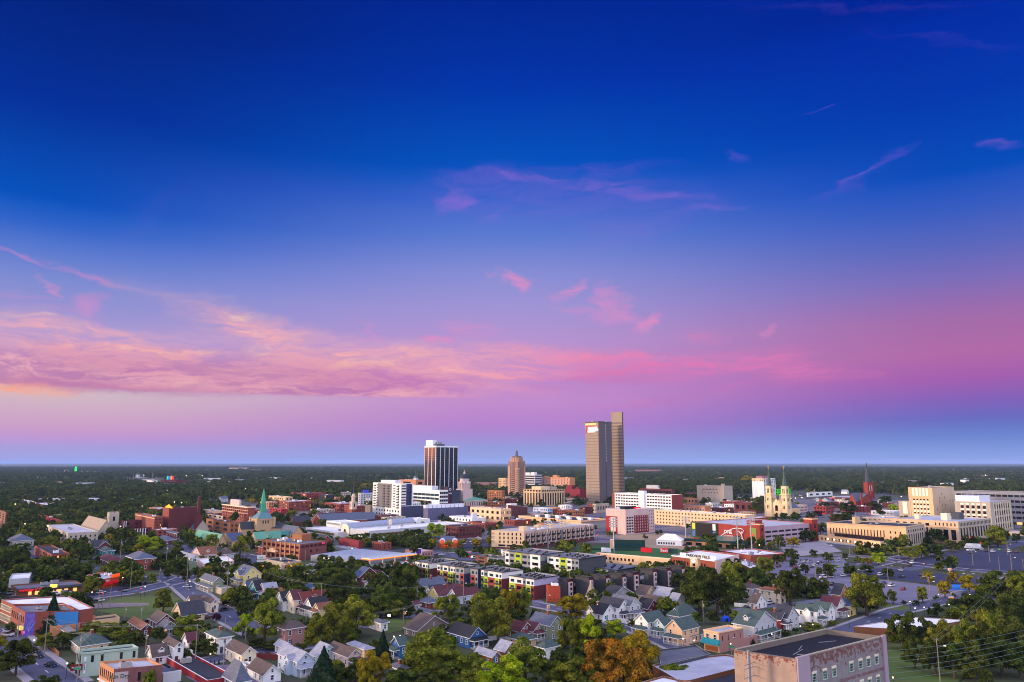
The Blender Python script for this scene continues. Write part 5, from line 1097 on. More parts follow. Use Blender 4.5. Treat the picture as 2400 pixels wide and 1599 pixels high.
# lit orange restaurant with round gables
def round_rest():
    P = gp('g', 1470, 320); t = thing('round_gabled_restaurant', 'restaurant with two round white gables lit bright orange', 'restaurant', (P[0], P[1], 0), radians(5)); m = P[1]/FPX/K
    W2 = 125*m; OR = w('orange_light_tone', (210,84,30)); q = MB(); q.box(-W2, W2, 0, 14, 0, 5, OR, RM('slate')); q.build('wall', t); q = MB(); q.gable(-W2*.7, W2*.7, 3, 12, 5.01, 3, 'x', RM('slate'), WHT); q.build('roof', t)  # orange lamp light put into the wall colour
    for x in (-W2*.62, W2*.72):
        q = MB(); q.tube((x,-.8,5),(x,2,5),2.3,WHT,18); q.build('round_gable', t); q = MB(); q.tube((x,-1.0,4.6),(x,-.7,4.6),1.6,mat('orange_glow', (255,90,20), emit=.8),18); q.build('lit_panel', t); q = MB(); q.box(x-1.5,x+1.5,-1,-.6,0,4,OR); q.build('porch', t)
round_rest()
# ================================================================== colourful flats
def flats():
    WH, GY, LM, OL, RB_, BRK_, MR = 'white', 'grey', 'lime2', 'olive', w('flat_red', (150,62,56)), w('flat_brown', (122,76,58)), w('flat_maroon', (96,38,42))
    VG = lambda b, n=7: [roofvent(b, i, n) for i in range(n)]
    def roofvent(b, i, n):
        u, v = b.a*(.25+.5*((i*37)%11)/11), b.b*(.1+.8*i/n); q = b.mb(); q.box(u,u+1,v,v+1,b.h-.5,b.h+.5,DKM); q.box(u+.1,u+.9,v+.1,v+.9,b.h+.5,b.h+.56,METAL); q.build('condenser', b.root)
    def seg(lb, T_, C, yb, L, R, cols, base=None, th=45, low=None, n=8, side=None):
        b = bld('flats', lb, 'apartment block', T_, C, yb, L, R, th=th, wall='grey', roof='flat', units=0, cap='dkgrey')
        b.panel('roof_edge', 'L', -.0, 1, .985, 1.012, DKM, d=.7, back=0); b.panel('roof_edge', 'R', 0, 1, .985, 1.012, DKM, d=.67, back=0)
        x = 0
        for i, (wd, up, lo) in enumerate(cols):
            x1 = x+wd; e = .12+.03*(i%2)
            b.panel('upper_panel', 'L', x, x1, low or .66, .985, up, d=e)
            if low != 0: b.panel('lower_panel', 'L', x, x1, 0, low or .66, lo, d=e+.12 if lo == LM else e)
            rows = 1 if low else 1
            c_ = (x+x1)/2
            if up != 'none':
                k = min(.3*wd, .02+.2*wd); b.panel('window', 'L', c_-k, c_+k, .72, .86, GLASSG, d=e+.08)
                b.panel('window', 'L', c_-k, c_+k, .40, .55, GLASSG if lo == LM else GLASS, d=e+.2); b.panel('window', 'L', c_-k, c_+k, .10, .26, GLASSG, d=e+.2)
                if lo == LM: b.panel('balcony', 'L', c_-k*1.3, c_+k*1.3, .37, .43, DKM, d=1.5); b.panel('balcony', 'L', c_-k*1.3, c_+k*1.3, .05, .12, DKM, d=1.5)
            x = x1
        if side:
            b.panel('side_panel', 'R', 0, 1, .66, .98, side[0], d=.1); b.panel('side_panel', 'R', 0, 1, 0, .66, side[1], d=.12)
            b.win('R', 2, 1, .70, .92, wf=.25, hf=.7)
        for i in range(n): roofvent(b, i, n)
        return b.done()
    P1 = [(.12,WH,LM),(.14,GY,MR),(.22,WH,LM),(.26,GY,BRK_),(.14,WH,LM),(.12,WH,BRK_)]
    seg('leftmost run of the front row of flats with brown brick and lime bays', 'g', (1215,528), 760, 1017, 1600, [(.1,GY,OL),(.14,WH,LM),(.26,WH,BRK_),(.2,GY,BRK_),(.14,WH,LM),(.16,WH,LM)], side=(WH, 'maroon'))
    seg('second run of the front row with a grey corner and brown bays', 'g', (1570,575), 830, 1322, 1900, [(.1,WH,OL),(.16,WH,LM),(.12,GY,LM),(.30,WH,BRK_),(.14,GY,LM),(.18,WH,MR)], side=(GY, GY))
    seg('grey and red end bay of the front row of flats', 'g', (1692,587), 850, 1575, 1850, [(.5,GY,RB_),(.5,GY,GY)], n=2, side=(GY, 'navy'))
    seg('grey bay with a red base between the dark passage and the third run', 'g', (1880,610), 880, 1782, 2200, [(.35,GY,GY),(.65,GY,RB_)], n=2, side=('navy', 'navy'))
    seg('third run of the front row with red brick and lime bays', 'g', (2210,655), 930, 1925, 2500, [(.12,WH,BRK_),(.2,WH,LM),(.34,WH,RB_),(.2,GY,LM),(.14,WH,OL)], side=(WH, MR))
    seg('fourth run of the front row ending in a mauve and maroon gable wall', 'h', (305,925), 1215, 0-35, 650, [(.12,WH,RB_),(.2,WH,LM),(.12,GY,OL),(.3,WH,RB_),(.26,WH,LM)], n=12, side=(w('pale_mauve', (176,164,190)), MR))
    b = bld('brick_building', 'plain orange-red brick block beside the end of the colourful flats', 'brick building', 'h', (498,1012), 1236, (470,1000), (665,1022), th=60, wall=w('raw_brick', (156,62,38)), roof='flatdk', units=1); b.win('R', 3, 1, .1, .22, wf=.12, hf=.8).done()
    # back row
    seg('back row flats at left with a brown end wall', 'g', (2115,450), 600, 1850, 2260, [(.4,GY,GY),(.6,BRK_,BRK_)], n=5, side=(WH, WH))
    seg('white stair block behind the left end of the back row of flats', 'g', (2290,345), 440, 2200, 2340, [(1.,WH,WH)], n=0)
    seg('back row flats with a white four-window front', 'h', (390,590), 850, 0-90, 740, [(.28,WH,WH),(.06,GY,GY),(.2,GY,GY),(.18,LM,LM),(.16,GY,GY),(.12,WH,WH)], n=10, side=(GY, 'dkgrey'))
    seg('back row flats with a tall lime green bay and white ends', 'h', (920,650), 905, 486, 1290, [(.12,GY,GY),(.1,GY,GY),(.16,WH,WH),(.22,LM,LM),(.14,WH,WH),(.26,WH,WH)], n=12, side=('dkgrey', 'dkgrey'))
    seg('lower lime and grey flats left of the white ball park building', 'h', (1440,800), 905, 1042, 1765, [(.3,GY,GY),(.22,WH,WH),(.3,LM,LM),(.18,WH,WH)], n=8, side=('dkgrey', 'dkgrey'))
    # dark townhouses stepping up to the right
    CH_ = w('town_charcoal', (62,64,68)); TM = w('town_maroon', (92,34,38)); PB = w('town_bay', (196,180,176))
    sp = [(635,915,1195,842,690),(868,885,1165,1112,925),(1105,860,1180,1345,1162),(1330,850,1190,1570,1400)]
    sp = [((760,930),1200,636,850),((1055,900),1205,872,1115),((1285,878),1180,1105,1345),((1510,862),1150,1330,1570),((1660,835),1115,1545,1755),((1935,795),1070,1762,1992),((2130,775),1060,1965,2185),((2330,752),1040,2150,2372)]
    for i, (C, yb, L, R) in enumerate(sp):
        nm = ['first','second','third','fourth','fifth','sixth','seventh','eighth'][i]
        b = bld('townhouse', f'{nm} dark charcoal and maroon townhouse from the left in the stepped row', 'townhouse', 'h', C, yb, L, R, th=47, wall=CH_, roof='flat', units=0, cap='charcoal')
        b.panel('maroon_panel', 'R', 0, 1, 0, 1, TM, d=.1); b.panel('roof_slab', 'R', -.02, 1.02, .985, 1.01, DKM, d=.8, back=0); b.panel('roof_slab', 'L', 0, 1.02, .985, 1.01, DKM, d=.77, back=0)
        b.panel('white_bay', 'R', .12, .62, .12, .86, PB, d=.9)
        for z in (.2,.45,.68): b.panel('window', 'R', .24, .5, z, z+.13, GLASS, d=1.0)
        # lower linking block to the right with terrace screens
        q = b.a; lw = q*1.1
        b.box('link_block', q, q+lw, b.b*.3, b.b, 0, b.h*.82, CH_, RM('flat')); b.box('link_roof', q-.3, q+lw, b.b*.25, b.b*.45, b.h*.82, b.h*.85, DKM)
        b.box('terrace_screen', q+lw*.35, q+lw*.85, b.b*.26, b.b*.29, b.h*.56, b.h*.74, w('screen_pale', (150,148,156)))
        for z in (.1,.34): b.box('window', q+lw*.3, q+lw*.6, b.b*.285, b.b*.3, b.h*z, b.h*(z+.16), GLASS)
        b.box('balcony', q+lw*.6, q+lw*.95, b.b*.18, b.b*.3, b.h*.32, b.h*.38, DKM)
        b.done()
flats()
# ================================================================== houses
SHORT = []
def house(T, C, yb, xl, xr, wall, roof, label, ax='y', kind='g', rise=None, porch=None, ch=False, dorm=False, cross=False, th=49, name='house', fl=None):
    b = Bld(name, label, 'house', T, C, yb, xl, xr, th=th, wall=wall, body=False); t = b.root; a, w_, h = b.a, b.b, b.h
    a = min(max(a, 3), 26); w_ = min(max(w_, 3), 30); b.a, b.b = a, w_
    WL = b.wall; R_ = RM(roof); TR = WHT if wall not in ('brick','maroon') or True else WHT
    span = w_ if ax == 'x' else a
    rise = rise or min(span*(.42 if kind == 'g' else .30), 4.4)
    if h < 2.4: h = b.h = 2.6
    q = MB(); q.box(0, a, 0, w_, 0, h, WL)
    if kind == 'g':
        if ax == 'x':
            for x in (.012, a-.012): q.poly([(x,0,h),(x,w_,h),(x,w_/2,h+rise)], WL)
        else:
            for y in (.012, w_-.012): q.poly([(0,y,h),(a,y,h),(a/2,y,h+rise)], WL)
    q.build('wall', t)
    q = MB()
    if kind == 'g': q.gable(0, a, 0, w_, h, rise, ax, R_, TR)
    else: q.hip(0, a, 0, w_, h, rise, R_, TR)
    roof_o = q.build('roof', t)
    if cross:   # a cross gable towards the right-hand street or the left one
        cw = span*.5; cr = cw*.45
        q = MB()
        if ax == 'y':   # gable facing the left side
            y0 = w_*.25; q.box(-1.2, a*.3, y0, y0+cw, 0, h, WL); q.poly([(-1.19,y0+cw,h),(-1.19,y0,h),(-1.19,y0+cw/2,h+cr)], WL); q.build('side_wing', t)
            q = MB(); q.gable(-1.2, a*.5, y0, y0+cw, h, cr, 'x', R_, TR, oh=.35); q.build('wing_roof', t)
        else:
            x0 = a*.3; q.box(x0, x0+cw, -1.2, w_*.3, 0, h, WL); q.poly([(x0,-1.19,h),(x0+cw,-1.19,h),(x0+cw/2,-1.19,h+cr)], WL); q.build('side_wing', t)
            q = MB(); q.gable(x0, x0+cw, -1.2, w_*.5, h, cr, 'y', R_, TR, oh=.35); q.build('wing_roof', t)
    fl = fl or max(1, int(round(h/2.9))); gl = GLASS
    rnd = random.Random(label)
    near = not P_far(b); wm = winmesh(WHT, gl, 'q' if near else 'fr'); pn = winmesh(None, gl, 'pane')
    for face, ln in (('L', w_), ('R', a)):
        n = max(1, int(ln/3.2)); n = min(n, 5)
        for r in range(fl):
            z = h/fl*(r+.56)
            for i in range(n):
                if rnd.random() < .12: continue
                f = (i+.5+rnd.uniform(-.08,.08))/n; (x, y), rz = b.pt(face, f)
                if face == 'L' and cross and ax == 'y': x = -1.2 if .25 < f < .25+.5*span/w_ else x
                if face == 'R' and cross and ax == 'x': y = -1.2 if .3 < f < .3+.5*span/a else y
                o = inst('window', wm, t, (x, y, z), rz, (.95, 1, min(1.55, h/fl*.52)))
                if near: inst('pane', pn, o, (0,0,0))
        if kind == 'g' and ((face == 'L') == (ax == 'x')):
            (x, y), rz = b.pt(face, .5); inst('attic_window', wm, t, (x, y, h+rise*.35), rz, (.7, 1, .9), ) if not near else inst('pane', pn, inst('attic_window', wm, t, (x, y, h+rise*.35), rz, (.7, 1, .9)), (0,0,0))
    (x, y), rz = b.pt('R', .3 if not porch else .5)
    q = MB(); q.box(-.5,.5,-.07,.1,0,2.1, rnd.choice([WM('maroon'), WM('dkgrey'), WHT, WM('teal')])); o = q.build('door', t); o.location = (x, y, .25); o.rotation_euler = (0,0,rz)
    if porch:
        for pf in porch:
            ln = w_ if pf == 'L' else a; (x, y), rz = b.pt(pf, .5); pw = ln*.46; d = 2.3
            q = MB(); q.box(-pw, pw, -d, 0, 0, .45, CONC); o = q.build('porch_floor', t); o.location = (x, y, 0); o.rotation_euler = (0,0,rz)
            q = MB(); q.prism([(-pw-.3,-d-.3),(pw+.3,-d-.3),(pw+.3,0),(-pw-.3,0)], 2.6, 2.85, TR); q.prism([(-pw-.3,-d-.3),(pw+.3,-d-.3),(pw+.3,0),(-pw-.3,0)], 2.852, 3.6, R_, [(-pw+.3,-.3),(pw-.3,-.3),(pw-.3,0),(-pw+.3,0)]); o = q.build('porch_roof', t); o.location = (x, y, 0); o.rotation_euler = (0,0,rz)
            for i in range(4):
                q = MB(); u = -pw+.1+(2*pw-.2)*i/3; q.box(u-.1,u+.1,-d+.02,-d+.22,.45,2.6,WHT); o = q.build('porch_post', t); o.location = (x, y, 0); o.rotation_euler = (0,0,rz)
            q = MB(); q.box(-pw+.2, pw-.2, -d+.08, -d+.14, 1.1, 1.2, WHT)
            for i in range(14): u = -pw+.3+(2*pw-.6)*i/13; q.box(u-.03,u+.03,-d+.09,-d+.13,.45,1.1,WHT)
            o = q.build('railing', t); o.location = (x, y, 0); o.rotation_euler = (0,0,rz)
    if ch:
        q = MB(); cx_, cy_ = (a*.5, w_*.4); q.box(cx_-.4, cx_+.4, cy_-.4, cy_+.4, h*.9, h+rise+1.3, WM('brick')); q.box(cx_-.48, cx_+.48, cy_-.48, cy_+.48, h+rise+1.3, h+rise+1.5, CONC); q.build('chimney', roof_o)
    if dorm:
        q = MB()
        if ax == 'x': u, v = a*.4, w_*.12; q.box(u, u+1.8, v, w_*.45, h+.1, h+rise*.55, WL); q.gable(u, u+1.8, v, w_*.5, h+rise*.55, .8, 'y', R_, TR, oh=.2)
        else: u, v = a*.12, w_*.4; q.box(u, a*.45, v, v+1.8, h+.1, h+rise*.55, WL); q.gable(u, a*.5, v, v+1.8, h+rise*.55, .8, 'x', R_, TR, oh=.2)
        q.build('dormer', roof_o)
    return b
def P_far(b): return b.P[1] > 420
X, Y = 'x', 'y'
HS = [
 # ---- left centre neighbourhood (b)
 ('b',(588,195),340,408,728,'sage','grey','sage green two-storey house with a grey roof at the street corner',Y,dict(porch='L',ch=1)),
 ('b',(1010,100),250,875,1250,'yellow','slate','bright yellow house with white trim above the row of gabled houses',Y,dict(porch='L',dorm=1,cross=1)),
 ('b',(1160,225),290,1040,1335,'brown','dark','brown-roofed low house behind the bright yellow one',Y,dict(kind='h')),
 ('b',(1070,300),400,985,1140,'yellow','blue','narrow olive-yellow house at the left end of the gabled row',X,dict(porch='L')),
 ('b',(1185,310),430,1078,1322,'teal','black','dark teal house with a white gable in the gabled row',X,dict(porch='L')),
 ('b',(1312,345),440,1203,1490,'pink','ltgrey','pink-grey house with a pale slate roof in the gabled row',X,dict(dorm=1,porch='L')),
 ('b',(1415,385),480,1330,1560,'ltgrey','rust','grey house with a rust orange roof in the gabled row',X,dict()),
 ('b',(1556,455),598,1448,1752,'white','black','tall white house with a black roof in the gabled row',X,dict()),
 ('b',(1700,440),625,1588,1832,'cream','maroon','cream house with a maroon roof right of the tall white one',X,dict()),
 ('b',(1832,478),622,1705,2182,'rose','red','rose brick house with a dormer and red roof in the gabled row',X,dict(dorm=1,porch='L',ch=1)),
 ('b',(1952,540),660,1838,2180,'white','black','white house with upright windows near the right end of the gabled row',X,dict(porch='L',cross=0)),
 ('b',(2045,570),690,1968,2232,'yellow','rust','pale yellow house with a rust roof at the right end of the gabled row',X,dict(porch='L')),
 ('b',(1812,312),365,1758,1968,'maroon','blue','small house with a blue-grey roof behind the gabled row',X,dict()),
 ('b',(300,545),612,206,440,'cream','brown','cream gabled wing with one small attic window by the lawn',X,dict()),
 ('b',(556,482),618,412,662,'cream','brown','tall cream house with a brown and maroon roof by the lawn',Y,dict()),
 ('b',(160,668),748,30,470,'tan','dark','long low house with a dark roof above the rusty tree',X,dict()),
 ('b',(650,965),1190,490,845,'white','green','pale house with a green hipped roof and a satellite dish',Y,dict(kind='h',ch=1)),
 ('b',(1577,850),1085,1495,1848,'rose','brown','square rose brick house with a brown hipped roof and clothes line',Y,dict(kind='h')),
 ('b',(980,1190),1368,762,1182,'cream','brown','cream stucco house with two turquoise awnings',Y,dict()),
 ('b',(1272,1490),1600,1062,1520,'white','brown','white garage with a brown roof beside the cream stucco house',Y,dict(fl=1)),
 ('b',(1742,1285),1500,1480,1970,'ltblue','ltgrey','pale blue farmhouse with white porch at the bottom left of centre',Y,dict(porch='R',cross=1)),
 ('b',(1560,1135),1205,1435,1650,'white','ltgrey','small white shed behind the pale blue farmhouse',Y,dict(fl=1)),
 ('b',(2030,1215),1340,1920,2310,'aqua','ltgrey','pale aqua house half hidden by the blue-green spruce',Y,dict()),
 ('c',(95,1220),1405,-190,275,'pink','brown','pinkish white house with a brown roof and green window frames',Y,dict(porch='R')),
 ('b',(240,1080),1128,160,332,'white','maroon','small white shed with a dark red roof',X,dict(fl=1)),
 ('b',(905,1600),1720,740,1080,'grey','slate','slate blue hipped roof at the very bottom edge',Y,dict(kind='h',rise=5)),
 ('B',(290,1348),1402,80,395,'white','ltgrey','white house with a pale roof left of the brown-roofed dormer house',Y,dict()),
 ('B',(420,1302),1372,290,655,'pink','rust','large house with a brown roof and two dormers near the church halls',X,dict(dorm=1)),
 ('B',(745,1292),1352,655,872,'ltgrey','brown','grey house with a low brown roof right of the two-dormer house',X,dict(kind='h')),
 ('B',(100,1012),1122,-60,165,'maroon','slate','red brick house with a white porch left of the green-roofed hall',Y,dict(kind='h',porch='R')),
 ('A',(1872,1362),1522,1740,2145,'brick','slate','large red brick house with a hipped slate roof and tall chimneys',Y,dict(kind='h',ch=1)),
 ('A',(2262,1100),1165,2140,2420,'maroon','slate','dark brick house with a slate roof behind the yellow-green tree',Y,dict(kind='h',ch=1)),
 ('A',(1702,1170),1218,1645,1752,'cream','slate','tiny cream gabled house left of the yellow-green tree',X,dict()),
 ('A',(1432,1248),1312,1300,1580,'teal','green','teal house with a dark green roof behind the magenta-roofed building',Y,dict(kind='h')),
 ('A',(1275,1200),1288,1195,1505,'maroon','dark','dark red gabled house with steep roofs below the limestone church',X,dict(cross=1)),
 ('A',(1500,1405),1458,1232,1722,'maroon','maroon','low building with a magenta mansard roof beside the road',Y,dict(kind='h',fl=1)),
 ('A',(175,1112),1190,110,470,'putty','slate','grey stone house with a slate roof at the left edge',X,dict(kind='h')),
 ('A',(342,1040),1088,210,412,'white','green','white house with a green roof at the left edge',Y,dict(kind='h')),
 # ---- bottom left (a)
 ('a',(948,905),1010,705,1075,'green','grey','dark green gabled house behind the ochre storefront',Y,dict()),
 ('a',(1098,1082),1210,985,1500,'sand','green','large sand house with a green-grey hipped roof behind the mint shop',Y,dict(kind='h',ch=1)),
 ('a',(1948,835),965,1770,2092,'maroon','rust','low dark red house with a rust roof',Y,dict()),
 ('a',(2166,745),875,2050,2400,'dkbrick','brown','dark brick house with a white arched attic window',Y,dict()),
 ('a',(2235,830),940,2165,2440,'sage','grey','sage green porch house right of the dark brick one',Y,dict(porch='R')),
 ('a',(2110,1225),1340,2020,2310,'white','brown','white house with a steep brown roof and a small dormer',X,dict(dorm=1)),
 ('a',(2400,1085),1320,2255,2446,'white','brown','white cross-gabled garage wing with a brown roof',Y,dict()),
 # ---- centre (c, g)
 ('g',(252,720),832,165,505,'maroon','blue','dark red brick house with a navy roof left of the big dark tree',Y,dict(cross=1)),
 ('g',(470,745),805,345,640,'brick','maroon','maroon-roofed house behind the big dark tree',Y,dict()),
 ('g',(385,850),890,320,512,'white','dark','small white gabled house left of the big dark tree',X,dict()),
 ('g',(212,940),1002,160,300,'grey','grey','small grey house half hidden in trees',X,dict()),
 ('g',(1125,850),925,1010,1432,'grey','slate','grey stucco house with a slate roof below the colourful flats',X,dict(ch=1)),
 ('g',(1218,920),965,1165,1405,'white','dark','white gable end between the grey stucco and the lime yellow house',X,dict()),
 ('g',(1345,985),1065,1190,1680,'yellow','maroon','lime yellow house with a maroon roof',X,dict(ch=1)),
 ('g',(1592,990),1102,1475,1912,'ltblue','maroon','light blue house with a maroon roof',X,dict()),
 ('g',(1200,1090),1165,1070,1345,'brick','slate','brick house with a low slate hipped roof',Y,dict(kind='h')),
 ('g',(1012,1110),1185,965,1082,'pink','maroon','tiny cottage with a dark red roof',X,dict()),
 ('g',(1295,1238),1322,1042,1322,'white','grey','bright white long house with a grey roof and arched hood',Y,dict(kind='h')),
 ('g',(548,1362),1475,380,565,'white','grey','white house by the small lawn, half behind a tree',Y,dict(kind='h')),
 ('c',(1042,882),965,868,1500,'bronze','brown','brown-grey house with a wide brown roof and an oval attic vent',Y,dict()),
 ('c',(1765,955),1110,1470,1980,'blue','black','deep blue house with white trim and a red door',Y,dict(porch='R')),
 ('c',(806,1060),1245,692,872,'blue','green','narrow dark blue house with a green-grey roof',X,dict(porch='L')),
 ('c',(320,1150),1235,95,432,'tan','ltgrey','weathered pale shingled roof beside the pinkish house',Y,dict(kind='h')),
 ('c',(800,1440),1520,665,882,'grey','grey','grey cottage roof with a brick chimney in the trees',Y,dict(kind='h',ch=1)),
 ('c',(2080,1250),1335,1845,2180,'brown','ltgrey','low house with a pale metal roof in front of the blue house',Y,dict()),
 ('c',(2250,1192),1255,2115,2430,'brown','ltgrey','small house with a speckled pale roof',Y,dict()),
 # ---- centre right (d)
 ('d',(112,872),1000,-250,290,'brown','maroon','brown house with a maroon roof and twin white-trimmed gables',Y,dict(porch='R')),
 ('d',(288,868),1000,120,445,'putty','maroon','grey second gable with a white lattice porch',Y,dict(porch='R')),
 ('d',(520,790),1005,245,702,'sage','slate','tall sage green house with a slate roof and cream trim',Y,dict(cross=0,ch=1)),
 ('d',(450,1110),1265,342,638,'white','green','small white cottage with a green hipped roof',Y,dict(kind='h')),
 ('d',(150,1055),1110,-40,330,'tan','green','green-roofed cottage left of the small white one',Y,dict(kind='h',ch=1)),
 ('d',(1130,595),690,1025,1320,'white','black','white house with a black roof and pale chimney',X,dict(ch=1)),
 ('d',(1248,640),740,1125,1432,'white','black','low white gabled house with a bay window',Y,dict()),
 ('d',(1470,545),722,1190,1618,'white','dark','large bright white house with a dark roof and open porch',Y,dict(porch='R')),
 ('d',(1618,520),712,1340,1766,'ltgrey','grey','light grey house behind the large bright white one',Y,dict(porch='R')),
 ('d',(1865,580),645,1710,2025,'crimson','black','magenta red house with a black roof',Y,dict(cross=1)),
 ('d',(2010,500),605,1790,2142,'ltgrey','brown','light grey house with a brown roof behind the magenta one',Y,dict()),
 ('d',(1835,400),455,1690,2000,'tan','brown','brown-roofed house directly below the charcoal townhouses',Y,dict()),
 ('d',(2130,415),485,1940,2290,'white','ltgrey','white house with a pale blue roof below the last townhouse',Y,dict()),
 ('d',(2242,490),605,2140,2410,'white','ltgrey','white house with a light grey roof left of the dark tree mass',Y,dict()),
 ('d',(1870,745),945,1690,2105,'white','green','white house with striped awnings and turquoise porch columns',X,dict(porch='L')),
 ('d',(2090,790),968,1950,2210,'aqua','green','pale aqua gabled house between the white and the peach house',X,dict(porch='L')),
 ('d',(2342,852),1072,2120,2570,'peach','green','peach gabled house with a brick porch',X,dict(porch='L')),
 ('d',(1095,438),482,1040,1152,'tan','tan','small pyramid roof with wooden shingles',Y,dict(kind='h',rise=7)),
 ('d',(2300,690),765,2150,2545,'grey','green','slate roofed house behind the peach one',Y,dict(kind='h',dorm=1)),
 ('d',(1350,420),500,1190,1700,'grey','dark','dark-roofed house below the fourth townhouse',Y,dict()),
 # ---- right (e)
 ('e',(982,805),1020,692,1282,'ltgrey','green','long double house with a green roof and a deep white porch',Y,dict(porch='R',cross=0,dorm=1,ch=1)),
 ('e',(1345,710),865,1050,1440,'crimson','dark','barn red house with a dark roof',Y,dict(porch='R',ch=1)),
 ('e',(1432,692),865,1240,1596,'ltgrey','dark','light grey house right of the barn red one',Y,dict()),
 ('e',(1845,600),795,1555,1925,'white','green','big white house with a green roof and a two-storey bay',Y,dict(porch='R',cross=1)),
 ('e',(1997,580),735,1790,2092,'white','green','second white house with a green roof and square windows',Y,dict()),
 ('e',(2122,525),685,1890,2232,'white','maroon','white house with a dark red roof',Y,dict(porch='R')),
 ('e',(2292,520),665,2190,2380,'yellow','blue','yellow house with a slate blue roof beside the large light tree',Y,dict()),
 ('e',(2162,400),445,2050,2302,'orange','dark','orange brick gabled house by the parking lot',Y,dict()),
 ('e',(1345,335),492,1045,1412,'cream','rust','cream house with a rust hipped roof beside the round dark tree',Y,dict(kind='h',ch=1)),
 ('e',(955,290),445,757,1072,'ltgrey','brown','pale grey house with a brown hipped roof and a tall maroon chimney',Y,dict(kind='h',ch=1)),
 ('e',(702,305),365,618,762,'white','grey','white house partly hidden by the tall light green tree',X,dict()),
 ('e',(1012,510),568,915,1157,'white','brown','white garage with a small brown roof in the yard',Y,dict(fl=1)),
 ('e',(110,960),1040,60,285,'white','green','low white garage beside the pink corner shop',X,dict(fl=1)),
 ('g',(1195,1400),1430,1100,1330,'brown','grey','low roof just behind the brown-grey house',Y,dict(kind='h')),
]
for h_ in HS:
    kw = dict(h_[9]); house(h_[0], h_[1], h_[2], h_[3], h_[4], h_[5], h_[6], h_[7], ax=h_[8], **kw)
# awnings on the cream house, small details
# ================================================================== foreground commercial buildings
b = bld('mint_shop', 'mint green two-storey brick shop with arched windows and a vertical white sign', 'shop', 'a', (1130,1165), 1505, (1060,1120), (1905,1083), wall='mint', roof='flatdk', units=0)
for f in (.19,.36,.70,.93): b.panel('window', 'R', f-.024, f+.024, .58, .86, GLASS, d=.1); b.panel('window_hood', 'R', f-.03, f+.03, .86, .885, 'mint', d=.22)
b.win('L', 3, 1, .55, .88, wf=.4, hf=.95); b.band(1, .5, .35); b.panel('vertical_sign', 'R', .045, .085, .15, .82, WHT, d=.3); b.text('R', .065, b.h*.5, 'I\nN\nT\nE\nR\nN', .5, DKM, d=.4)
b.panel('shop_front', 'L', .1, .9, .05, .35, DKM, d=.15); q = MB(); q.box(-1.6,1.6,-.15,.15,-.9,.9,w('tattoo_sign',(110,30,30))); o = q.build('hanging_sign', b.root); o.location = (-1.2,-.6,b.h*.45); text('TATTOO', .6, WHT, b.root, (-1.2,-.82,b.h*.45), 0)
b = bld('brick_shop', 'brick corner shop with a pale blue flat roof and a painted wall sign', 'shop', 'a', (1570,1390), 1720, (1380,1285), (2235,1330), wall='orange', roof=RM('flatlt'), units=2)
b.panel('side_brick', 'R', 0, 1, 0, 1, w('faded_brick', (128,84,84), c2=(104,64,62), var=.2), d=.06); b.win('L', 7, 1, .42, .82, wf=.4, hf=.95); b.panel('painted_sign', 'R', .02, .30, .40, .86, w('painted_wall', (180,160,160)), d=.1)
b.text('R', .13, b.h*.68, 'Kin Dry', 1.5, w('sign_green', (50,90,60)), d=.14); b.panel('window', 'R', .50, .56, .42, .78, GLASS, d=.12); b.panel('cornice', 'L', 0, 1, .25, .30, WHT, d=.5)
b = bld('brick_garage', 'white concrete garage wing behind the brick corner shop', 'garage', 'a', (2250,1450), 1600, 2235, 2500, wall='ltgrey', roof='flatlt', units=0)
def polybld(name, label, cat, T, pts, h, yb, wall, roof, z=None):
    P = [gp(T, x, y, h) for x, y in pts]; c = (sum(p[0] for p in P)/len(P), sum(p[1] for p in P)/len(P))
    ar = sum(P[i][0]*P[(i+1)%len(P)][1]-P[(i+1)%len(P)][0]*P[i][1] for i in range(len(P)))
    if ar < 0: P = P[::-1]
    t = thing(name, label, cat, (c[0], c[1], 0)); Q = [(p[0]-c[0], p[1]-c[1]) for p in P]
    wl = WM(wall) if isinstance(wall, str) else wall; n = len(Q)
    I = [(x*.985, y*.985) for x, y in Q]; q = MB()
    for i in range(n):
        j = (i+1)%n
        q.poly([(*Q[i],0),(*Q[j],0),(*Q[j],h),(*Q[i],h)], wl); q.poly([(*Q[i],h),(*Q[j],h),(*I[j],h),(*I[i],h)], WM('ltgrey')); q.poly([(*I[j],h-.6),(*I[i],h-.6),(*I[i],h),(*I[j],h)], wl)
    q.build('wall', t); q = MB(); q.poly([(*p, h-.5) for p in I], RM(roof)); q.build('roof', t)
    k = max(range(n), key=lambda i: 0); FOOT.append(((min(p[0] for p in P), min(p[1] for p in P)), (max(p[0] for p in P)-min(p[0] for p in P), 0), (0, max(p[1] for p in P)-min(p[1] for p in P))))
    return t
polybld('brick_block', 'large white-roofed brick block filling the corner behind the spruce', 'commercial block', 'a', [(20,430),(930,375),(1290,545),(1092,574),(972,512),(600,487),(172,492)], 8.6, 0, 'brick', 'white')
BBK = next(o for o in COL.objects if o.get('label', '').startswith('large white-roofed brick'))
for i in range(10):
    for z in (6.1, 2.2):
        p0, p1 = gp('a', 20, 430, 8.6), gp('a', 172, 492, 8.6); f = (i+.5)/10; o_ = inst('window', winmesh(WM('cream'), GLASS, 'f'), BBK, (p0[0]+(p1[0]-p0[0])*f-BBK.location[0], p0[1]+(p1[1]-p0[1])*f-BBK.location[1], z), atan2(p1[1]-p0[1], p1[0]-p0[0]), (1., 1, 2.0 if z > 3 else 2.6))
b = bld('mural_shop', 'brick shop row with a blue and purple painted mural on its side wall', 'shop', 'a', (350,607), 935, (165,500), (1085,578), wall='brick', roof='flat', units=2)
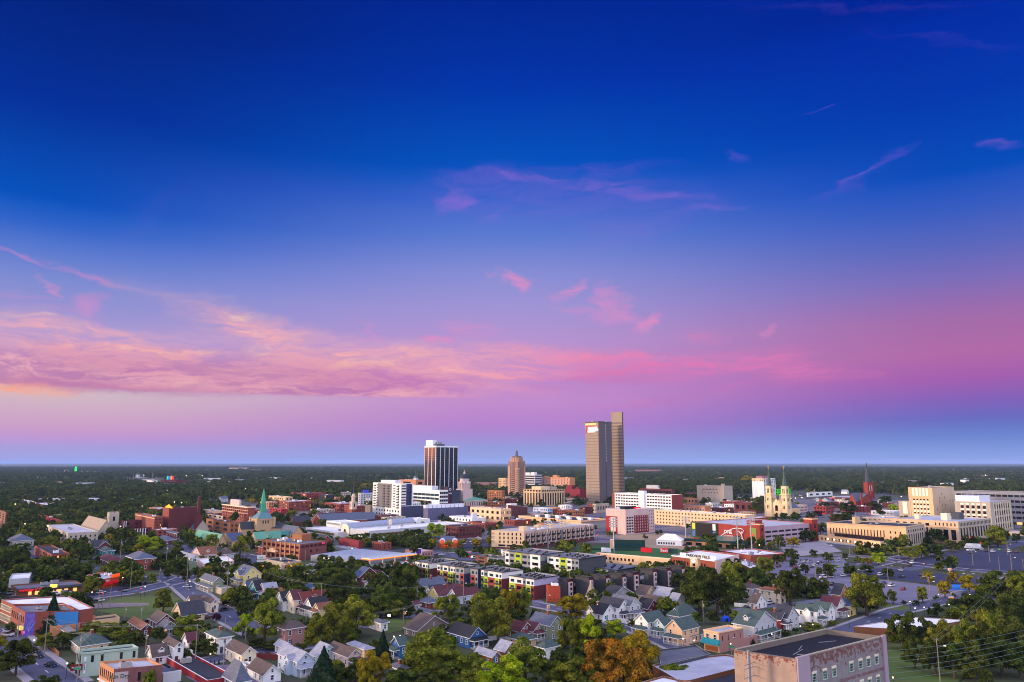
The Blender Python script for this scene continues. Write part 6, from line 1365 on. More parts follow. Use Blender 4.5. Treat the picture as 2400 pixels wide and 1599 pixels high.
b.panel('mural', 'R', 0, .19, 0, .97, w('mural_purple', (70,50,130), c2=(120,100,180), sc=.5, streak=0), d=.1); b.panel('blue_wall', 'R', .55, 1, 0, .95, w('blue_wall', (56,124,180)), d=.1); 
for i in range(9): q = MB(); q.tube((0,0,0),(-2.4+.6*i,0,2.8+(i%3)*.6),.09,w('mural_ray', (130,130,200)),4); o = q.build('mural_ray', b.root); o.location = (b.a*.1, -.16, 1.5)
b.win('R', 4, 1, .45, .72, wf=.2, hf=.9, u0=.56, u1=.98); b.win('L', 7, 1, .5, .8, wf=.4, hf=.9); b.panel('lit_awning', 'L', .02, .2, .25, .38, mat('yellow_awning',(255,220,120),emit=.7), d=1.2); b.panel('neon_sign','R',-.0,.03,.12,.2,mat('violet_neon',(210,60,255),emit=1.6),d=.4)
b.panel('shop_fronts', 'L', .2, .98, .03, .3, DKM, d=.12)
b = bld('ochre_shop', 'long low ochre brick building with a black roof and chimneys', 'building', 'a', (982,756), 900, (932,712), (1648,672), wall='tan', roof='flatdk', units=0)
for u in (.06,.45): b.box('chimney', b.a*u, b.a*u+.9, b.b*.3, b.b*.3+.8, b.h-.5, b.h+1.4, 'orange')
b = bld('ochre_storefront', 'ochre storefront with a white flat roof and painted shields', 'shop', 'a', (705,800), 940, 655, (1100,760), th=75, thL=-45, wall='orange', roof='white', units=0)
b = bld('liquor_store', 'long flat-roofed liquor store with red neon lettering and a lit yellow sign', 'shop', 'a', (238,285), 400, (148,228), (1132,212), wall='brown', roof='flat', units=3, cap='dkgrey')
b.panel('fascia', 'R', 0, 1, .72, 1.0, 'dkgrey', d=1.4); RN = mat('red_neon', (255,10,30), emit=1.5)
b.text('R', .085, b.h*.80, 'Indo', 1.5, RN, d=1.5); b.text('R', .30, b.h*.80, "Cap n' Cork", 1.75, RN, d=1.5); b.panel('lit_sign', 'R', .49, .60, .85, 1.22, mat('yellow_box', (255,220,90), emit=1.4), d=1.6)
for f0, f1 in ((.17,.22),(.27,.34),(.50,.56),(.60,.68),(.72,.78),(.86,.92)): b.panel('lit_window', 'R', f0, f1, .12, .55, LITW, d=.1)
b = bld('fast_food', 'orange-red fast food restaurant with glowing red awnings and signs', 'restaurant', 'a', (1425,150), 285, (1190,95), (1645,100), wall=w('hot_orange', (190,80,44)), roof='flatlt', units=2, cap='white')
REDG = mat('red_awning_glow', (220,20,30), emit=.45)
b.panel('awning', 'L', .1, .3, .35, .55, REDG, d=1.2); b.panel('awning', 'R', .05, .45, .35, .6, REDG, d=1.2); b.panel('awning', 'R', .6, .95, .35, .55, REDG, d=1.2); b.panel('sign', 'R', .1, .35, .66, .85, REDG, d=.3); b.panel('sign', 'L', .12, .2, .66, .85, REDG, d=.3)
b.panel('gable_sign', 'R', .5, .95, .95, 1.25, mat('orange_glow', (255,90,20), emit=.8), d=.6, back=.6); b.text('R', .2, b.h*.76, "Arby's", 1.3, WHT, d=.4)
b = bld('white_shop', 'white building with a red stripe cut by the left edge', 'building', 'a', (126,150), 290, 0, 0, wall='ltgrey', roof='white', units=0, th=60, a=.0+9, b=22); b.panel('red_stripe', 'L', 0, 1, .36, .44, 'red', d=.1)
b = bld('cream_office', 'cream flat-roofed two-storey office with upright windows by the billboard', 'office building', 'B', (455,1420), 1512, 365, (872,1372), wall='pink', roof='white', units=1, th=60); b.win('R', 9, 2, .1, .9, wf=.35, hf=.6)
bld('green_shed', 'grey-green windowless block below the white house', 'building', 'B', (255,1405), 1512, 160, 362, wall='sage', roof='flat', units=0)
b = bld('white_store', 'low cream store with a white roof behind the yellow house', 'shop', 'b', (770,62), 128, 655, 905, wall='cream', roof='white', units=2); b.win('L', 3, 1, .1, .6, wf=.6, hf=.9)
b = bld('small_shop', 'small tan shop with a white canopy and lit orange window', 'shop', 'b', (1920,85), 185, 1800, 2060, wall='brown', roof='white', units=2, cap='white'); b.panel('lit_window', 'R', .1, .4, .1, .4, mat('orange_glow', (255,90,20), emit=.8), d=.1); b.panel('canopy', 'L', -.0, .8, .45, .55, WHT, d=2.)
bld('small_garage', 'flat-roofed pale garage behind the sage corner house', 'garage', 'b', (702,278), 366, 608, 846, wall='putty', roof='flatlt', units=0)
b = bld('red_store', 'red-fronted low store with a wide black roof at the bottom edge', 'shop', 'b', (500,1545), 1640, -330, (880,1478), wall='red', roof='flatdk', units=3, cap='white')
bld('small_garage', 'low white garage attached to the cream stucco house', 'garage', 'b', (1048,1340), 1445, 955, 1150, wall='white', roof='flatdk', units=0)
b = bld('pink_corner_shop', 'pink and peach corner shop with a broad turquoise awning', 'shop', 'e', (495,880), 1168, (287,840), (832,815), wall='peach', roof=RM('flatlt'), units=0)
b.panel('pink_side', 'R', 0, 1, 0, 1, 'rose', d=.06); b.win('L', 2, 1, .55, .85, wf=.38, hf=.95, fr=WHT, st='f'); b.win('R', 4, 1, .52, .80, wf=.16, hf=.9)
AW = w('turquoise_awning', (30,130,140)); q = MB(); q.prism([(-.4,-.5),(b.b+.4,-.5),(b.b+.4,.9),(-.4,.9)], 2.6, 4.3, AW, [(-.3,.5),(b.b+.3,.5),(b.b+.3,.9),(-.3,.9)]); o = q.build('awning', b.root); (x,y),rz = b.pt('L', 0, .9); o.location = (x,y,0); (x2,y2),_ = b.pt('L', 1, .9); o.location = (x2,y2,0); o.rotation_euler = (0,0,rz)
b.panel('shop_window', 'L', .08, .92, .04, .26, mat('lit_shop', (200,110,60), emit=.25), d=.1); b.band(1, .4, .3)
b = bld('pink_annex', 'low pink annex with a green arched awning beside the corner shop', 'shop', 'e', (842,975), 1085, 800, 1035, wall='rose', roof='flatlt', units=0); b.panel('awning', 'L', .1, 2.2, .5, .85, w('green_awning', (20,100,70)), d=1.2)
# foreground flat roofs
polybld('warehouse', 'low warehouse with a patched pale blue membrane roof, left of the old brick mill', 'warehouse', 'e', [(-420,1330),(60,1235),(600,1180),(760,1220),(760,1370),(100,1540),(-60,1540)], 6, 0, 'brown', 'flatlt')
polybld('warehouse', 'low warehouse with a dark tar roof below the pale blue one', 'warehouse', 'e', [(40,1560),(330,1470),(800,1375),(820,1640),(100,1750)], 5.2, 0, 'brown', 'flatdk')
polybld('gabled_shed', 'wide mauve-grey shed roof above the pale blue warehouse roof', 'warehouse', 'd', [(2010,1120),(2349,1080),(2530,1050),(2730,1180),(2400,1260),(2050,1340)], 6.4, 0, 'dkgrey', 'grey')
polybld('white_roof_building', 'white-edged roof corner at the bottom of the picture', 'building', 'd', [(1700,1590),(2080,1482),(2500,1570),(2600,1700),(1900,1750)], 6, 0, 'brown', 'white')
b = bld('warehouse', 'long brown warehouse with a bright white roof behind the tree belt', 'warehouse', 'f', (760,845), 1030, (5,800), (1562,712), wall='brown', roof='white', units=0, cap='white', par=.15)
# ---------------------------------------------------------------- old brick mill, bottom right
b = bld('old_mill', 'old brick mill with peeling pale paint and faded wall lettering at the bottom right', 'factory', 'e', (1560,1245), -16, (705,1120), (2778,936), wall='bronze', roof='tar', units=0, par=1.4, cap='bronze')
def peel(name, base, brickc, sc, th0, th1):
    m = D.materials.new(name); m.use_nodes = True; t = m.node_tree; p = t.nodes['Principled BSDF']; p.inputs['Roughness'].default_value = .9
    tc = t.nodes.new('ShaderNodeTexCoord'); n = t.nodes.new('ShaderNodeTexNoise'); n.inputs['Scale'].default_value = sc; n.inputs['Detail'].default_value = 9; n.inputs['Roughness'].default_value = .7
    t.links.new(tc.outputs['Object'], n.inputs[0]); sx = t.nodes.new('ShaderNodeSeparateXYZ'); t.links.new(tc.outputs['Object'], sx.inputs[0])
    hz = t.nodes.new('ShaderNodeMapRange'); t.links.new(sx.outputs[2], hz.inputs[0]); hz.inputs['From Min'].default_value = th0; hz.inputs['From Max'].default_value = th1; hz.inputs['To Min'].default_value = -.16; hz.inputs['To Max'].default_value = .16
    ad = t.nodes.new('ShaderNodeMath'); t.links.new(n.outputs['Fac'], ad.inputs[0]); t.links.new(hz.outputs[0], ad.inputs[1])
    r = t.nodes.new('ShaderNodeMapRange'); t.links.new(ad.outputs[0], r.inputs[0]); r.inputs['From Min'].default_value = .56; r.inputs['From Max'].default_value = .60
    bt = t.nodes.new('ShaderNodeTexBrick'); bt.inputs['Scale'].default_value = 2.2; bt.inputs['Color1'].default_value = lin(brickc); bt.inputs['Color2'].default_value = lin(tuple(int(v*.8) for v in brickc)); bt.inputs['Mortar'].default_value = lin((150,120,110))
    t.links.new(tc.outputs['Object'], bt.inputs[0])
    n2 = t.nodes.new('ShaderNodeTexNoise'); n2.inputs['Scale'].default_value = .35; n2.inputs['Detail'].default_value = 6; t.links.new(tc.outputs['Object'], n2.inputs[0])
    m0 = t.nodes.new('ShaderNodeMix'); m0.data_type = 'RGBA'; t.links.new(n2.outputs['Fac'], m0.inputs[0]); m0.inputs[6].default_value = lin(tuple(int(v*.78) for v in base)); m0.inputs[7].default_value = lin(tuple(min(255, int(v*1.15)) for v in base))
    mx = t.nodes.new('ShaderNodeMix'); mx.data_type = 'RGBA'; t.links.new(r.outputs[0], mx.inputs[0]); t.links.new(m0.outputs[2], mx.inputs[6]); t.links.new(bt.outputs[0], mx.inputs[7]); t.links.new(mx.outputs[2], p.inputs[0]); return m
b.panel('painted_front', 'L', 0, 1, 0, .985, peel('peeling_cream', (168,142,122), (138,68,50), .8, 10, 17.2), d=.08)
b.panel('painted_side', 'R', 0, 1, 0, .985, peel('peeling_mauve', (132,124,126), (116,64,54), .75, 7, 16.5), d=.08)
b.panel('corner_pier', 'R', 0, .12, 0, 1.02, w('pier_mauve', (160,140,152)), d=.5); b.panel('corner_pier', 'R', .955, 1, 0, 1.03, w('pier_mauve', (160,140,152)), d=.5)
for r, z in ((0,.56),(1,.22)):
    for i in range(8):
        f = (.17,.28,.38,.575,.68,.775,.875,.0)[i]
        if not f: continue
        b.panel('window_arch', 'R', f-.024, f+.024, z+.155, z+.185, WM('cream'), d=.25)
        me = winmesh(WM('mint'), GLASS, 'g'); (x, y), rz = b.pt('R', f, .08); zc = b.h*(z+.085); sx_ = b.a*.043; o = inst('window', me, b.root, (x, y, zc), rz, (sx_, 1, b.h*.125))
b.text('R', .70, b.h*.475, 'GOLDEN WAY TEN THOUSAND BOTTLES', 1.15, w('faded_red', (128,64,68)), name='faded_lettering', ext=.01, d=.12)
b.panel('green_door', 'L', .42, .54, 0, .42, w('door_green', (110,160,120)), d=.2); b.panel('green_door_gap', 'L', .40, .44, 0, .2, DARKO, d=.24)
for v0 in (.02,.98): b.box('parapet_edge', .4, b.a-.4, b.b*v0-.15, b.b*v0+.15, b.h, b.h+.25, 'putty')
rr = random.Random(4)
for i in range(8): q = MB(); u, v = b.a*rr.uniform(.15,.7), b.b*rr.uniform(.15,.75); q.tube((u,v,b.h-1.35),(u+rr.uniform(-4,8),v+rr.uniform(-3,3),b.h-1.33),.09,WM('grey'),4); q.build('roof_seam', b.root)
# ================================================================== trees
def leafmat(name, c, c2, rnd=.25):
    m = D.materials.new(name); m.use_nodes = True; t = m.node_tree; t.nodes.remove(t.nodes['Principled BSDF']); out = t.nodes['Material Output']
    oi = t.nodes.new('ShaderNodeObjectInfo'); geo = t.nodes.new('ShaderNodeNewGeometry'); tc = t.nodes.new('ShaderNodeTexCoord'); n = t.nodes.new('ShaderNodeTexNoise'); n.inputs['Scale'].default_value = 2.2; n.inputs['Detail'].default_value = 3
    t.links.new(tc.outputs['Object'], n.inputs[0]); mr = t.nodes.new('ShaderNodeMapRange'); t.links.new(n.outputs['Fac'], mr.inputs[0]); mr.inputs['From Min'].default_value = .35; mr.inputs['From Max'].default_value = .65
    mx = t.nodes.new('ShaderNodeMix'); mx.data_type = 'RGBA'; t.links.new(mr.outputs[0], mx.inputs[0]); mx.inputs[6].default_value = lin(c); mx.inputs[7].default_value = lin(c2)
    hs = t.nodes.new('ShaderNodeHueSaturation'); t.links.new(mx.outputs[2], hs.inputs['Color'])
    r1 = t.nodes.new('ShaderNodeMapRange'); t.links.new(oi.outputs['Random'], r1.inputs[0]); r1.inputs['To Min'].default_value = 1-rnd; r1.inputs['To Max'].default_value = 1+rnd
    rp = t.nodes.new('ShaderNodeMath'); rp.operation = 'MULTIPLY'; t.links.new(r1.outputs[0], rp.inputs[0]); r4 = t.nodes.new('ShaderNodeMapRange'); t.links.new(geo.outputs['Random Per Island'], r4.inputs[0]); r4.inputs['To Min'].default_value = .5; r4.inputs['To Max'].default_value = 1.5
    t.links.new(r4.outputs[0], rp.inputs[1]); t.links.new(rp.outputs[0], hs.inputs['Value'])
    f = t.nodes.new('ShaderNodeMath'); f.operation = 'MULTIPLY'; f.inputs[1].default_value = 5.7; t.links.new(oi.outputs['Random'], f.inputs[0]); g = t.nodes.new('ShaderNodeMath'); g.operation = 'FRACT'; t.links.new(f.outputs[0], g.inputs[0])
    r2 = t.nodes.new('ShaderNodeMapRange'); t.links.new(g.outputs[0], r2.inputs[0]); r2.inputs['To Min'].default_value = .5-rnd*.10; r2.inputs['To Max'].default_value = .5+rnd*.05; t.links.new(r2.outputs[0], hs.inputs['Hue'])
    d = t.nodes.new('ShaderNodeBsdfDiffuse'); tr = t.nodes.new('ShaderNodeBsdfTranslucent'); ms = t.nodes.new('ShaderNodeMixShader'); ms.inputs[0].default_value = .3
    t.links.new(hs.outputs[0], d.inputs[0]); t.links.new(hs.outputs[0], tr.inputs[0]); t.links.new(d.outputs[0], ms.inputs[1]); t.links.new(tr.outputs[0], ms.inputs[2]); t.links.new(ms.outputs[0], out.inputs[0]); return m
LEAF = {'D': leafmat('foliage_dark', (43,58,24), (82,94,34), .28), 'M': leafmat('foliage_green', (70,86,26), (126,130,42), .22), 'Y': leafmat('foliage_turning', (104,100,20), (156,138,30), .2),
        'B': leafmat('foliage_lime', (104,130,18), (160,176,32), .12), 'O': leafmat('foliage_orange', (96,84,24), (168,112,34), .12), 'C': leafmat('foliage_conifer', (30,48,34), (50,70,44), .15), 'P': leafmat('foliage_plum', (54,28,36), (78,40,46), .1)}
BARK = mat('bark', (74,60,50), .95, .3, 1.5, streak=5)
def crownmesh(name, seed, nq, size, kind='r'):
    """unit crown (radius 1, height 0..1): leaf clumps spread over and through several lobes"""
    r = np.random.RandomState(seed); V = []
    if kind == 'c':
        z = r.rand(nq)**1.35; lay = .82+.18*np.abs(np.sin(z*26)); a = r.rand(nq)*2*pi; rad = (1-z)*lay*(.35+.65*r.rand(nq)**.4)*(1+.12*np.sin(a*5+z*20))
        C = np.stack([rad*np.cos(a), rad*np.sin(a), z], 1); Nn = np.stack([np.cos(a), np.sin(a), .6+0*a], 1)
    else:
        nl = r.randint(30, 38) if nq > 1000 else 10; lob = []; sc_ = 1. if nq > 1000 else 1.5; tilt = r.uniform(-.12, .12, 2)
        for i in range(nl):
            a = r.rand()*2*pi; zz = .14+.80*r.rand(); env = sqrt(max(0, 1-((zz-.45)/.60)**2))*(.86+.22*sin(a*2+seed)); d = env*(.45+.42*r.rand()**.6)
            lob.append((d*cos(a)+tilt[0]*zz, d*sin(a)+tilt[1]*zz, zz, (.15+.13*r.rand())*sc_))
        lob.append((0, 0, .5, .42)); lob = np.array(lob); w_ = lob[:,3]**2; w_[-1] *= .5; w_ /= w_.sum(); k = r.choice(len(lob), nq, p=w_)
        d = r.randn(nq, 3); d /= np.linalg.norm(d, axis=1)[:,None]; d[:,2] = np.where(d[:,2] < -.25, -d[:,2], d[:,2])
        rr = lob[k,3]*(.80+.28*r.rand(nq)); C = np.stack([lob[k,0]+d[:,0]*rr, lob[k,1]+d[:,1]*rr, lob[k,2]+d[:,2]*rr*.62], 1); Nn = d
        C[:,2] = (C[:,2]-.0)/1.08
    t = r.randn(nq, 3); nn = Nn+.38*r.randn(nq, 3); nn /= np.linalg.norm(nn, axis=1)[:,None]
    u = np.cross(nn, t); u /= np.linalg.norm(u, axis=1)[:,None]; v = np.cross(nn, u); s_ = size*(.6+.8*r.rand(nq))[:,None]
    u *= s_; v *= s_*.75; sz = np.array([1,1,.62])
    P = np.stack([C-u*sz-v*sz*.3, C-v*sz, C+u*sz, C+v*sz], 1).reshape(-1, 3)
    me = D.meshes.new(name); me.vertices.add(nq*4); me.vertices.foreach_set('co', P.ravel()); me.loops.add(nq*4); me.loops.foreach_set('vertex_index', np.arange(nq*4)); me.polygons.add(nq)
    me.polygons.foreach_set('loop_start', np.arange(nq)*4); me.polygons.foreach_set('loop_total', np.full(nq, 4)); me.update(); me.validate(); me.materials.append(LEAF['D']); return me
CR_HI = [crownmesh('crown', 10+i, 9000, .042) for i in range(5)]; CR_MD = [crownmesh('crown', 20+i, 2600, .075) for i in range(4)]; CR_LO = [crownmesh('crown', 30+i, 500, .15) for i in range(3)]
CO_HI = [crownmesh('crown', 40+i, 5200, .055, 'c') for i in range(2)]
def trunkmesh():
    out = []
    for s_ in range(3):
        r = random.Random(s_); q = MB(); q.tube((0,0,0),(0.02,0,.45),.045,BARK,7,.032)
        for i in range(6):
            a = r.random()*6.28; z = .26+.05*i; q.tube((0,0,z),(.45*cos(a)*r.uniform(.6,1),.45*sin(a)*r.uniform(.6,1),z+.28),.02,BARK,5,.007)
        q.tube((.02,0,.45),(0,.03,.8),.032,BARK,6,.01); out.append(q.mesh('trunk'))
    return out
TRK_ = trunkmesh(); NT = [0]; TREES = []
KN = dict(D='dark green', M='green', Y='yellowing', B='lime green', O='orange', C='dark conifer', P='plum-leaved')
def tree_at(x, y, h, r, kind, px, label=None, group=None, rnd=None):
    rnd = random.Random(int(x*13+y*7)); d = y; sz = r/d*FPX
    me = (CO_HI if kind == 'C' else CR_HI if sz > 17 else CR_MD if sz > 7 else CR_LO); me = me[rnd.randrange(len(me))]
    t = thing('pine_tree' if kind == 'C' else 'tree', label or '', 'tree', (x, y, 0), rnd.random()*6.28, group); t.scale = (1,1,1)
    z0 = h*.10 if kind != 'C' else h*.05
    q = .0
    inst('crown', me, t, (0, 0, z0), 0, (r*1.08, r*1.08*rnd.uniform(.9,1.1), (h-z0)*1.0), slot={0: LEAF[kind]})
    inst('trunk', TRK_[rnd.randrange(3)], t, (0, 0, 0), 0, (h*.9, h*.9, h*.75)); NT[0] += 1
    TREES.append((t, px, kind, h, (x, y), r)); return t
TR = """a:700,350,900,150,C;210,970,1480,230,D;-40,900,1150,110,Y;600,880,1110,130,M;850,880,1120,150,D;1255,108,370,125,M;1250,740,930,170,M;1550,750,960,200,M;1750,880,1080,150,D;2240,270,620,130,M;640,1480,1700,170,D;1700,1000,1100,120,M;1910,10,165,70,M;2100,60,210,65,M;1000,860,1060,110,D;130,740,900,70,D;1950,900,1060,90,D;970,1310,1390,45,D;2310,-20,150,60,D;1150,330,400,50,D
b:240,620,1000,240,M;1290,430,1060,230,M;990,620,950,120,B;985,440,700,110,D;2030,640,1150,190,M;2190,460,1000,210,M;2180,-10,250,190,D;1480,80,280,130,D;210,1100,1270,80,D;470,990,1210,140,D;2090,1080,1700,230,C;632,620,735,60,P;190,20,190,70,D;770,340,430,65,D;1665,120,215,32,C;1790,160,230,45,D;1870,160,230,40,D;550,1270,1345,14,C;600,1295,1345,14,C;662,1275,1325,14,C;1180,950,1110,120,D;1400,1000,1120,120,D;2250,1250,1600,120,M;330,-20,130,50,D;940,290,380,45,M;60,600,740,50,D
c:200,390,960,250,M;50,700,1060,140,M;565,850,1310,130,C;840,-10,430,240,D;620,230,650,230,D;760,430,680,130,M;930,510,700,100,D;1180,690,860,130,O;1290,850,1520,440,M;1600,1110,1660,320,M;470,1140,1700,180,Y;350,1300,1720,110,Y;1430,370,740,190,M;1990,360,1020,320,M;2170,290,720,220,D;2310,290,760,140,Y;2180,1230,1760,320,B;190,1240,1560,120,D;20,1330,1650,150,D;870,1400,1800,250,D;1250,1330,1800,300,D;60,0,330,140,D;1080,560,700,60,D;740,1380,1700,120,D;2330,560,900,120,D;300,1240,1460,90,M
d:50,290,720,200,M;810,360,740,230,Y;830,690,1160,180,M;1040,660,1160,190,B;1420,690,960,150,B;1300,960,1720,330,O;1560,1060,1760,300,O;1740,900,1520,300,Y;180,990,1620,280,M;850,1260,1760,280,M;1260,830,960,60,P;1370,180,410,100,M;1640,320,410,60,Y;290,540,700,50,C;930,1080,1360,160,D;640,1110,1400,130,D;520,1260,1700,190,D;2200,1310,1640,230,M;0,1330,1700,230,D;1180,1150,1560,150,M;1150,700,800,90,D;1650,690,830,60,D
e:230,30,610,260,D;480,60,640,180,D;640,-60,420,180,M;1480,0,510,185,D;1240,60,260,90,D;690,310,510,65,M;600,500,640,90,D;1800,750,860,130,M;2065,720,800,60,M;1400,850,930,110,D;975,960,1060,36,C;1690,100,190,42,M;2000,-70,130,80,D;2330,260,420,70,M;1180,880,960,50,D;1000,430,470,40,D;-20,60,300,120,D;1560,820,900,40,D
f:190,60,660,230,M;550,290,490,60,M;960,250,480,80,M;1262,170,410,85,Y;1390,330,400,28,M;1045,40,215,80,Y;1370,50,215,82,Y;1600,95,335,115,Y;480,0,140,80,D;1490,410,615,180,D;700,590,1130,190,D;1030,690,1130,150,D;1330,730,1260,190,M;1560,720,1360,220,M;2110,20,490,240,D;2280,60,520,200,M;1950,130,400,160,D;2250,350,900,210,D;1950,600,1120,220,M;1800,760,1420,220,D;2200,700,1270,230,D;2050,920,1480,220,D;1650,1000,1520,200,D;1400,1000,1520,180,D;1130,980,1480,170,D;850,960,1380,130,D;2300,1000,1500,200,D;1180,820,1200,150,M;870,440,520,50,D;1140,370,440,35,D;700,450,510,40,D;2100,480,860,160,D;1800,560,850,90,M
E:1090,1060,1210,65,D;1340,1020,1220,80,D;1230,1110,1225,70,M;1520,1050,1190,95,Y;1690,950,1120,85,D;1800,960,1110,60,D;1380,715,830,50,D;1480,760,835,40,D;1590,720,805,50,D;1030,560,725,110,D;1100,480,565,45,D;1870,690,780,70,P;1950,560,730,90,D;2260,560,790,120,D;1900,850,1020,85,D;1510,1210,1390,98,D;1290,1290,1440,70,D;1370,1310,1415,50,D;1520,1350,1465,50,D;1810,1220,1335,50,D;2010,1260,1400,78,D;2240,1270,1360,50,D;1130,1320,1580,135,M;2040,1410,1570,90,M;2310,1420,1590,100,D;1690,1420,1570,60,D;1880,1460,1590,60,M;700,1380,1600,130,M;600,1400,1600,90,M;2180,720,880,160,D;60,300,420,100,D;900,200,330,110,Y;1430,560,640,40,D
F:700,1010,1210,75,M;520,1080,1240,95,D;440,1170,1300,90,M;350,1260,1440,108,B;200,1330,1440,70,Y;760,1180,1360,150,M;940,1160,1345,88,M;1060,1130,1325,130,D;1160,1140,1310,70,D;1345,1090,1260,108,D;1990,890,1190,150,M;1370,1310,1465,92,M;2250,1000,1130,60,D;200,1430,1570,80,D;2100,950,1100,60,D;300,560,700,110,D;560,600,720,70,B;450,480,620,90,D;1000,260,420,90,D;40,480,660,80,D
A:40,540,760,60,D;650,900,1010,75,Y;560,960,1160,100,D;640,1040,1220,120,M;290,1130,1320,130,D;920,1090,1240,98,Y;1130,1040,1190,85,D;1090,1180,1430,150,D;100,1200,1520,160,D;330,1270,1570,150,D;650,1310,1590,180,D;1080,1410,1590,140,D;20,880,1200,70,D;1490,1000,1180,82,Y;1680,970,1090,82,D;2000,1030,1270,165,B;1890,1150,1290,80,Y;1780,1350,1520,70,D;1580,1460,1600,70,D;1000,570,680,100,D;1330,560,680,80,D;980,660,760,60,M;480,700,800,100,M;700,640,800,120,D;1580,500,600,70,M;1820,570,730,150,D;2130,570,640,50,Y;2200,1300,1420,70,D;200,900,1010,100,D;380,900,960,70,Y;1560,1380,1480,90,D;460,1350,1560,90,M;850,1340,1480,80,D;1800,1180,1290,70,D
B:90,1090,1310,92,D;280,990,1200,55,D;300,1090,1210,60,D;390,1100,1190,40,D;560,1010,1220,95,M;950,1015,1320,130,M;915,1280,1430,50,D;1160,1130,1250,80,D;740,1140,1220,70,D;1440,700,910,115,D;1660,680,810,80,M;1960,670,800,90,M;1290,720,800,60,D;1560,880,960,60,D;1660,1290,1390,80,D;1340,1430,1550,80,D;1700,1400,1580,112,Y;1470,1510,1590,60,B;2090,1290,1410,78,D;2210,1310,1420,62,D;2000,1010,1070,55,D;2160,1020,1150,78,D;2300,1040,1120,50,M;2300,1400,1600,130,D;1820,940,1060,65,D;480,760,830,45,D;1100,1040,1200,50,D;1130,520,600,60,Y;1850,720,810,70,D;430,1280,1380,40,M;470,1450,1560,110,Y;640,1490,1600,90,Y
C:620,1080,1175,72,D;1290,1210,1430,140,B;340,1340,1475,48,D;640,1350,1445,50,D;520,1360,1435,40,D;1010,1290,1420,110,D;960,1380,1580,85,D;1150,1470,1590,120,D;1250,1420,1560,80,Y;1470,1450,1570,65,Y;1650,1430,1555,70,Y;1855,1420,1555,88,Y;2035,1400,1540,60,M;1600,1240,1350,90,D;1750,1260,1370,80,D;1900,1270,1370,80,D;1450,1240,1350,90,D;1040,970,1030,40,D;1330,670,760,60,M;330,660,780,80,Y;2180,1180,1290,50,D;2000,760,850,40,D
h:330,100,270,60,D;440,80,260,50,D;570,90,240,50,D;1365,672,730,30,D;2000,250,315,30,D;2045,248,315,28,D;1340,260,340,50,M;1400,270,340,40,D;1630,705,750,24,D;2000,700,770,34,M;2110,700,760,30,M;1830,310,380,40,D"""
for line in TR.strip().split('\n'):
    T_, body = line.split(':')
    for e in body.split(';'):
        x, yt, yb, r, kd = e.split(','); x, yt, yb, r = float(x), float(yt), float(yb), float(r)
        sx, sb = S(T_, x, yb); X0, Y0 = unproj(sx, sb); h = zfor(Y0, S(T_, 0, yt)[1]); R0 = r/K*Y0/FPX*(1.1 if r > 110 else 1.)
        h = min(max(h, 2), 30)
        tree_at(X0, Y0, h, R0, kd, (sx, (sb+S(T_,0,yt)[1])/2))
# more individual trees in the gaps between the streets of the middle distance
def blocked(x, y, m=3):
    for (x0, y0, x1, y1, h) in ROADS:
        dx, dy = x1-x0, y1-y0; L2 = dx*dx+dy*dy; t_ = max(0, min(1, ((x-x0)*dx+(y-y0)*dy)/L2)); px, py = x0+dx*t_, y0+dy*t_
        if (x-px)**2+(y-py)**2 < (h)**2: return True
    for P, A_, B_2 in FOOT:
        if abs(P[0]-x) > 200 or abs(P[1]-y) > 200: continue
        det = A_[0]*B_2[1]-A_[1]*B_2[0]
        if abs(det) < 1e-6: continue
        dx, dy = x-P[0], y-P[1]; u = (dx*B_2[1]-dy*B_2[0])/det; v = (A_[0]*dy-A_[1]*dx)/det
        mu = m/max(1, sqrt(A_[0]**2+A_[1]**2)); mv = m/max(1, sqrt(B_2[0]**2+B_2[1]**2))
        if -mu < u < 1+mu and -mv < v < 1+mv: return True
    return False
LOTS = [[gp(*((T_,)+p)) for p in pts] for T_, pts in [('F',[(430,1395),(1240,1275),(1500,1232),(2500,1262),(2700,1560),(1600,1500),(760,1420)]),('f',[(-700,20),(2300,90),(2300,230),(1450,370),(700,505),(-400,370)]),('e',[(1050,60),(2400,40),(1900,300),(1640,380),(1100,240)]),('E',[(950,1450),(1300,1180),(1900,1100),(2400,1300),(2400,1600),(1000,1600)]),('f',[(1640,480),(1880,400),(2300,560),(1700,660)]),
  ('a',[(1230,400),(2500,340),(2700,800),(1900,760),(1250,620)]),('b',[(-300,470),(420,560),(-300,700)]),('f',[(440,1060),(900,1050),(1500,1250),(1300,1700),(470,1650)]),('h',[(850,560),(900,380),(2500,270),(2700,620),(2100,720),(1300,600)]),('a',[(0,400),(1150,330),(1900,200),(1200,400),(600,480),(0,560)]),('g',[(1300,200),(2060,150),(2060,380),(1300,420)]),('g',[(280,380),(900,470),(1010,700),(400,720)]),('g',[(960,640),(2349,950),(2349,1080),(1500,960),(960,800)]),('h',[(0,1000),(640,1180),(1600,1020),(2400,960),(2500,1130),(700,1330),(0,1260)]),('h',[(1050,620),(2300,640),(2400,860),(1100,800)]),('h',[(-300,500),(1200,340),(1250,430),(0,570),(-300,570)]),('B',[(1270,1360),(1800,1380),(2150,1290),(2200,1340),(1800,1480),(1270,1450)]),('b',[(500,1330),(1000,1330),(1300,1500),(600,1700),(100,1500)]),('a',[(-200,900),(500,1200),(1200,1700),(100,1700)])]]
def inpoly(x, y, P):
    c = False; j = len(P)-1
    for i in range(len(P)):
        if (P[i][1] > y) != (P[j][1] > y) and x < (P[j][0]-P[i][0])*(y-P[i][1])/(P[j][1]-P[i][1])+P[i][0]: c = not c
        j = i
    return c
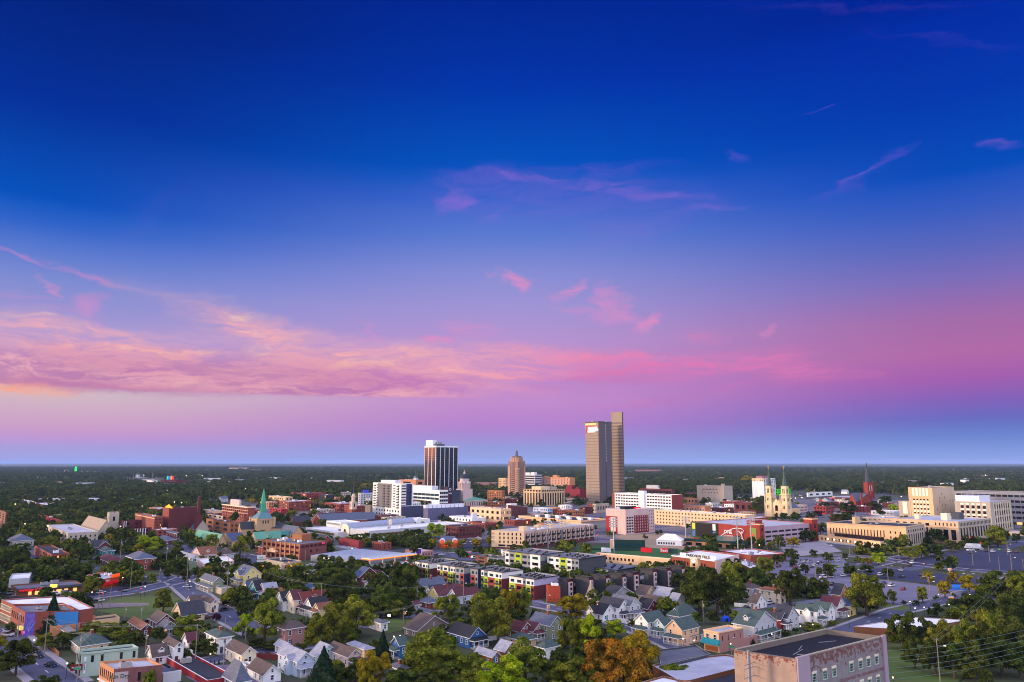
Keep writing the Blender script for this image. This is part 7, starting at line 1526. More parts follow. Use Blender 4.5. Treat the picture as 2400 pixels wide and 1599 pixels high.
rs = random.Random(5); NB = len(TREES); DT = [gp('A',1300,1000),gp('B',700,700),gp('B',1500,600),gp('C',0,850),gp('C',800,720),gp('D',300,1000),gp('D',1500,1150),gp('E',200,520),gp('E',1200,560),gp('F',600,640),gp('F',2400,900),gp('F',2400,1100),gp('E',1900,1080),gp('h',1800,330),gp('h',0,450),gp('C',0,1400),gp('B',1300,1240)]
SC_D = rs
def infill(n, y0, y1, hr, key, tries=20000):
    out = []
    for _ in range(tries):
        if len(out) >= n: break
        y = sqrt(rs.uniform(y0*y0, y1*y1)); x = rs.uniform(-.72, .72)*y
        if blocked(x, y) or any(inpoly(x, y, P) for P in LOTS): continue
        u_ = x/y
        if (blocked(x+u_*8, y+8, 1) or blocked(x+u_*17, y+17, 1) or blocked(x+u_*28, y+28, 0)) and rs.random() < .90: continue
        if inpoly(x, y, DT) and rs.random() < .88: continue
        if any((x-a)**2+(y-b)**2 < 30 for a, b in out[-60:]): continue
        out.append((x, y))
    return out
print('manual trees', NB)
for x, y in infill(max(40, 300-NB), 212, 440, 1, 1):
    h = rs.uniform(2.5, 6) if y < 330 else rs.uniform(5, 9); tree_at(x, y, h, h*.42, rs.choice('DDDMMMDD'), pxof(x, y, h/2))
# everything beyond reads as one wood: geometry-node instances of the crowns above
def wood():
    pts = []; scl = []; 
    def add(x, y, s_): pts.append((x, y, 0)); scl.append(s_)
    for x, y in infill(1700, 240, 900, 1, 1, 60000): add(x, y, rs.uniform(2.5, 5.5) if y < 330 else rs.uniform(5, 9))
    for (y0, y1, sp, s0, s1) in ((620,1300,11,6.5,12),(1300,2600,15,9,15),(2600,5200,26,13,20),(5200,9500,46,16,24)):
        area = .72*(y1*y1-y0*y0); n = int(area/(sp*sp)*1.0)
        ys = np.sqrt(np.random.uniform(y0*y0, y1*y1, n)); xs = np.random.uniform(-.72, .72, n)*ys
        nz = np.sin(xs*.006+1)*np.sin(ys*.004+2)+np.sin(xs*.0013-ys*.0021)+.5*np.sin(xs*.019+ys*.011)
        keep = np.ones(n, bool)
        for i in range(n):
            x, y = xs[i], ys[i]
            if nz[i] < -.9: keep[i] = False; continue
            if y < 1500:
                if inpoly(x, y, DT) and rs.random() < (.93 if y < 1150 else .6): keep[i] = False; continue
                if blocked(x, y, 4) or any(inpoly(x, y, P) for P in LOTS): keep[i] = False
            elif y < 2600 and blocked(x, y, 6): keep[i] = False
        for x, y in zip(xs[keep], ys[keep]): add(x, y, rs.uniform(s0, s1))
    me = D.meshes.new('woodland'); me.vertices.add(len(pts)); me.vertices.foreach_set('co', np.array(pts, dtype=float).ravel())
    at = me.attributes.new('scl', 'FLOAT', 'POINT'); at.data.foreach_set('value', np.array(scl)); me.update()
    ob = D.objects.new('woodland', me); COL.objects.link(ob); ob['kind'] = 'stuff'; ob['label'] = 'wooded suburbs stretching beyond downtown to the horizon'
    ng = D.node_groups.new('woodland', 'GeometryNodeTree'); ng.interface.new_socket('Geometry', in_out='INPUT', socket_type='NodeSocketGeometry'); ng.interface.new_socket('Geometry', in_out='OUTPUT', socket_type='NodeSocketGeometry')
    N_ = ng.nodes; Lk = ng.links; gi = N_.new('NodeGroupInput'); go = N_.new('NodeGroupOutput'); jn = N_.new('GeometryNodeJoinGeometry'); iop = N_.new('GeometryNodeInstanceOnPoints')
    pick = []
    for kd in 'DDDMDDDDM':
        c = next((o for o in COL.objects if o.name.startswith('crown') and o.data in CR_LO and o.material_slots[0].material == LEAF[kd] and o.name not in pick), None)
        if c is None: continue
        pick.append(c.name); oi = N_.new('GeometryNodeObjectInfo'); oi.transform_space = 'ORIGINAL'; oi.inputs['Object'].default_value = c; oi.inputs['As Instance'].default_value = True; Lk.new(oi.outputs['Geometry'], jn.inputs[0])
    print('wood', len(pts), pick)
    Lk.new(gi.outputs[0], iop.inputs['Points']); Lk.new(jn.outputs[0], iop.inputs['Instance']); iop.inputs['Pick Instance'].default_value = True
    na = N_.new('GeometryNodeInputNamedAttribute'); na.data_type = 'FLOAT'; na.inputs['Name'].default_value = 'scl'
    rv = N_.new('FunctionNodeRandomValue'); rv.data_type = 'FLOAT_VECTOR'; rv.inputs[0].default_value = (0,0,0); rv.inputs[1].default_value = (0,0,6.28); Lk.new(rv.outputs[0], iop.inputs['Rotation'])
    cx_ = N_.new('ShaderNodeCombineXYZ'); m1 = N_.new('ShaderNodeMath'); m1.operation = 'MULTIPLY'; m1.inputs[1].default_value = .62; Lk.new(na.outputs[0], m1.inputs[0])
    Lk.new(m1.outputs[0], cx_.inputs[0]); Lk.new(m1.outputs[0], cx_.inputs[1]); Lk.new(na.outputs[0], cx_.inputs[2]); Lk.new(cx_.outputs[0], iop.inputs['Scale']); Lk.new(iop.outputs[0], go.inputs[0])
    ob.modifiers.new('scatter', 'NODES').node_group = ng
# instanced proto crowns must be unscaled meshes: dedicated low crowns keep unit size in ORIGINAL space
wood()
# far canopy: a rolling leafy sheet out to the skyline
def canopy():
    n = 150; m = 90; V = []; F = []; r = np.random.RandomState(3)
    for j in range(m):
        y = 8800*(1+ (50000/8800-1)*(j/(m-1))**2.2)
        for i in range(n):
            x = (-.85+1.7*i/(n-1))*y; hh = 13+3.5*sin(x*.0011+y*.0007)+3*sin(x*.0004-y*.0009)+r.uniform(-2.5, 2.5)
            if j > m-12: hh += 5*max(0, sin(i*.13))+r.uniform(0,4)
            V.append((x, y, hh if j else 6))
    for j in range(m-1):
        for i in range(n-1): k = j*n+i; F.append((k, k+1, k+n+1, k+n))
    me = D.meshes.new('far_woodland'); me.from_pydata(V, [], F); me.materials.append(mat('canopy', (42,56,30), 1, .35, .01, c2=(64,76,44))); me.update()
    o = D.objects.new('far_woodland', me); COL.objects.link(o); o['kind'] = 'stuff'; o['label'] = 'distant woodland at the skyline'
canopy()
def cityfill():
    r = random.Random(12); k = 0; cols = ['brick','cityred','maroon','putty','brown2','dkbrick','tan','ltgrey','brick','maroon','white','shell']; cn = dict(brick='red brick', cityred='dark red brick', maroon='maroon brick', putty='grey stone', brown2='brown brick', dkbrick='dark brick', tan='tan', ltgrey='pale grey', white='white', shell='pinkish stone')
    for _ in range(5000):
        if k >= 75: break
        y = r.uniform(480, 1500); x = r.uniform(-.6, .6)*y
        if not inpoly(x, y, DT) or blocked(x, y, 13) or any(inpoly(x, y, P) for P in LOTS): continue
        u_ = x/y
        if any(blocked(x+u_*q, y+q, 0) for q in (20, 40)) and r.random() < .8: continue
        th = 50; d = (sin(radians(th)), cos(radians(th))); l = (-d[1], d[0]); h = r.uniform(4.5, 10.5); a = r.uniform(12, 26); b_ = r.uniform(11, 22); px = pxof(x-d[0]*a/2-l[0]*b_/2, y-d[1]*a/2-l[1]*b_/2, h)
        cl = cols[k%len(cols)]; b = Bld('city_block', 'x '+str(k), 'building', 's', px, -h, 0, 0, th=th, wall=cl, roof=r.choice(['flat','flatlt','white','flatdk','flatlt']), a=a, b=b_, cap='ltgrey', units=2)
        n = 1 if h < 6.5 else 2; b.win('L', int(b_/3.5), n, .12, .9, wf=.4, hf=.5).win('R', int(a/3.5), n, .12, .9, wf=.4, hf=.5, lit=.04).done(); k += 1; CF.append((b.root, pxof(x, y, h), cn[cl], h))
CF = []; cityfill()
# ---------------------------------------------------------------- labels that single each tree out
def shortlab(s_):
    import re
    s_ = re.split(r',| with | beside | behind | below | in front | right of | left of | above | at the | between | half | beyond | near | by the | among | directly | under | in the | just ', s_)[0]; ws = s_.split(); return ' '.join(ws[:7])
def anchors():
    A = []
    for o in COL.objects:
        if o.get('label', '').startswith('x '): continue
        if o.get('label') and o.get('category') not in (None, 'tree', 'car', 'street lamp', 'utility pole') and o.parent is None:
            x, y = o.location[0], o.location[1]
            if y > 50: A.append((pxof(x, y, 4), shortlab(o['label'])))
    return A
ANC = anchors(); USED = {}
def place_words(px, skip=0):
    c = sorted(ANC, key=lambda a: (a[0][0]-px[0])**2+((a[0][1]-px[1])*1.6)**2)[skip]
    dx, dy = px[0]-c[0][0], px[1]-c[0][1]
    rel = ('right of' if dx > 0 else 'left of') if abs(dx) > abs(dy)*1.1 else ('below' if dy > 0 else 'behind')
    return rel+' the '+c[1]
def unique(pre, px, o, gname):
    for k in range(6):
        l = pre+' '+place_words(px, k)
        if l not in USED and len(l.split()) < 17: USED[l] = o; o['label'] = l; return
    l = pre+' '+place_words(px, 0); 
    l = pre+' in a cluster '+place_words(px, 0); o['label'] = l
    for q in (USED.get(l),): pass
    USED[l] = o
for t, px, c_, h in CF: unique(('low ' if h < 6.5 else 'small ')+c_+' building', px, t, '')
for t, px, kd, h, xy, r in TREES:
    pre = ('tall ' if h > 13 else 'small ' if h < 6 else '')+('slim ' if r < h*.25 else '')+KN[kd]+(' tree' if kd != 'C' else '')
    if h < 2.6: pre = 'low '+KN[kd]+' shrub'
    unique(pre[0:], px, t, '')
# ================================================================== cars
def carmeshes(kind):
    L, W_, H, hb = {'car': (4.5,1.8,1.42,.72), 'suv': (4.8,1.9,1.75,.95), 'van': (5.4,2.0,2.1,1.15)}[kind]; q = MB(); P = mat('car_paint', (160,160,165), .25, .0, spec=.6); 
    prof = [(-L/2,.35),(L/2,.35),(L/2,.62),(L/2-.12,hb-.1),(L/2-1.1 if kind!='van' else L/2-.5,hb),(-L/2+.1,hb+.03),(-L/2,hb-.1)]
    def ex(pr, w0, m, w1=None):
        w1 = w1 or w0; n = len(pr); A_ = [(x,-w0,z) for x, z in pr]; B2 = [(x,w0,z) for x, z in pr]
        q.poly(A_, m); q.poly(B2[::-1], m)
        for i in range(n): j = (i+1)%n; q.poly([A_[j],A_[i],B2[i],B2[j]], m)
    ex(prof, W_/2, P); body = q.mesh('body'); q = MB()
    f = L/2-1.15 if kind != 'van' else L/2-.6; b = -L/2+(.75 if kind == 'car' else .12)
    q.prism([(b,-W_/2+.06),(f,-W_/2+.06),(f,W_/2-.06),(b,W_/2-.06)], hb, H-.06, GLASS, [(b+(.5 if kind=='car' else .2),-W_/2+.22),(f-.7,-W_/2+.22),(f-.7,W_/2-.22),(b+(.5 if kind=='car' else .2),W_/2-.22)]); gl = q.mesh('windows_glass'); q = MB()
    q.box(b+(.52 if kind=='car' else .22), f-.72, -W_/2+.23, W_/2-.23, H-.06, H, P); roof = q.mesh('roof_panel'); q = MB()
    q.tube((0,-.11,0),(0,.11,0),.33,mat('tyre', (22,22,24), .9),12); wh = q.mesh('wheel'); q = MB(); q.box(-.03,.03,-.16,.16,-.06,.06,mat('headlight_glass',(230,230,235),.2)); hl = q.mesh('headlight')
    q = MB(); q.box(-.03,.03,-.14,.14,-.06,.06,mat('tail_lamp',(190,20,24),.3)); tl = q.mesh('tail_light')
    return L, W_, hb, body, gl, roof, wh, hl, tl
q = MB(); q.tube((0,-.12,0),(0,.12,0),.19,METAL,8); RIM = q.mesh('rim')
CARM = {k: carmeshes(k) for k in ('car','suv','van')}
CC = dict(white=(222,222,226), silver=(168,170,178), black=(22,22,26), grey=(84,88,96), red=(150,20,30), blue=(40,62,110), lime=(110,190,30), maroon=(90,20,34), navy=(26,32,58), tan=(160,146,126))
def carpaint(c): return mat('paint_'+c, CC[c], .28, .0, spec=.6)
def car(x, y, rz, col, kind='car', label=None, group=None, lit=False):
    L, W_, hb, body, gl, roof, wh, hl, tl = CARM[kind]; t = thing('parked_car', label or '', 'car', (x, y, .05+LAY[0]*.004), rz, group); p = carpaint(col)
    inst('body', body, t, (0,0,0), slot={0: p}); inst('window_glass', gl, t, (0,0,0)); inst('roof_panel', roof, t, (0,0,0), slot={0: p})
    for sx in (-1, 1):
        for sy in (-1, 1): inst('rim', RIM, inst('wheel', wh, t, (sx*L*.31, sy*(W_/2-.08), .33)), (0,0,0))
    for sy in (-1, 1): inst('headlight', hl, t, (L/2, sy*W_*.33, .62)); inst('tail_light', tl, t, (-L/2, sy*W_*.36, .66))
    CARS.append((t, pxof(x, y, .7), col, kind)); return t
CARS = []
CL = """f:525,245,w,s,90;690,295,r,c,85;650,30,s,c,70;370,95,w,s,85;940,95,b,c,80;672,122,k,c,100;1745,160,k,s,90;1770,195,w,c,80;40,125,w,s,90;420,210,b,c,80
e:1935,135,w,v,90;2220,105,w,s,90;1930,225,s,c,60;2000,212,k,c,60;2060,230,k,s,80;1955,278,n,c,60;2010,305,g,c,50;2210,298,k,c,60;1680,200,k,c,70;1690,315,n,c,60;2345,195,k,s,60;1110,250,w,c,80;880,552,n,c,95;1200,488,w,s,90;210,660,k,s,80;2050,120,s,c,90
E:1590,1455,w,s,80;1560,1465,r,c,80;1640,1430,s,c,80;1610,1400,s,s,80;1680,1395,w,c,80;1740,1400,s,s,80;1700,1375,g,c,80;1640,1380,w,c,80;1820,1440,w,c,85;1850,1425,k,c,85;2130,1385,w,s,80;2135,1460,l,c,75;1900,1400,g,c,80;1780,1470,n,c,80;1500,1450,g,c,60;1320,1460,m,s,80;40,1165,m,c,90;1960,1020,w,c,60;2050,1170,w,c,85
F:2020,1225,l,c,88;1925,1252,w,v,88;1770,1220,w,s,85;1835,1245,k,c,88;2150,1255,w,v,85;2145,1225,s,s,85;2250,1258,r,c,85;1180,1305,k,c,60;1615,1235,w,v,10;1620,1275,k,s,80;830,1380,k,s,80;815,1408,w,s,88;780,1448,k,s,85;670,1470,k,c,80;1830,1110,s,s,50;130,1225,s,c,88;650,1510,s,s,75;2290,1000,k,c,60
a:905,345,s,s,85;760,365,w,s,80;285,375,w,v,95;170,350,s,s,80;120,350,b,c,80;60,340,s,c,80;15,350,g,c,80;190,400,m,c,90;1270,462,k,s,100;1365,450,w,c,110;1190,475,m,c,100;1860,210,k,c,70;1975,222,k,s,70;1290,325,m,c,70;1390,340,w,c,70;440,1160,k,s,150;515,1225,k,c,150;700,1350,n,c,150;150,900,g,c,150;2015,755,k,c,100;100,930,s,s,140
b:540,678,m,c,95;715,470,w,c,60;745,495,k,s,60;850,520,s,c,70;735,580,k,c,70;230,262,w,c,120;895,1425,w,v,170;1340,1215,m,c,100;1250,60,k,c,80;1620,175,w,c,80;70,1075,k,s,90;1000,40,s,c,70
c:590,760,s,c,85;710,680,k,s,80;530,690,k,c,80
g:950,400,k,s,90;1330,412,m,c,85;1380,415,w,c,85;1740,440,m,s,85;1830,455,w,s,85;650,575,w,s,60;1880,350,k,s,88;1940,330,s,c,88;2000,330,w,c,88;1700,240,s,c,85;1750,225,n,c,85;1800,235,w,c,85;1850,215,g,c,85;1900,200,w,s,85;1950,220,k,c,85;1990,195,s,c,85;2030,215,w,c,85;1680,265,w,s,85;1820,260,s,c,85;1930,245,m,c,85;1720,205,k,c,85;1880,180,w,c,85;1780,195,s,c,85;1000,390,k,c,60
B:1475,860,w,c,85;1510,880,s,s,85;1540,860,k,c,85;1480,900,g,c,85;1930,1440,w,c,85;2030,1460,k,s,85;1950,1450,s,c,85;830,1220,k,s,85;1040,1370,s,c,85;1000,1390,w,s,85;780,600,s,c,85;1010,1410,k,c,85;880,1180,w,c,80
A:1580,960,s,c,85;1620,950,w,s,85;1600,985,b,c,85;1560,890,n,c,85;380,710,w,c,85;340,720,s,c,85;100,1540,w,c,90;1550,1010,k,c,80;160,640,k,c,85;1160,640,w,c,85;720,870,w,c,85"""
CK = dict(w='white', s='silver', k='black', g='grey', r='red', b='blue', l='lime', m='maroon', n='navy', t='tan'); KK = dict(c='car', s='suv', v='van')
for line in CL.split('\n'):
    T_, body_ = line.split(':')
    for e in body_.split(';'):
        x, y, c_, k_, a_ = e.split(','); P = gp(T_, float(x), float(y)+9); car(P[0], P[1], radians(180-float(a_)-50 if float(a_) > 75 else float(a_)), CK[c_], KK[k_])
def rowlot(A0, B0, n, rot, prob, seed):
    r_ = random.Random(seed)
    for i in range(n):
        if r_.random() > prob: continue
        f = (i+.5)/n; x, y = A0[0]+(B0[0]-A0[0])*f, A0[1]+(B0[1]-A0[1])*f
        car(x, y, rot+(pi if r_.random() < .5 else 0), r_.choice(['white','silver','black','grey','blue','red','white','silver','navy','maroon']), r_.choice(['car','car','suv','van']))
rowlot(gp('B',450,1430), gp('B',1100,1400), 10, .8, .5, 1); rowlot(gp('E',1440,470), gp('E',2000,520), 24, .5, .7, 2); rowlot(gp('E',1450,500), gp('E',1900,545), 20, .5, .6, 3); rowlot(gp('B',60,385), gp('B',180,390), 8, .5, .8, 4); rowlot(gp('E',1600,590), gp('E',1900,600), 10, .6, .6, 5)
for t, px, c_, k_ in CARS: unique(c_+' '+{'car':'car','suv':'tall car','van':'van'}[k_]+' parked', px, t, '')
tr = thing('box_trailer', 'white box trailer at the corner of the dark parking lot', 'trailer', (*gp('F',1645,1222), .1), radians(-25)); q = MB(); q.box(-5.5,5.5,-1.3,1.3,.9,4.2,WHT); q.build('box', tr)
for x in (-3.6,-2.6,3.6): inst('wheel', CARM['car'][6], tr, (x,-1.2,.4), 0, (1.3,1.3,1.3))
# ================================================================== poles, lamps, signals, wires
GLOW = mat('lamp_glow', (255,226,170), emit=5.); GLOWW = mat('lamp_glow_white', (235,240,255), emit=5.); REDL = mat('signal_red', (255,16,10), emit=5.); ORL = mat('sodium_glow', (255,110,20), emit=5.); GRNS = mat('street_sign_green', (30,150,100), .5, .05)
LAMPS = []; POLES = []
def polemesh():
    q = MB(); q.tube((0,0,0),(0,0,1),.0165,WOOD,7,.011); q.build; return q.mesh('pole')
def upole(T_, x, yt, yb, arms=1, tf=0, st=0, group=None):
    P = gp(T_, x, yb); h = zfor(P[1], S(T_,0,yt)[1]); h = min(h, 20); t = thing('utility_pole', '', 'utility pole', (P[0], P[1], 0), radians(35)); q = MB(); q.tube((0,0,0),(0,0,h),.17,WOOD,7,.11); q.build('pole', t)
    for i in range(arms):
        q = MB(); z = h-.4-i*1.; q.box(-1.3,1.3,-.06,.06,z-.07,z+.07,WOOD)
        for u in (-1.2,-.6,.6,1.2): q.cyl(u,0,.05,.04,z+.07,z+.3,DKM,6)
        q.build('crossarm', t)
    if tf: q = MB(); q.cyl(.0,-.45,.3,.3,h-2.6,h-1.5,METAL,10); q.box(-.05,.05,-.3,0,h-2.3,h-1.8,DKM); q.build('transformer', t)
    if st: q = MB(); q.tube((0,0,h*.8),(0,-2,h*.86),.05,METAL,5); q.build('lamp_arm', t); q = MB(); q.box(-.15,.15,-2.6,-1.9,h*.855,h*.88,WHT); q.build('lamp_head', t)
    POLES.append((t, pxof(P[0], P[1], h/2), P, h)); return (P[0], P[1], h)
UP = """a:605,690,1210,1,0;1070,880,1520,1,1;1995,860,1240,0,1;1940,490,760,0,1;2300,640,960,0,1;1700,1310,1620,1,0;1345,280,610,0,0;1400,320,620,0,0;1508,250,540,0,0;1790,-20,310,0,0;2190,-10,215,0,0;240,560,960,0,1;965,380,520,0,0;1710,520,770,0,0
b:335,770,1300,1,0;382,725,1000,0,0;1025,760,1060,0,1;725,960,1385,1,1;768,0,460,0,0;1350,50,300,0,0;215,0,300,0,0;745,680,860,0,0;1037,1330,1530,0,0;2063,205,610,0,0;540,180,370,0,0;905,140,400,0,0;1840,20,230,0,0
c:855,540,850,1,1;1680,150,500,0,0;1040,250,480,0,1;550,200,280,0,0
d:800,0,390,1,0;697,240,390,0,0;480,330,560,0,0
e:287,440,740,0,1;577,380,650,0,0;960,305,590,0,0;1303,650,965,0,0;1835,0,150,0,0;375,890,1130,1,0;1295,290,520,0,0;645,910,1140,0,0;1860,160,390,0,0;233,860,1060,0,0
f:1200,960,1620,1,0;2140,100,510,1,0;1700,690,830,0,0;1415,600,690,1,0;1065,130,460,0,0;485,0,230,0,0
A:250,870,1120,0,0;1137,1040,1180,0,0;1645,1080,1460,0,1;650,1450,1620,0,1;880,1400,1560,0,1;255,1460,1640,0,1;372,555,790,0,0;803,560,660,0,0;1000,570,660,0,0;1345,480,580,0,0;1665,560,690,0,0;2280,1160,1500,0,1;1540,640,820,0,0;60,1180,1280,0,1;1800,1370,1580,0,0
B:195,1000,1140,0,0;630,960,1240,0,0;68,1290,1490,0,0;220,1250,1568,0,0;1012,1210,1430,0,0;1850,1230,1380,0,0;785,1330,1568,0,0
C:1020,1340,1540,0,0;1095,1340,1465,0,0;1370,1330,1560,0,0;1455,1320,1440,0,1;1995,1300,1420,0,1;460,1330,1450,0,0;95,1400,1500,0,0
F:635,1210,1410,0,0;1245,1310,1460,1,0;1650,1220,1440,0,0;1880,1180,1395,0,0;2015,1310,1510,0,0;2190,1290,1568,1,0;2340,1350,1480,1,0;1210,1310,1420,0,0;2130,1120,1300,0,0
E:1165,1130,1225,0,0;1340,1100,1240,0,0;1790,1150,1270,0,0;1830,1350,1600,0,0;1330,1380,1520,0,0;2300,1150,1300,0,0"""
PT = {}
for line in UP.split('\n'):
    T_, body_ = line.split(':')
    for e in body_.split(';'):
        x, yt, yb, a_, f_ = [float(v) for v in e.split(',')]; PT[(T_, int(x))] = upole(T_, x, yt, yb, int(a_), int(f_), st=1 if int(x)%3 == 0 else 0)
for t, px, P, h in POLES: unique('wooden utility pole', px, t, '')
def wire(p, q, sag, n, label, off=(0,), r=.035, m=None):
    t = thing('power_line', label, 'power line', (p[0], p[1], 0))
    dx, dy = q[0]-p[0], q[1]-p[1]; L = sqrt(dx*dx+dy*dy) or 1
    for o in off:
        mb = MB(); k = 14; pts = []
        for i in range(k+1):
            f = i/k; pts.append((dx*f-dy/L*o, dy*f+dx/L*o, p[2]+(q[2]-p[2])*f-sag*4*f*(1-f)))
        for a_, b_ in zip(pts, pts[1:]): mb.tube(a_, b_, r, m or mat('wire', (120,128,126), .6), 4)
        mb.build('cable', t)
LN = [(('a',605),('a',1070),'pair of wires from the pole by the spruce to the pole of the mint shop'),(('a',1070),('a',1700),'wires from the mint shop pole to the brick corner shop pole'),(('a',605),('b',335),'long wires crossing the bottom left gardens'),(('b',335),('b',725),'wires between the two garden poles by the cream stucco house'),(('b',725),('b',1037),'wires over the white garage'),(('b',1025),('c',855),'wires from the rose brick house to the lamp pole by the small lawn'),(('b',2063),('b',1350),'wires over the gabled row'),(('c',1040),('b',2063),'wires through the trees right of the gabled row'),(('c',855),('c',1680),'wires above the bright white long house'),(('e',287),('e',577),'short wires over the yard behind the double house'),(('f',1200),('f',2140),'wires from the orange pole to the far right pole')]
for a_, b_, lb in LN:
    p, q = PT[a_], PT[b_]; wire((p[0],p[1],p[2]-.3), (q[0],q[1],q[2]-.3), 1.2, 0, lb, (-.9,.9))
for i, (y0, y1) in enumerate([(1140,835),(1235,910),(1295,975),(1385,1050),(1455,1120),(1540,1205)]):
    z = 17-i*1.3; p = gp('f', 440, y0, z); q = gp('f', 2420, y1, z+1.5); wire((*p, z), (*q, z+1.5), .8, 0, ['topmost','second','third','fourth','fifth','lowest'][i]+' of the six long wires crossing the bottom right trees', (0,), .032, mat('wire_green', (110,136,128), .5))
P = gp('e', 903, 1660, 0)
def steelpole():
    z = 17.; P = gp('e', 903, 1136, z); t = thing('steel_pole', 'thick galvanised steel pole with bracket arms in front of the old brick mill', 'utility pole', (P[0], P[1], 0), radians(48)); q = MB(); q.tube((0,0,0),(0,0,z),.52,METAL,16,.4); q.tube((0,0,z),(0,0,z+.12),.46,METAL,16); q.build('pole', t)
    for zz in (z-3.4, z-4.4, z-6.6): q = MB(); q.tube((-3.2,0,zz+.3),(3.4,0,zz),.09,METAL,6); q.build('bracket_arm', t)
    for x in (-2.9,2.3): q = MB(); q.tube((x,0,z-6.5),(x,0,z-3.2),.05,METAL,5); q.build('conductor', t)
steelpole()
def lamp(T_, x, y, yb=None, kind='globe', col=None):
    sx, sy = S(T_, x, y); h = {'globe': 4.6, 'tall': 10., 'red': 5.5, 'flood': 16}[kind]
    P = unproj(sx, sy, h); 
    if P[1] > 9000 or P[1] < 0: return
    t = thing({'red':'traffic_signal'}.get(kind, 'street_lamp'), '', 'traffic signal' if kind == 'red' else 'street lamp', (P[0], P[1], 0), radians(40)); s_ = max(.22, P[1]*.0006) if kind != 'red' else max(.2, P[1]*.0006)
    q = MB(); q.tube((0,0,0),(0,0,h-s_*.9),.09,DKM,6,.06); q.build('post', t)
    q = MB(); q.dome(0,0,s_,h,col or (REDL if kind == 'red' else GLOW),8,3); q.cyl(0,0,s_*.5,s_,h-s_*.8,h,col or (REDL if kind == 'red' else GLOW),8); q.build('lit_globe' if kind != 'red' else 'red_light', t)
    LAMPS.append((t, (sx, sy), kind))
LM = """globe:e,1225,908;e,660,1040;e,160,995;e,1790,775;e,1620,800;e,2285,660;f,545,1505;f,975,538;f,1172,362;f,1605,368;f,1315,500;f,780,460;f,568,655;b,265,180;b,548,1180;a,925,1310;a,470,990;a,1998,255;a,1268,330;f,850,550;e,5,970;c,722,940;c,810,928;E,1055,1160;A,875,880;B,2215,1395;B,2175,1345;B,2110,1340
tall:A,1500,150;A,860,165;A,890,145;A,1410,155;B,210,572;B,150,578;B,50,570;B,310,592;B,370,582;B,1148,388;B,1028,385;B,928,350;B,2100,130;B,2150,134;F,1010,75;F,1115,68;F,1205,64;F,1150,110;F,2180,130;F,660,495;A,1955,625;A,928,568;A,210,598;A,40,140;A,135,128;F,690,325;E,1550,515;E,1490,520;E,1640,510;A,620,900;A,660,898;A,345,870;A,1660,905;C,290,1200;A,2300,405;A,1610,205;E,1240,830;g,148,325;C,1575,870;C,1470,895;C,1520,892;C,1620,888
red:F,360,682;F,398,684;F,222,733;F,1605,1057;F,1655,1062;F,1412,1118;F,1750,1135;a,1412,345;a,1940,282;g,1425,290;g,1460,290;g,1768,377;g,1772,442;B,1315,1335;E,1935,555;E,1990,515;E,2020,517;E,2050,515;E,2080,517;E,1855,990;E,1590,595;E,1860,598;B,720,300;h,1175,325;A,325,520;E,1930,725
flood:F,1820,200;F,2055,193;B,215,210;B,435,210"""
for line in LM.split('\n'):
    kd, body_ = line.split(':')
    for e in body_.split(';'): T_, x, y = e.split(','); lamp(T_, float(x), float(y), kind=kd)
for T_, x, y in (('c',885,620),('B',1765,1398),('B',1570,1432),('B',1628,1395),('F',970,1418),('F',1672,1078),('F',125,612),('B',1270,1448),('a',2285,855),('a',1168,55)): lamp(T_, x, y, kind='globe', col=ORL)
lamp('a', 1690, 130, kind='tall')
for t, px, kd in LAMPS: unique({'globe':'lit globe street lamp','tall':'bright lit street lamp','red':'red traffic signal','flood':'glaring floodlight'}[kd], px, t, '')
# tall street lights with plain white heads that give no light
def tall_lot_lamp(T_, x, yt, yb, lb):
    P = gp(T_, x, yb); h = zfor(P[1], S(T_,0,yt)[1]); t = thing('street_light', lb, 'street light', (P[0], P[1], 0), radians(-20)); q = MB(); q.tube((0,0,0),(0,0,h),.12,METAL,6,.08); q.build('mast', t)
    for s_ in (-1, 1): q = MB(); q.tube((0,0,h-.1),(2.6*s_,0,h+.4),.06,METAL,5); q.build('arm', t); q = MB(); q.box(2.2*s_-.5,2.2*s_+.5,-.2,.2,h+.35,h+.5,WHT); q.build('lamp_head', t)
for a_ in (('f',1610,85,330,'tall twin-armed street light by the yellowing tree in the right parking lot'),('f',1065,125,460,'tall single street light between the two round parking lot trees'),('F',483,1455,1600,'tall grey street light behind the orange-lit junction'),('E',2220,1350,1500,'tall street light over the middle parking lot'),('F',140,1510,1640,'tall street light at the left end of the dark parking lots')): tall_lot_lamp(*a_)
# signs and odd things
def sign(name, label, cat, T_, x, yt, yb, wpx, ybase, m, rz=-20, txt=None, ts=1, tm=None):
    P = gp(T_, x, ybase); z1 = zfor(P[1], S(T_,0,yt)[1]); z0 = zfor(P[1], S(T_,0,yb)[1]); W_ = wpx/K*P[1]/FPX; t = thing(name, label, cat, (P[0], P[1], 0), radians(rz)); q = MB(); q.box(-W_/2,W_/2,-.2,.2,z0,z1,WHT); q.build('frame', t); q = MB(); q.box(-W_/2+.15,W_/2-.15,-.26,-.2,z0+.15,z1-.15,m); q.build('panel', t); q = MB(); q.tube((0,.1,0),(0,.1,z0),.25,METAL,8); q.build('post', t)
    if txt: text(txt, ts, tm or DKM, t, (0,-.3,(z0+z1)/2), 0)
sign('billboard', 'white billboard with small dark print below the brick office', 'billboard', 'B', 1238, 1300, 1392, 108, 1500, mat('billboard_white', (226,226,224), emit=.35), 5, 'LIFE\nINSURANCE', 1.1)
sign('billboard', 'lit billboard on the bright red low shop', 'billboard', 'A', 780, 740, 788, 92, 850, mat('billboard_dim', (120,110,60), emit=.4), 5)
sign('sign_board', 'white square sign panel beside the bright red wing', 'sign', 'A', 1163, 802, 862, 48, 900, WHT, 5)
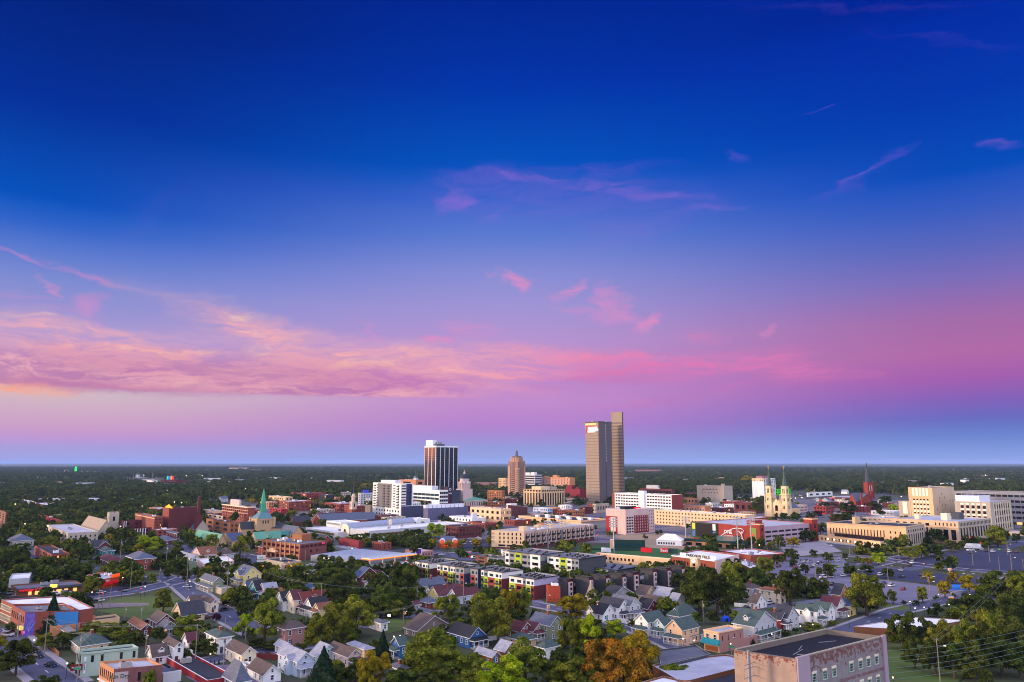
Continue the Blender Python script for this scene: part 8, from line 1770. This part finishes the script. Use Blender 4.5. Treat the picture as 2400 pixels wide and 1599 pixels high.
sign('traffic_sign', 'yellow diamond warning sign at the end of the flats', 'traffic sign', 'd', 501, 510, 555, 32, 590, mat('warning_yellow', (250,170,20), .4, emit=.0), 10)
sign('sign_board', 'lit orange and white banded sign by the right parking lots', 'sign', 'f', 1352, 390, 435, 70, 475, mat('lit_orange_sign', (255,150,90), emit=.9), 10)
sign('sign_board', 'lit orange and white barrier sign on the far side of the lots', 'sign', 'F', 1330, 1478, 1512, 46, 1540, mat('lit_orange_sign', (255,150,90), emit=.9), 10)
for T_, x, y, lb in (('a',1068,1383,'green street name sign by the mint shop'),('e',670,1082,'green street name sign on the lamp by the pink corner shop'),('F',1728,1093,'green lit street sign at the limestone corner'),('g',1535,312,'green street sign at the lit restaurant junction')):
    z = 5; P = gp(T_, x, y, z); t = thing('street_sign', lb, 'street sign', (P[0], P[1], 0), radians(5)); q = MB(); q.box(-1,1,-.05,.05,z-.25,z+.25,GRNS); q.build('panel', t); q = MB(); q.tube((0,.1,0),(0,.1,z),.06,METAL,5); q.build('post', t)
P = gp('e', 595, 725); t = thing('dome_tent', 'bright blue dome tent in the back yard', 'tent', (P[0], P[1], 0)); q = MB(); q.dome(0,0,2.1,0,w('tent_blue',(20,70,190)),12,5); q.build('canopy', t); q = MB(); q.box(-.5,.5,-2.12,-1.9,0,1.4,DKM); q.build('door', t)
P = gp('f', 1405, 290); t = thing('blue_shelter', 'low bright blue arched shelter in the right parking lot', 'shelter', (P[0], P[1], 0), radians(-10)); q = MB(); n = 8
for i in range(n):
    a0, a1 = pi*i/n, pi*(i+1)/n; q.poly([(-4.5,-2.6*cos(a0),2.4*sin(a0)),(4.5,-2.6*cos(a0),2.4*sin(a0)),(4.5,-2.6*cos(a1),2.4*sin(a1)),(-4.5,-2.6*cos(a1),2.4*sin(a1))], w('shelter_blue',(30,110,200)))
q.build('canopy', t)
def fences():
    for T_, p, q_, col, lb in (('d',(1490,745),(1700,800),'white','white board fence behind the large bright white house'),('e',(712,530),(915,545),'white','white fence along the back yards left of the garage'),('c',(1990,1010),(2140,990),'white','white panel fence right of the deep blue house'),('b',(1170,1240),(1480,1270),'cityred','red timber deck fence behind the cream stucco house'),('a',(690,1110),(810,1230),'brown','brown timber fence beside the pavement'),('c',(2180,1020),(2349,1000),'ltgrey','pale picket fence right of the white panel fence')):
        P0, P1 = gp(T_, *p), gp(T_, *q_); dx, dy = P1[0]-P0[0], P1[1]-P0[1]; L = sqrt(dx*dx+dy*dy); t = thing('fence', lb, 'fence', (P0[0], P0[1], 0), atan2(dy, dx)); m = WM(col); q = MB()
        for i in range(int(L/.3)): q.box(i*.3, i*.3+.26, -.03, .03, .1, 1.75+.05*(i%2), m)
        q.build('boards', t); q = MB()
        for i in range(int(L/2.4)+1): q.box(i*2.4-.07, i*2.4+.07, .03, .15, 0, 1.85, m)
        q.build('posts', t)
fences()
# ================================================================== far things beyond downtown
def farb(T_, x0, x1, yt, yb, wall, roof, lb, cat='building', name='far_building', rows=1):
    P = gp(T_, (x0+x1)/2, yb); h = max(3, zfor(P[1], S(T_,0,yt)[1])); W_ = (x1-x0)/K*P[1]/FPX; rz = radians(-12); t = thing(name, lb, cat, (P[0], P[1], 0), rz); q = MB(); d = min(W_, 45)
    q.box(-W_/2, W_/2, 0, d, 0, h-.3, WM(wall)); q.build('wall', t); q = MB(); q.box(-W_/2-.3, W_/2+.3, -.3, d+.3, h-.3, h+.4, RM(roof)); q.build('roof', t)
    n = max(3, min(14, int(W_/9)))
    for r in range(rows):
        for i in range(n): inst('window', winmesh(None, GLASS), t, (-W_/2+(i+.5)*W_/n, 0, h*(r+.5)/rows), 0, (W_/n*.5, 1, h/rows*.4))
    FOOT.append(((P[0]-W_/2, P[1]), (W_, 0), (0, d)))
FB = [('A',440,1110,532,600,'ltgrey','white','very long white-roofed store at far left'),('A',1080,1530,560,602,'white','flatlt','long white store right of the very long white-roofed one'),('A',2192,2440,262,370,'maroon','flatdk','brick power station with coloured stacks'),('A',2060,2195,300,355,'rose','ltgrey','pale annex left of the brick power station'),('A',515,720,128,150,'white','white','distant long white building left of the bright green light'),('A',1000,1350,150,190,'ltgrey','white','distant cluster of lit shops'),('A',1490,1600,305,330,'ltgrey','white','distant pale shed in the woods'),
 ('B',790,1060,98,140,'peach','white','distant arena-like building with a lit pale front'),('B',1110,1250,118,150,'rose','grey','distant pink building right of the arena'),('B',640,760,252,290,'brick','rose','distant brick building in the woods'),('B',445,580,240,268,'white','white','distant round-roofed white pavilion'),('B',0,190,590,635,'white','metal','low white shed behind the maroon tower'),('D',1705,2050,828,880,'rose','maroon','distant pink institution on the wooded rise'),('E',735,1075,160,188,'orange','rose','distant brick institution right of centre'),('F',140,570,288,340,'white','maroon','white apartment row behind the red church'),('F',1580,1900,248,300,'ltgrey','white','white warehouse with a lit roof under the floodlights'),('F',665,760,262,285,'brick','maroon','small distant red building'),('F',2000,2090,240,310,'ltblue','ltgrey','tall pale blue house in the far trees'),('C',1820,2115,660,740,'rose','rose','old pink stone college beyond the courthouse'),
 ('E',2000,2140,570,650,'crimson','slate','steep red brick church hall'),('E',2130,2400,500,560,'rose','flatlt','long pink warehouse at right'),('E',1960,2050,640,700,'white','white','white kiosk by the traffic signals'),('E',30,200,440,520,'brick','dark','old brick row left of the stone block'),('A',2350,2500,300,340,'ltgrey','white','white shed right of the power station'),('C',430,500,470,485,'white','white','faint white building far behind the steeple'),('C',700,860,475,487,'white','white','faint long white building near the skyline'),('A',1990,2200,50,66,'rose','rose','faint hospital on the skyline')]
for f_ in FB: farb(*f_)
for i, c_ in enumerate(((80,220,200),(60,120,255),(255,190,30),(255,40,60))):
    P = gp('A', 2278+i*26, 370); t = thing('lit_stack', ['turquoise','blue','yellow','red'][i]+' lit chimney stack of the brick power station', 'chimney', (P[0], P[1]+8, 0)); q = MB(); q.cyl(0,0,2.2,2.,0,zfor(P[1]+8, S('A',0,210)[1]),mat('stack_'+str(i), c_, emit=.9),8); q.build('stack', t)
for T_, x, y0, y1 in (('A',1745,215,330),('A',1778,215,320),('A',1825,170,320),('A',1868,170,310),('A',1897,165,310),('A',1912,200,320),('A',2140,220,375),('A',2095,150,240),('B',82,230,300),('B',150,240,320),('C',935,450,505),('C',700,420,480),('E',2275,105,210),('F',432,112,260),('F',1945,108,220),('B',1560,250,300),('C',795,560,610),('B',2225,105,140)):
    P = gp(T_, x, y1+6); h = zfor(P[1], S(T_,0,y0)[1]); t = thing('lattice_mast', '', 'mast', (P[0], P[1], 0)); q = MB(); q.tube((0,0,0),(0,0,h),max(.5,P[1]*.0002),METAL,5,.3); q.build('mast', t); unique('pale steel mast', pxof(P[0],P[1],h/2), t, '')
P = gp('A', 1037, 182); t = thing('lit_sign_tower', 'bright green lit tower at the distant fairground', 'lit sign', (P[0], P[1], 0)); q = MB(); q.box(-5,5,-2,2,0,42,mat('green_glow', (30,255,110), emit=1.5)); q.build('panel', t)
rf = random.Random(21)
SM = []
for i in range(70):
    y = 1/rf.uniform(1/7000, 1/1900); x = rf.uniform(-.7, .7)*y; W_ = rf.uniform(14, 60); hh = rf.uniform(11, 16); t = thing('distant_building', '', 'building', (x, y, 0), rf.uniform(-.8, .8)); c_ = rf.choice(['white','ltgrey','peach','rose','ltblue','white']); q = MB(); q.box(-W_/2, W_/2, 0, 14, 0, hh, WM(c_), RM('flatlt')); q.build('wall', t); q = MB(); q.box(-W_/2-.3, W_/2+.3, -.3, 14.3, hh, hh+.6, RM(rf.choice(['white','grey','flatlt','maroon']))); q.build('roof', t); unique('tiny far '+{'ltgrey':'grey','ltblue':'bluish','peach':'tan','rose':'pinkish'}.get(c_, c_)+' building in the woods', pxof(x, y, hh), t, '')
for i in range(150):
    y = sqrt(rf.uniform(520**2, 1900**2)); x = rf.uniform(-.7, .7)*y
    if inpoly(x, y, DT) or blocked(x, y, 6) or any(inpoly(x, y, P) for P in LOTS): continue
    p_ = pxof(x, y, 0)
    if p_[0] > 1400 and p_[1] > 1190: continue
    SM.append((x, y))
protos = []
for k, (wl, rf_) in enumerate([('white','grey'),('cream','brown'),('brick','dark'),('ltgrey','slate'),('white','ltgrey'),('tan','green')]):
    q = MB(); q.box(-4.5,4.5,-6,6,0,5.2,WM(wl)); 
    for y_ in (-5.99,5.99): q.poly([(-4.5,y_,5.2),(4.5,y_,5.2),(0,y_,8.6)], WM(wl))
    a_ = q.mesh('wall'); q = MB(); q.gable(-4.5,4.5,-6,6,5.2,3.6,'y',RM(rf_),WHT); protos.append((a_, q.mesh('roof'), wl))
for i, (x, y) in enumerate(SM):
    a_, r_, wl = protos[i%6]; rz = radians(41 if i%3 else 131); t = thing('small_house', '', 'house', (x, y, 0), rz); inst('wall', a_, t, (0,0,0)); inst('roof', r_, t, (0,0,0))
    for k in (-2.2, 2.2):
        for z in (1.6, 4.0): inst('window', winmesh(None, GLASS), t, (k, -6, z), 0, (1,1,1.3)); inst('window', winmesh(None, GLASS), t, (-4.5, k, z), -pi/2, (1,1,1.3))
    FOOT.append(((x-7, y-7), (14,0), (0,14))); unique('small distant '+{'ltgrey':'grey'}.get(wl, wl)+' house', pxof(x, y, 4), t, '')
GR_ = {'parked_car': 'cars parked in the lots and along the streets', 'utility_pole': 'wooden utility poles', 'street_lamp': 'lit street lamps', 'traffic_signal': 'red traffic signals', 'tree': 'trees in the yards and along the streets', 'pine_tree': 'conifers',
  'townhouse': 'charcoal and maroon townhouses in the stepped row', 'flats': 'colourful flats', 'house': 'wooden and brick houses of the near neighbourhood', 'small_house': 'small houses among the trees beyond downtown', 'distant_building': 'small far buildings in the woods',
  'city_block': 'small downtown buildings', 'lattice_mast': 'steel masts', 'street_light': 'tall lot lights', 'lit_stack': 'coloured lit stacks', 'advert_board': 'advertising boards of the ball park', 'power_line': 'overhead wires', 'street_sign': 'green street signs'}
for o in COL.objects:
    if o.parent is None and o.get('label') and not o.get('kind'):
        g_ = GR_.get(o.name.split('.')[0])
        if g_: o['group'] = g_
def haze():
    m = D.materials.new('haze_air'); m.use_nodes = True; t = m.node_tree; t.nodes.remove(t.nodes['Principled BSDF']); v = t.nodes.new('ShaderNodeVolumePrincipled'); t.links.new(v.outputs[0], t.nodes['Material Output'].inputs['Volume'])
    v.inputs['Color'].default_value = (.38,.55,1,1); v.inputs['Density'].default_value = 2.9e-5; v.inputs['Anisotropy'].default_value = 0.
    q = MB(); q.box(-65000,65000,-500,95000,-1.5,178,m); o = q.build('haze'); o['kind'] = 'stuff'
haze()
bpy.context.view_layer.update()
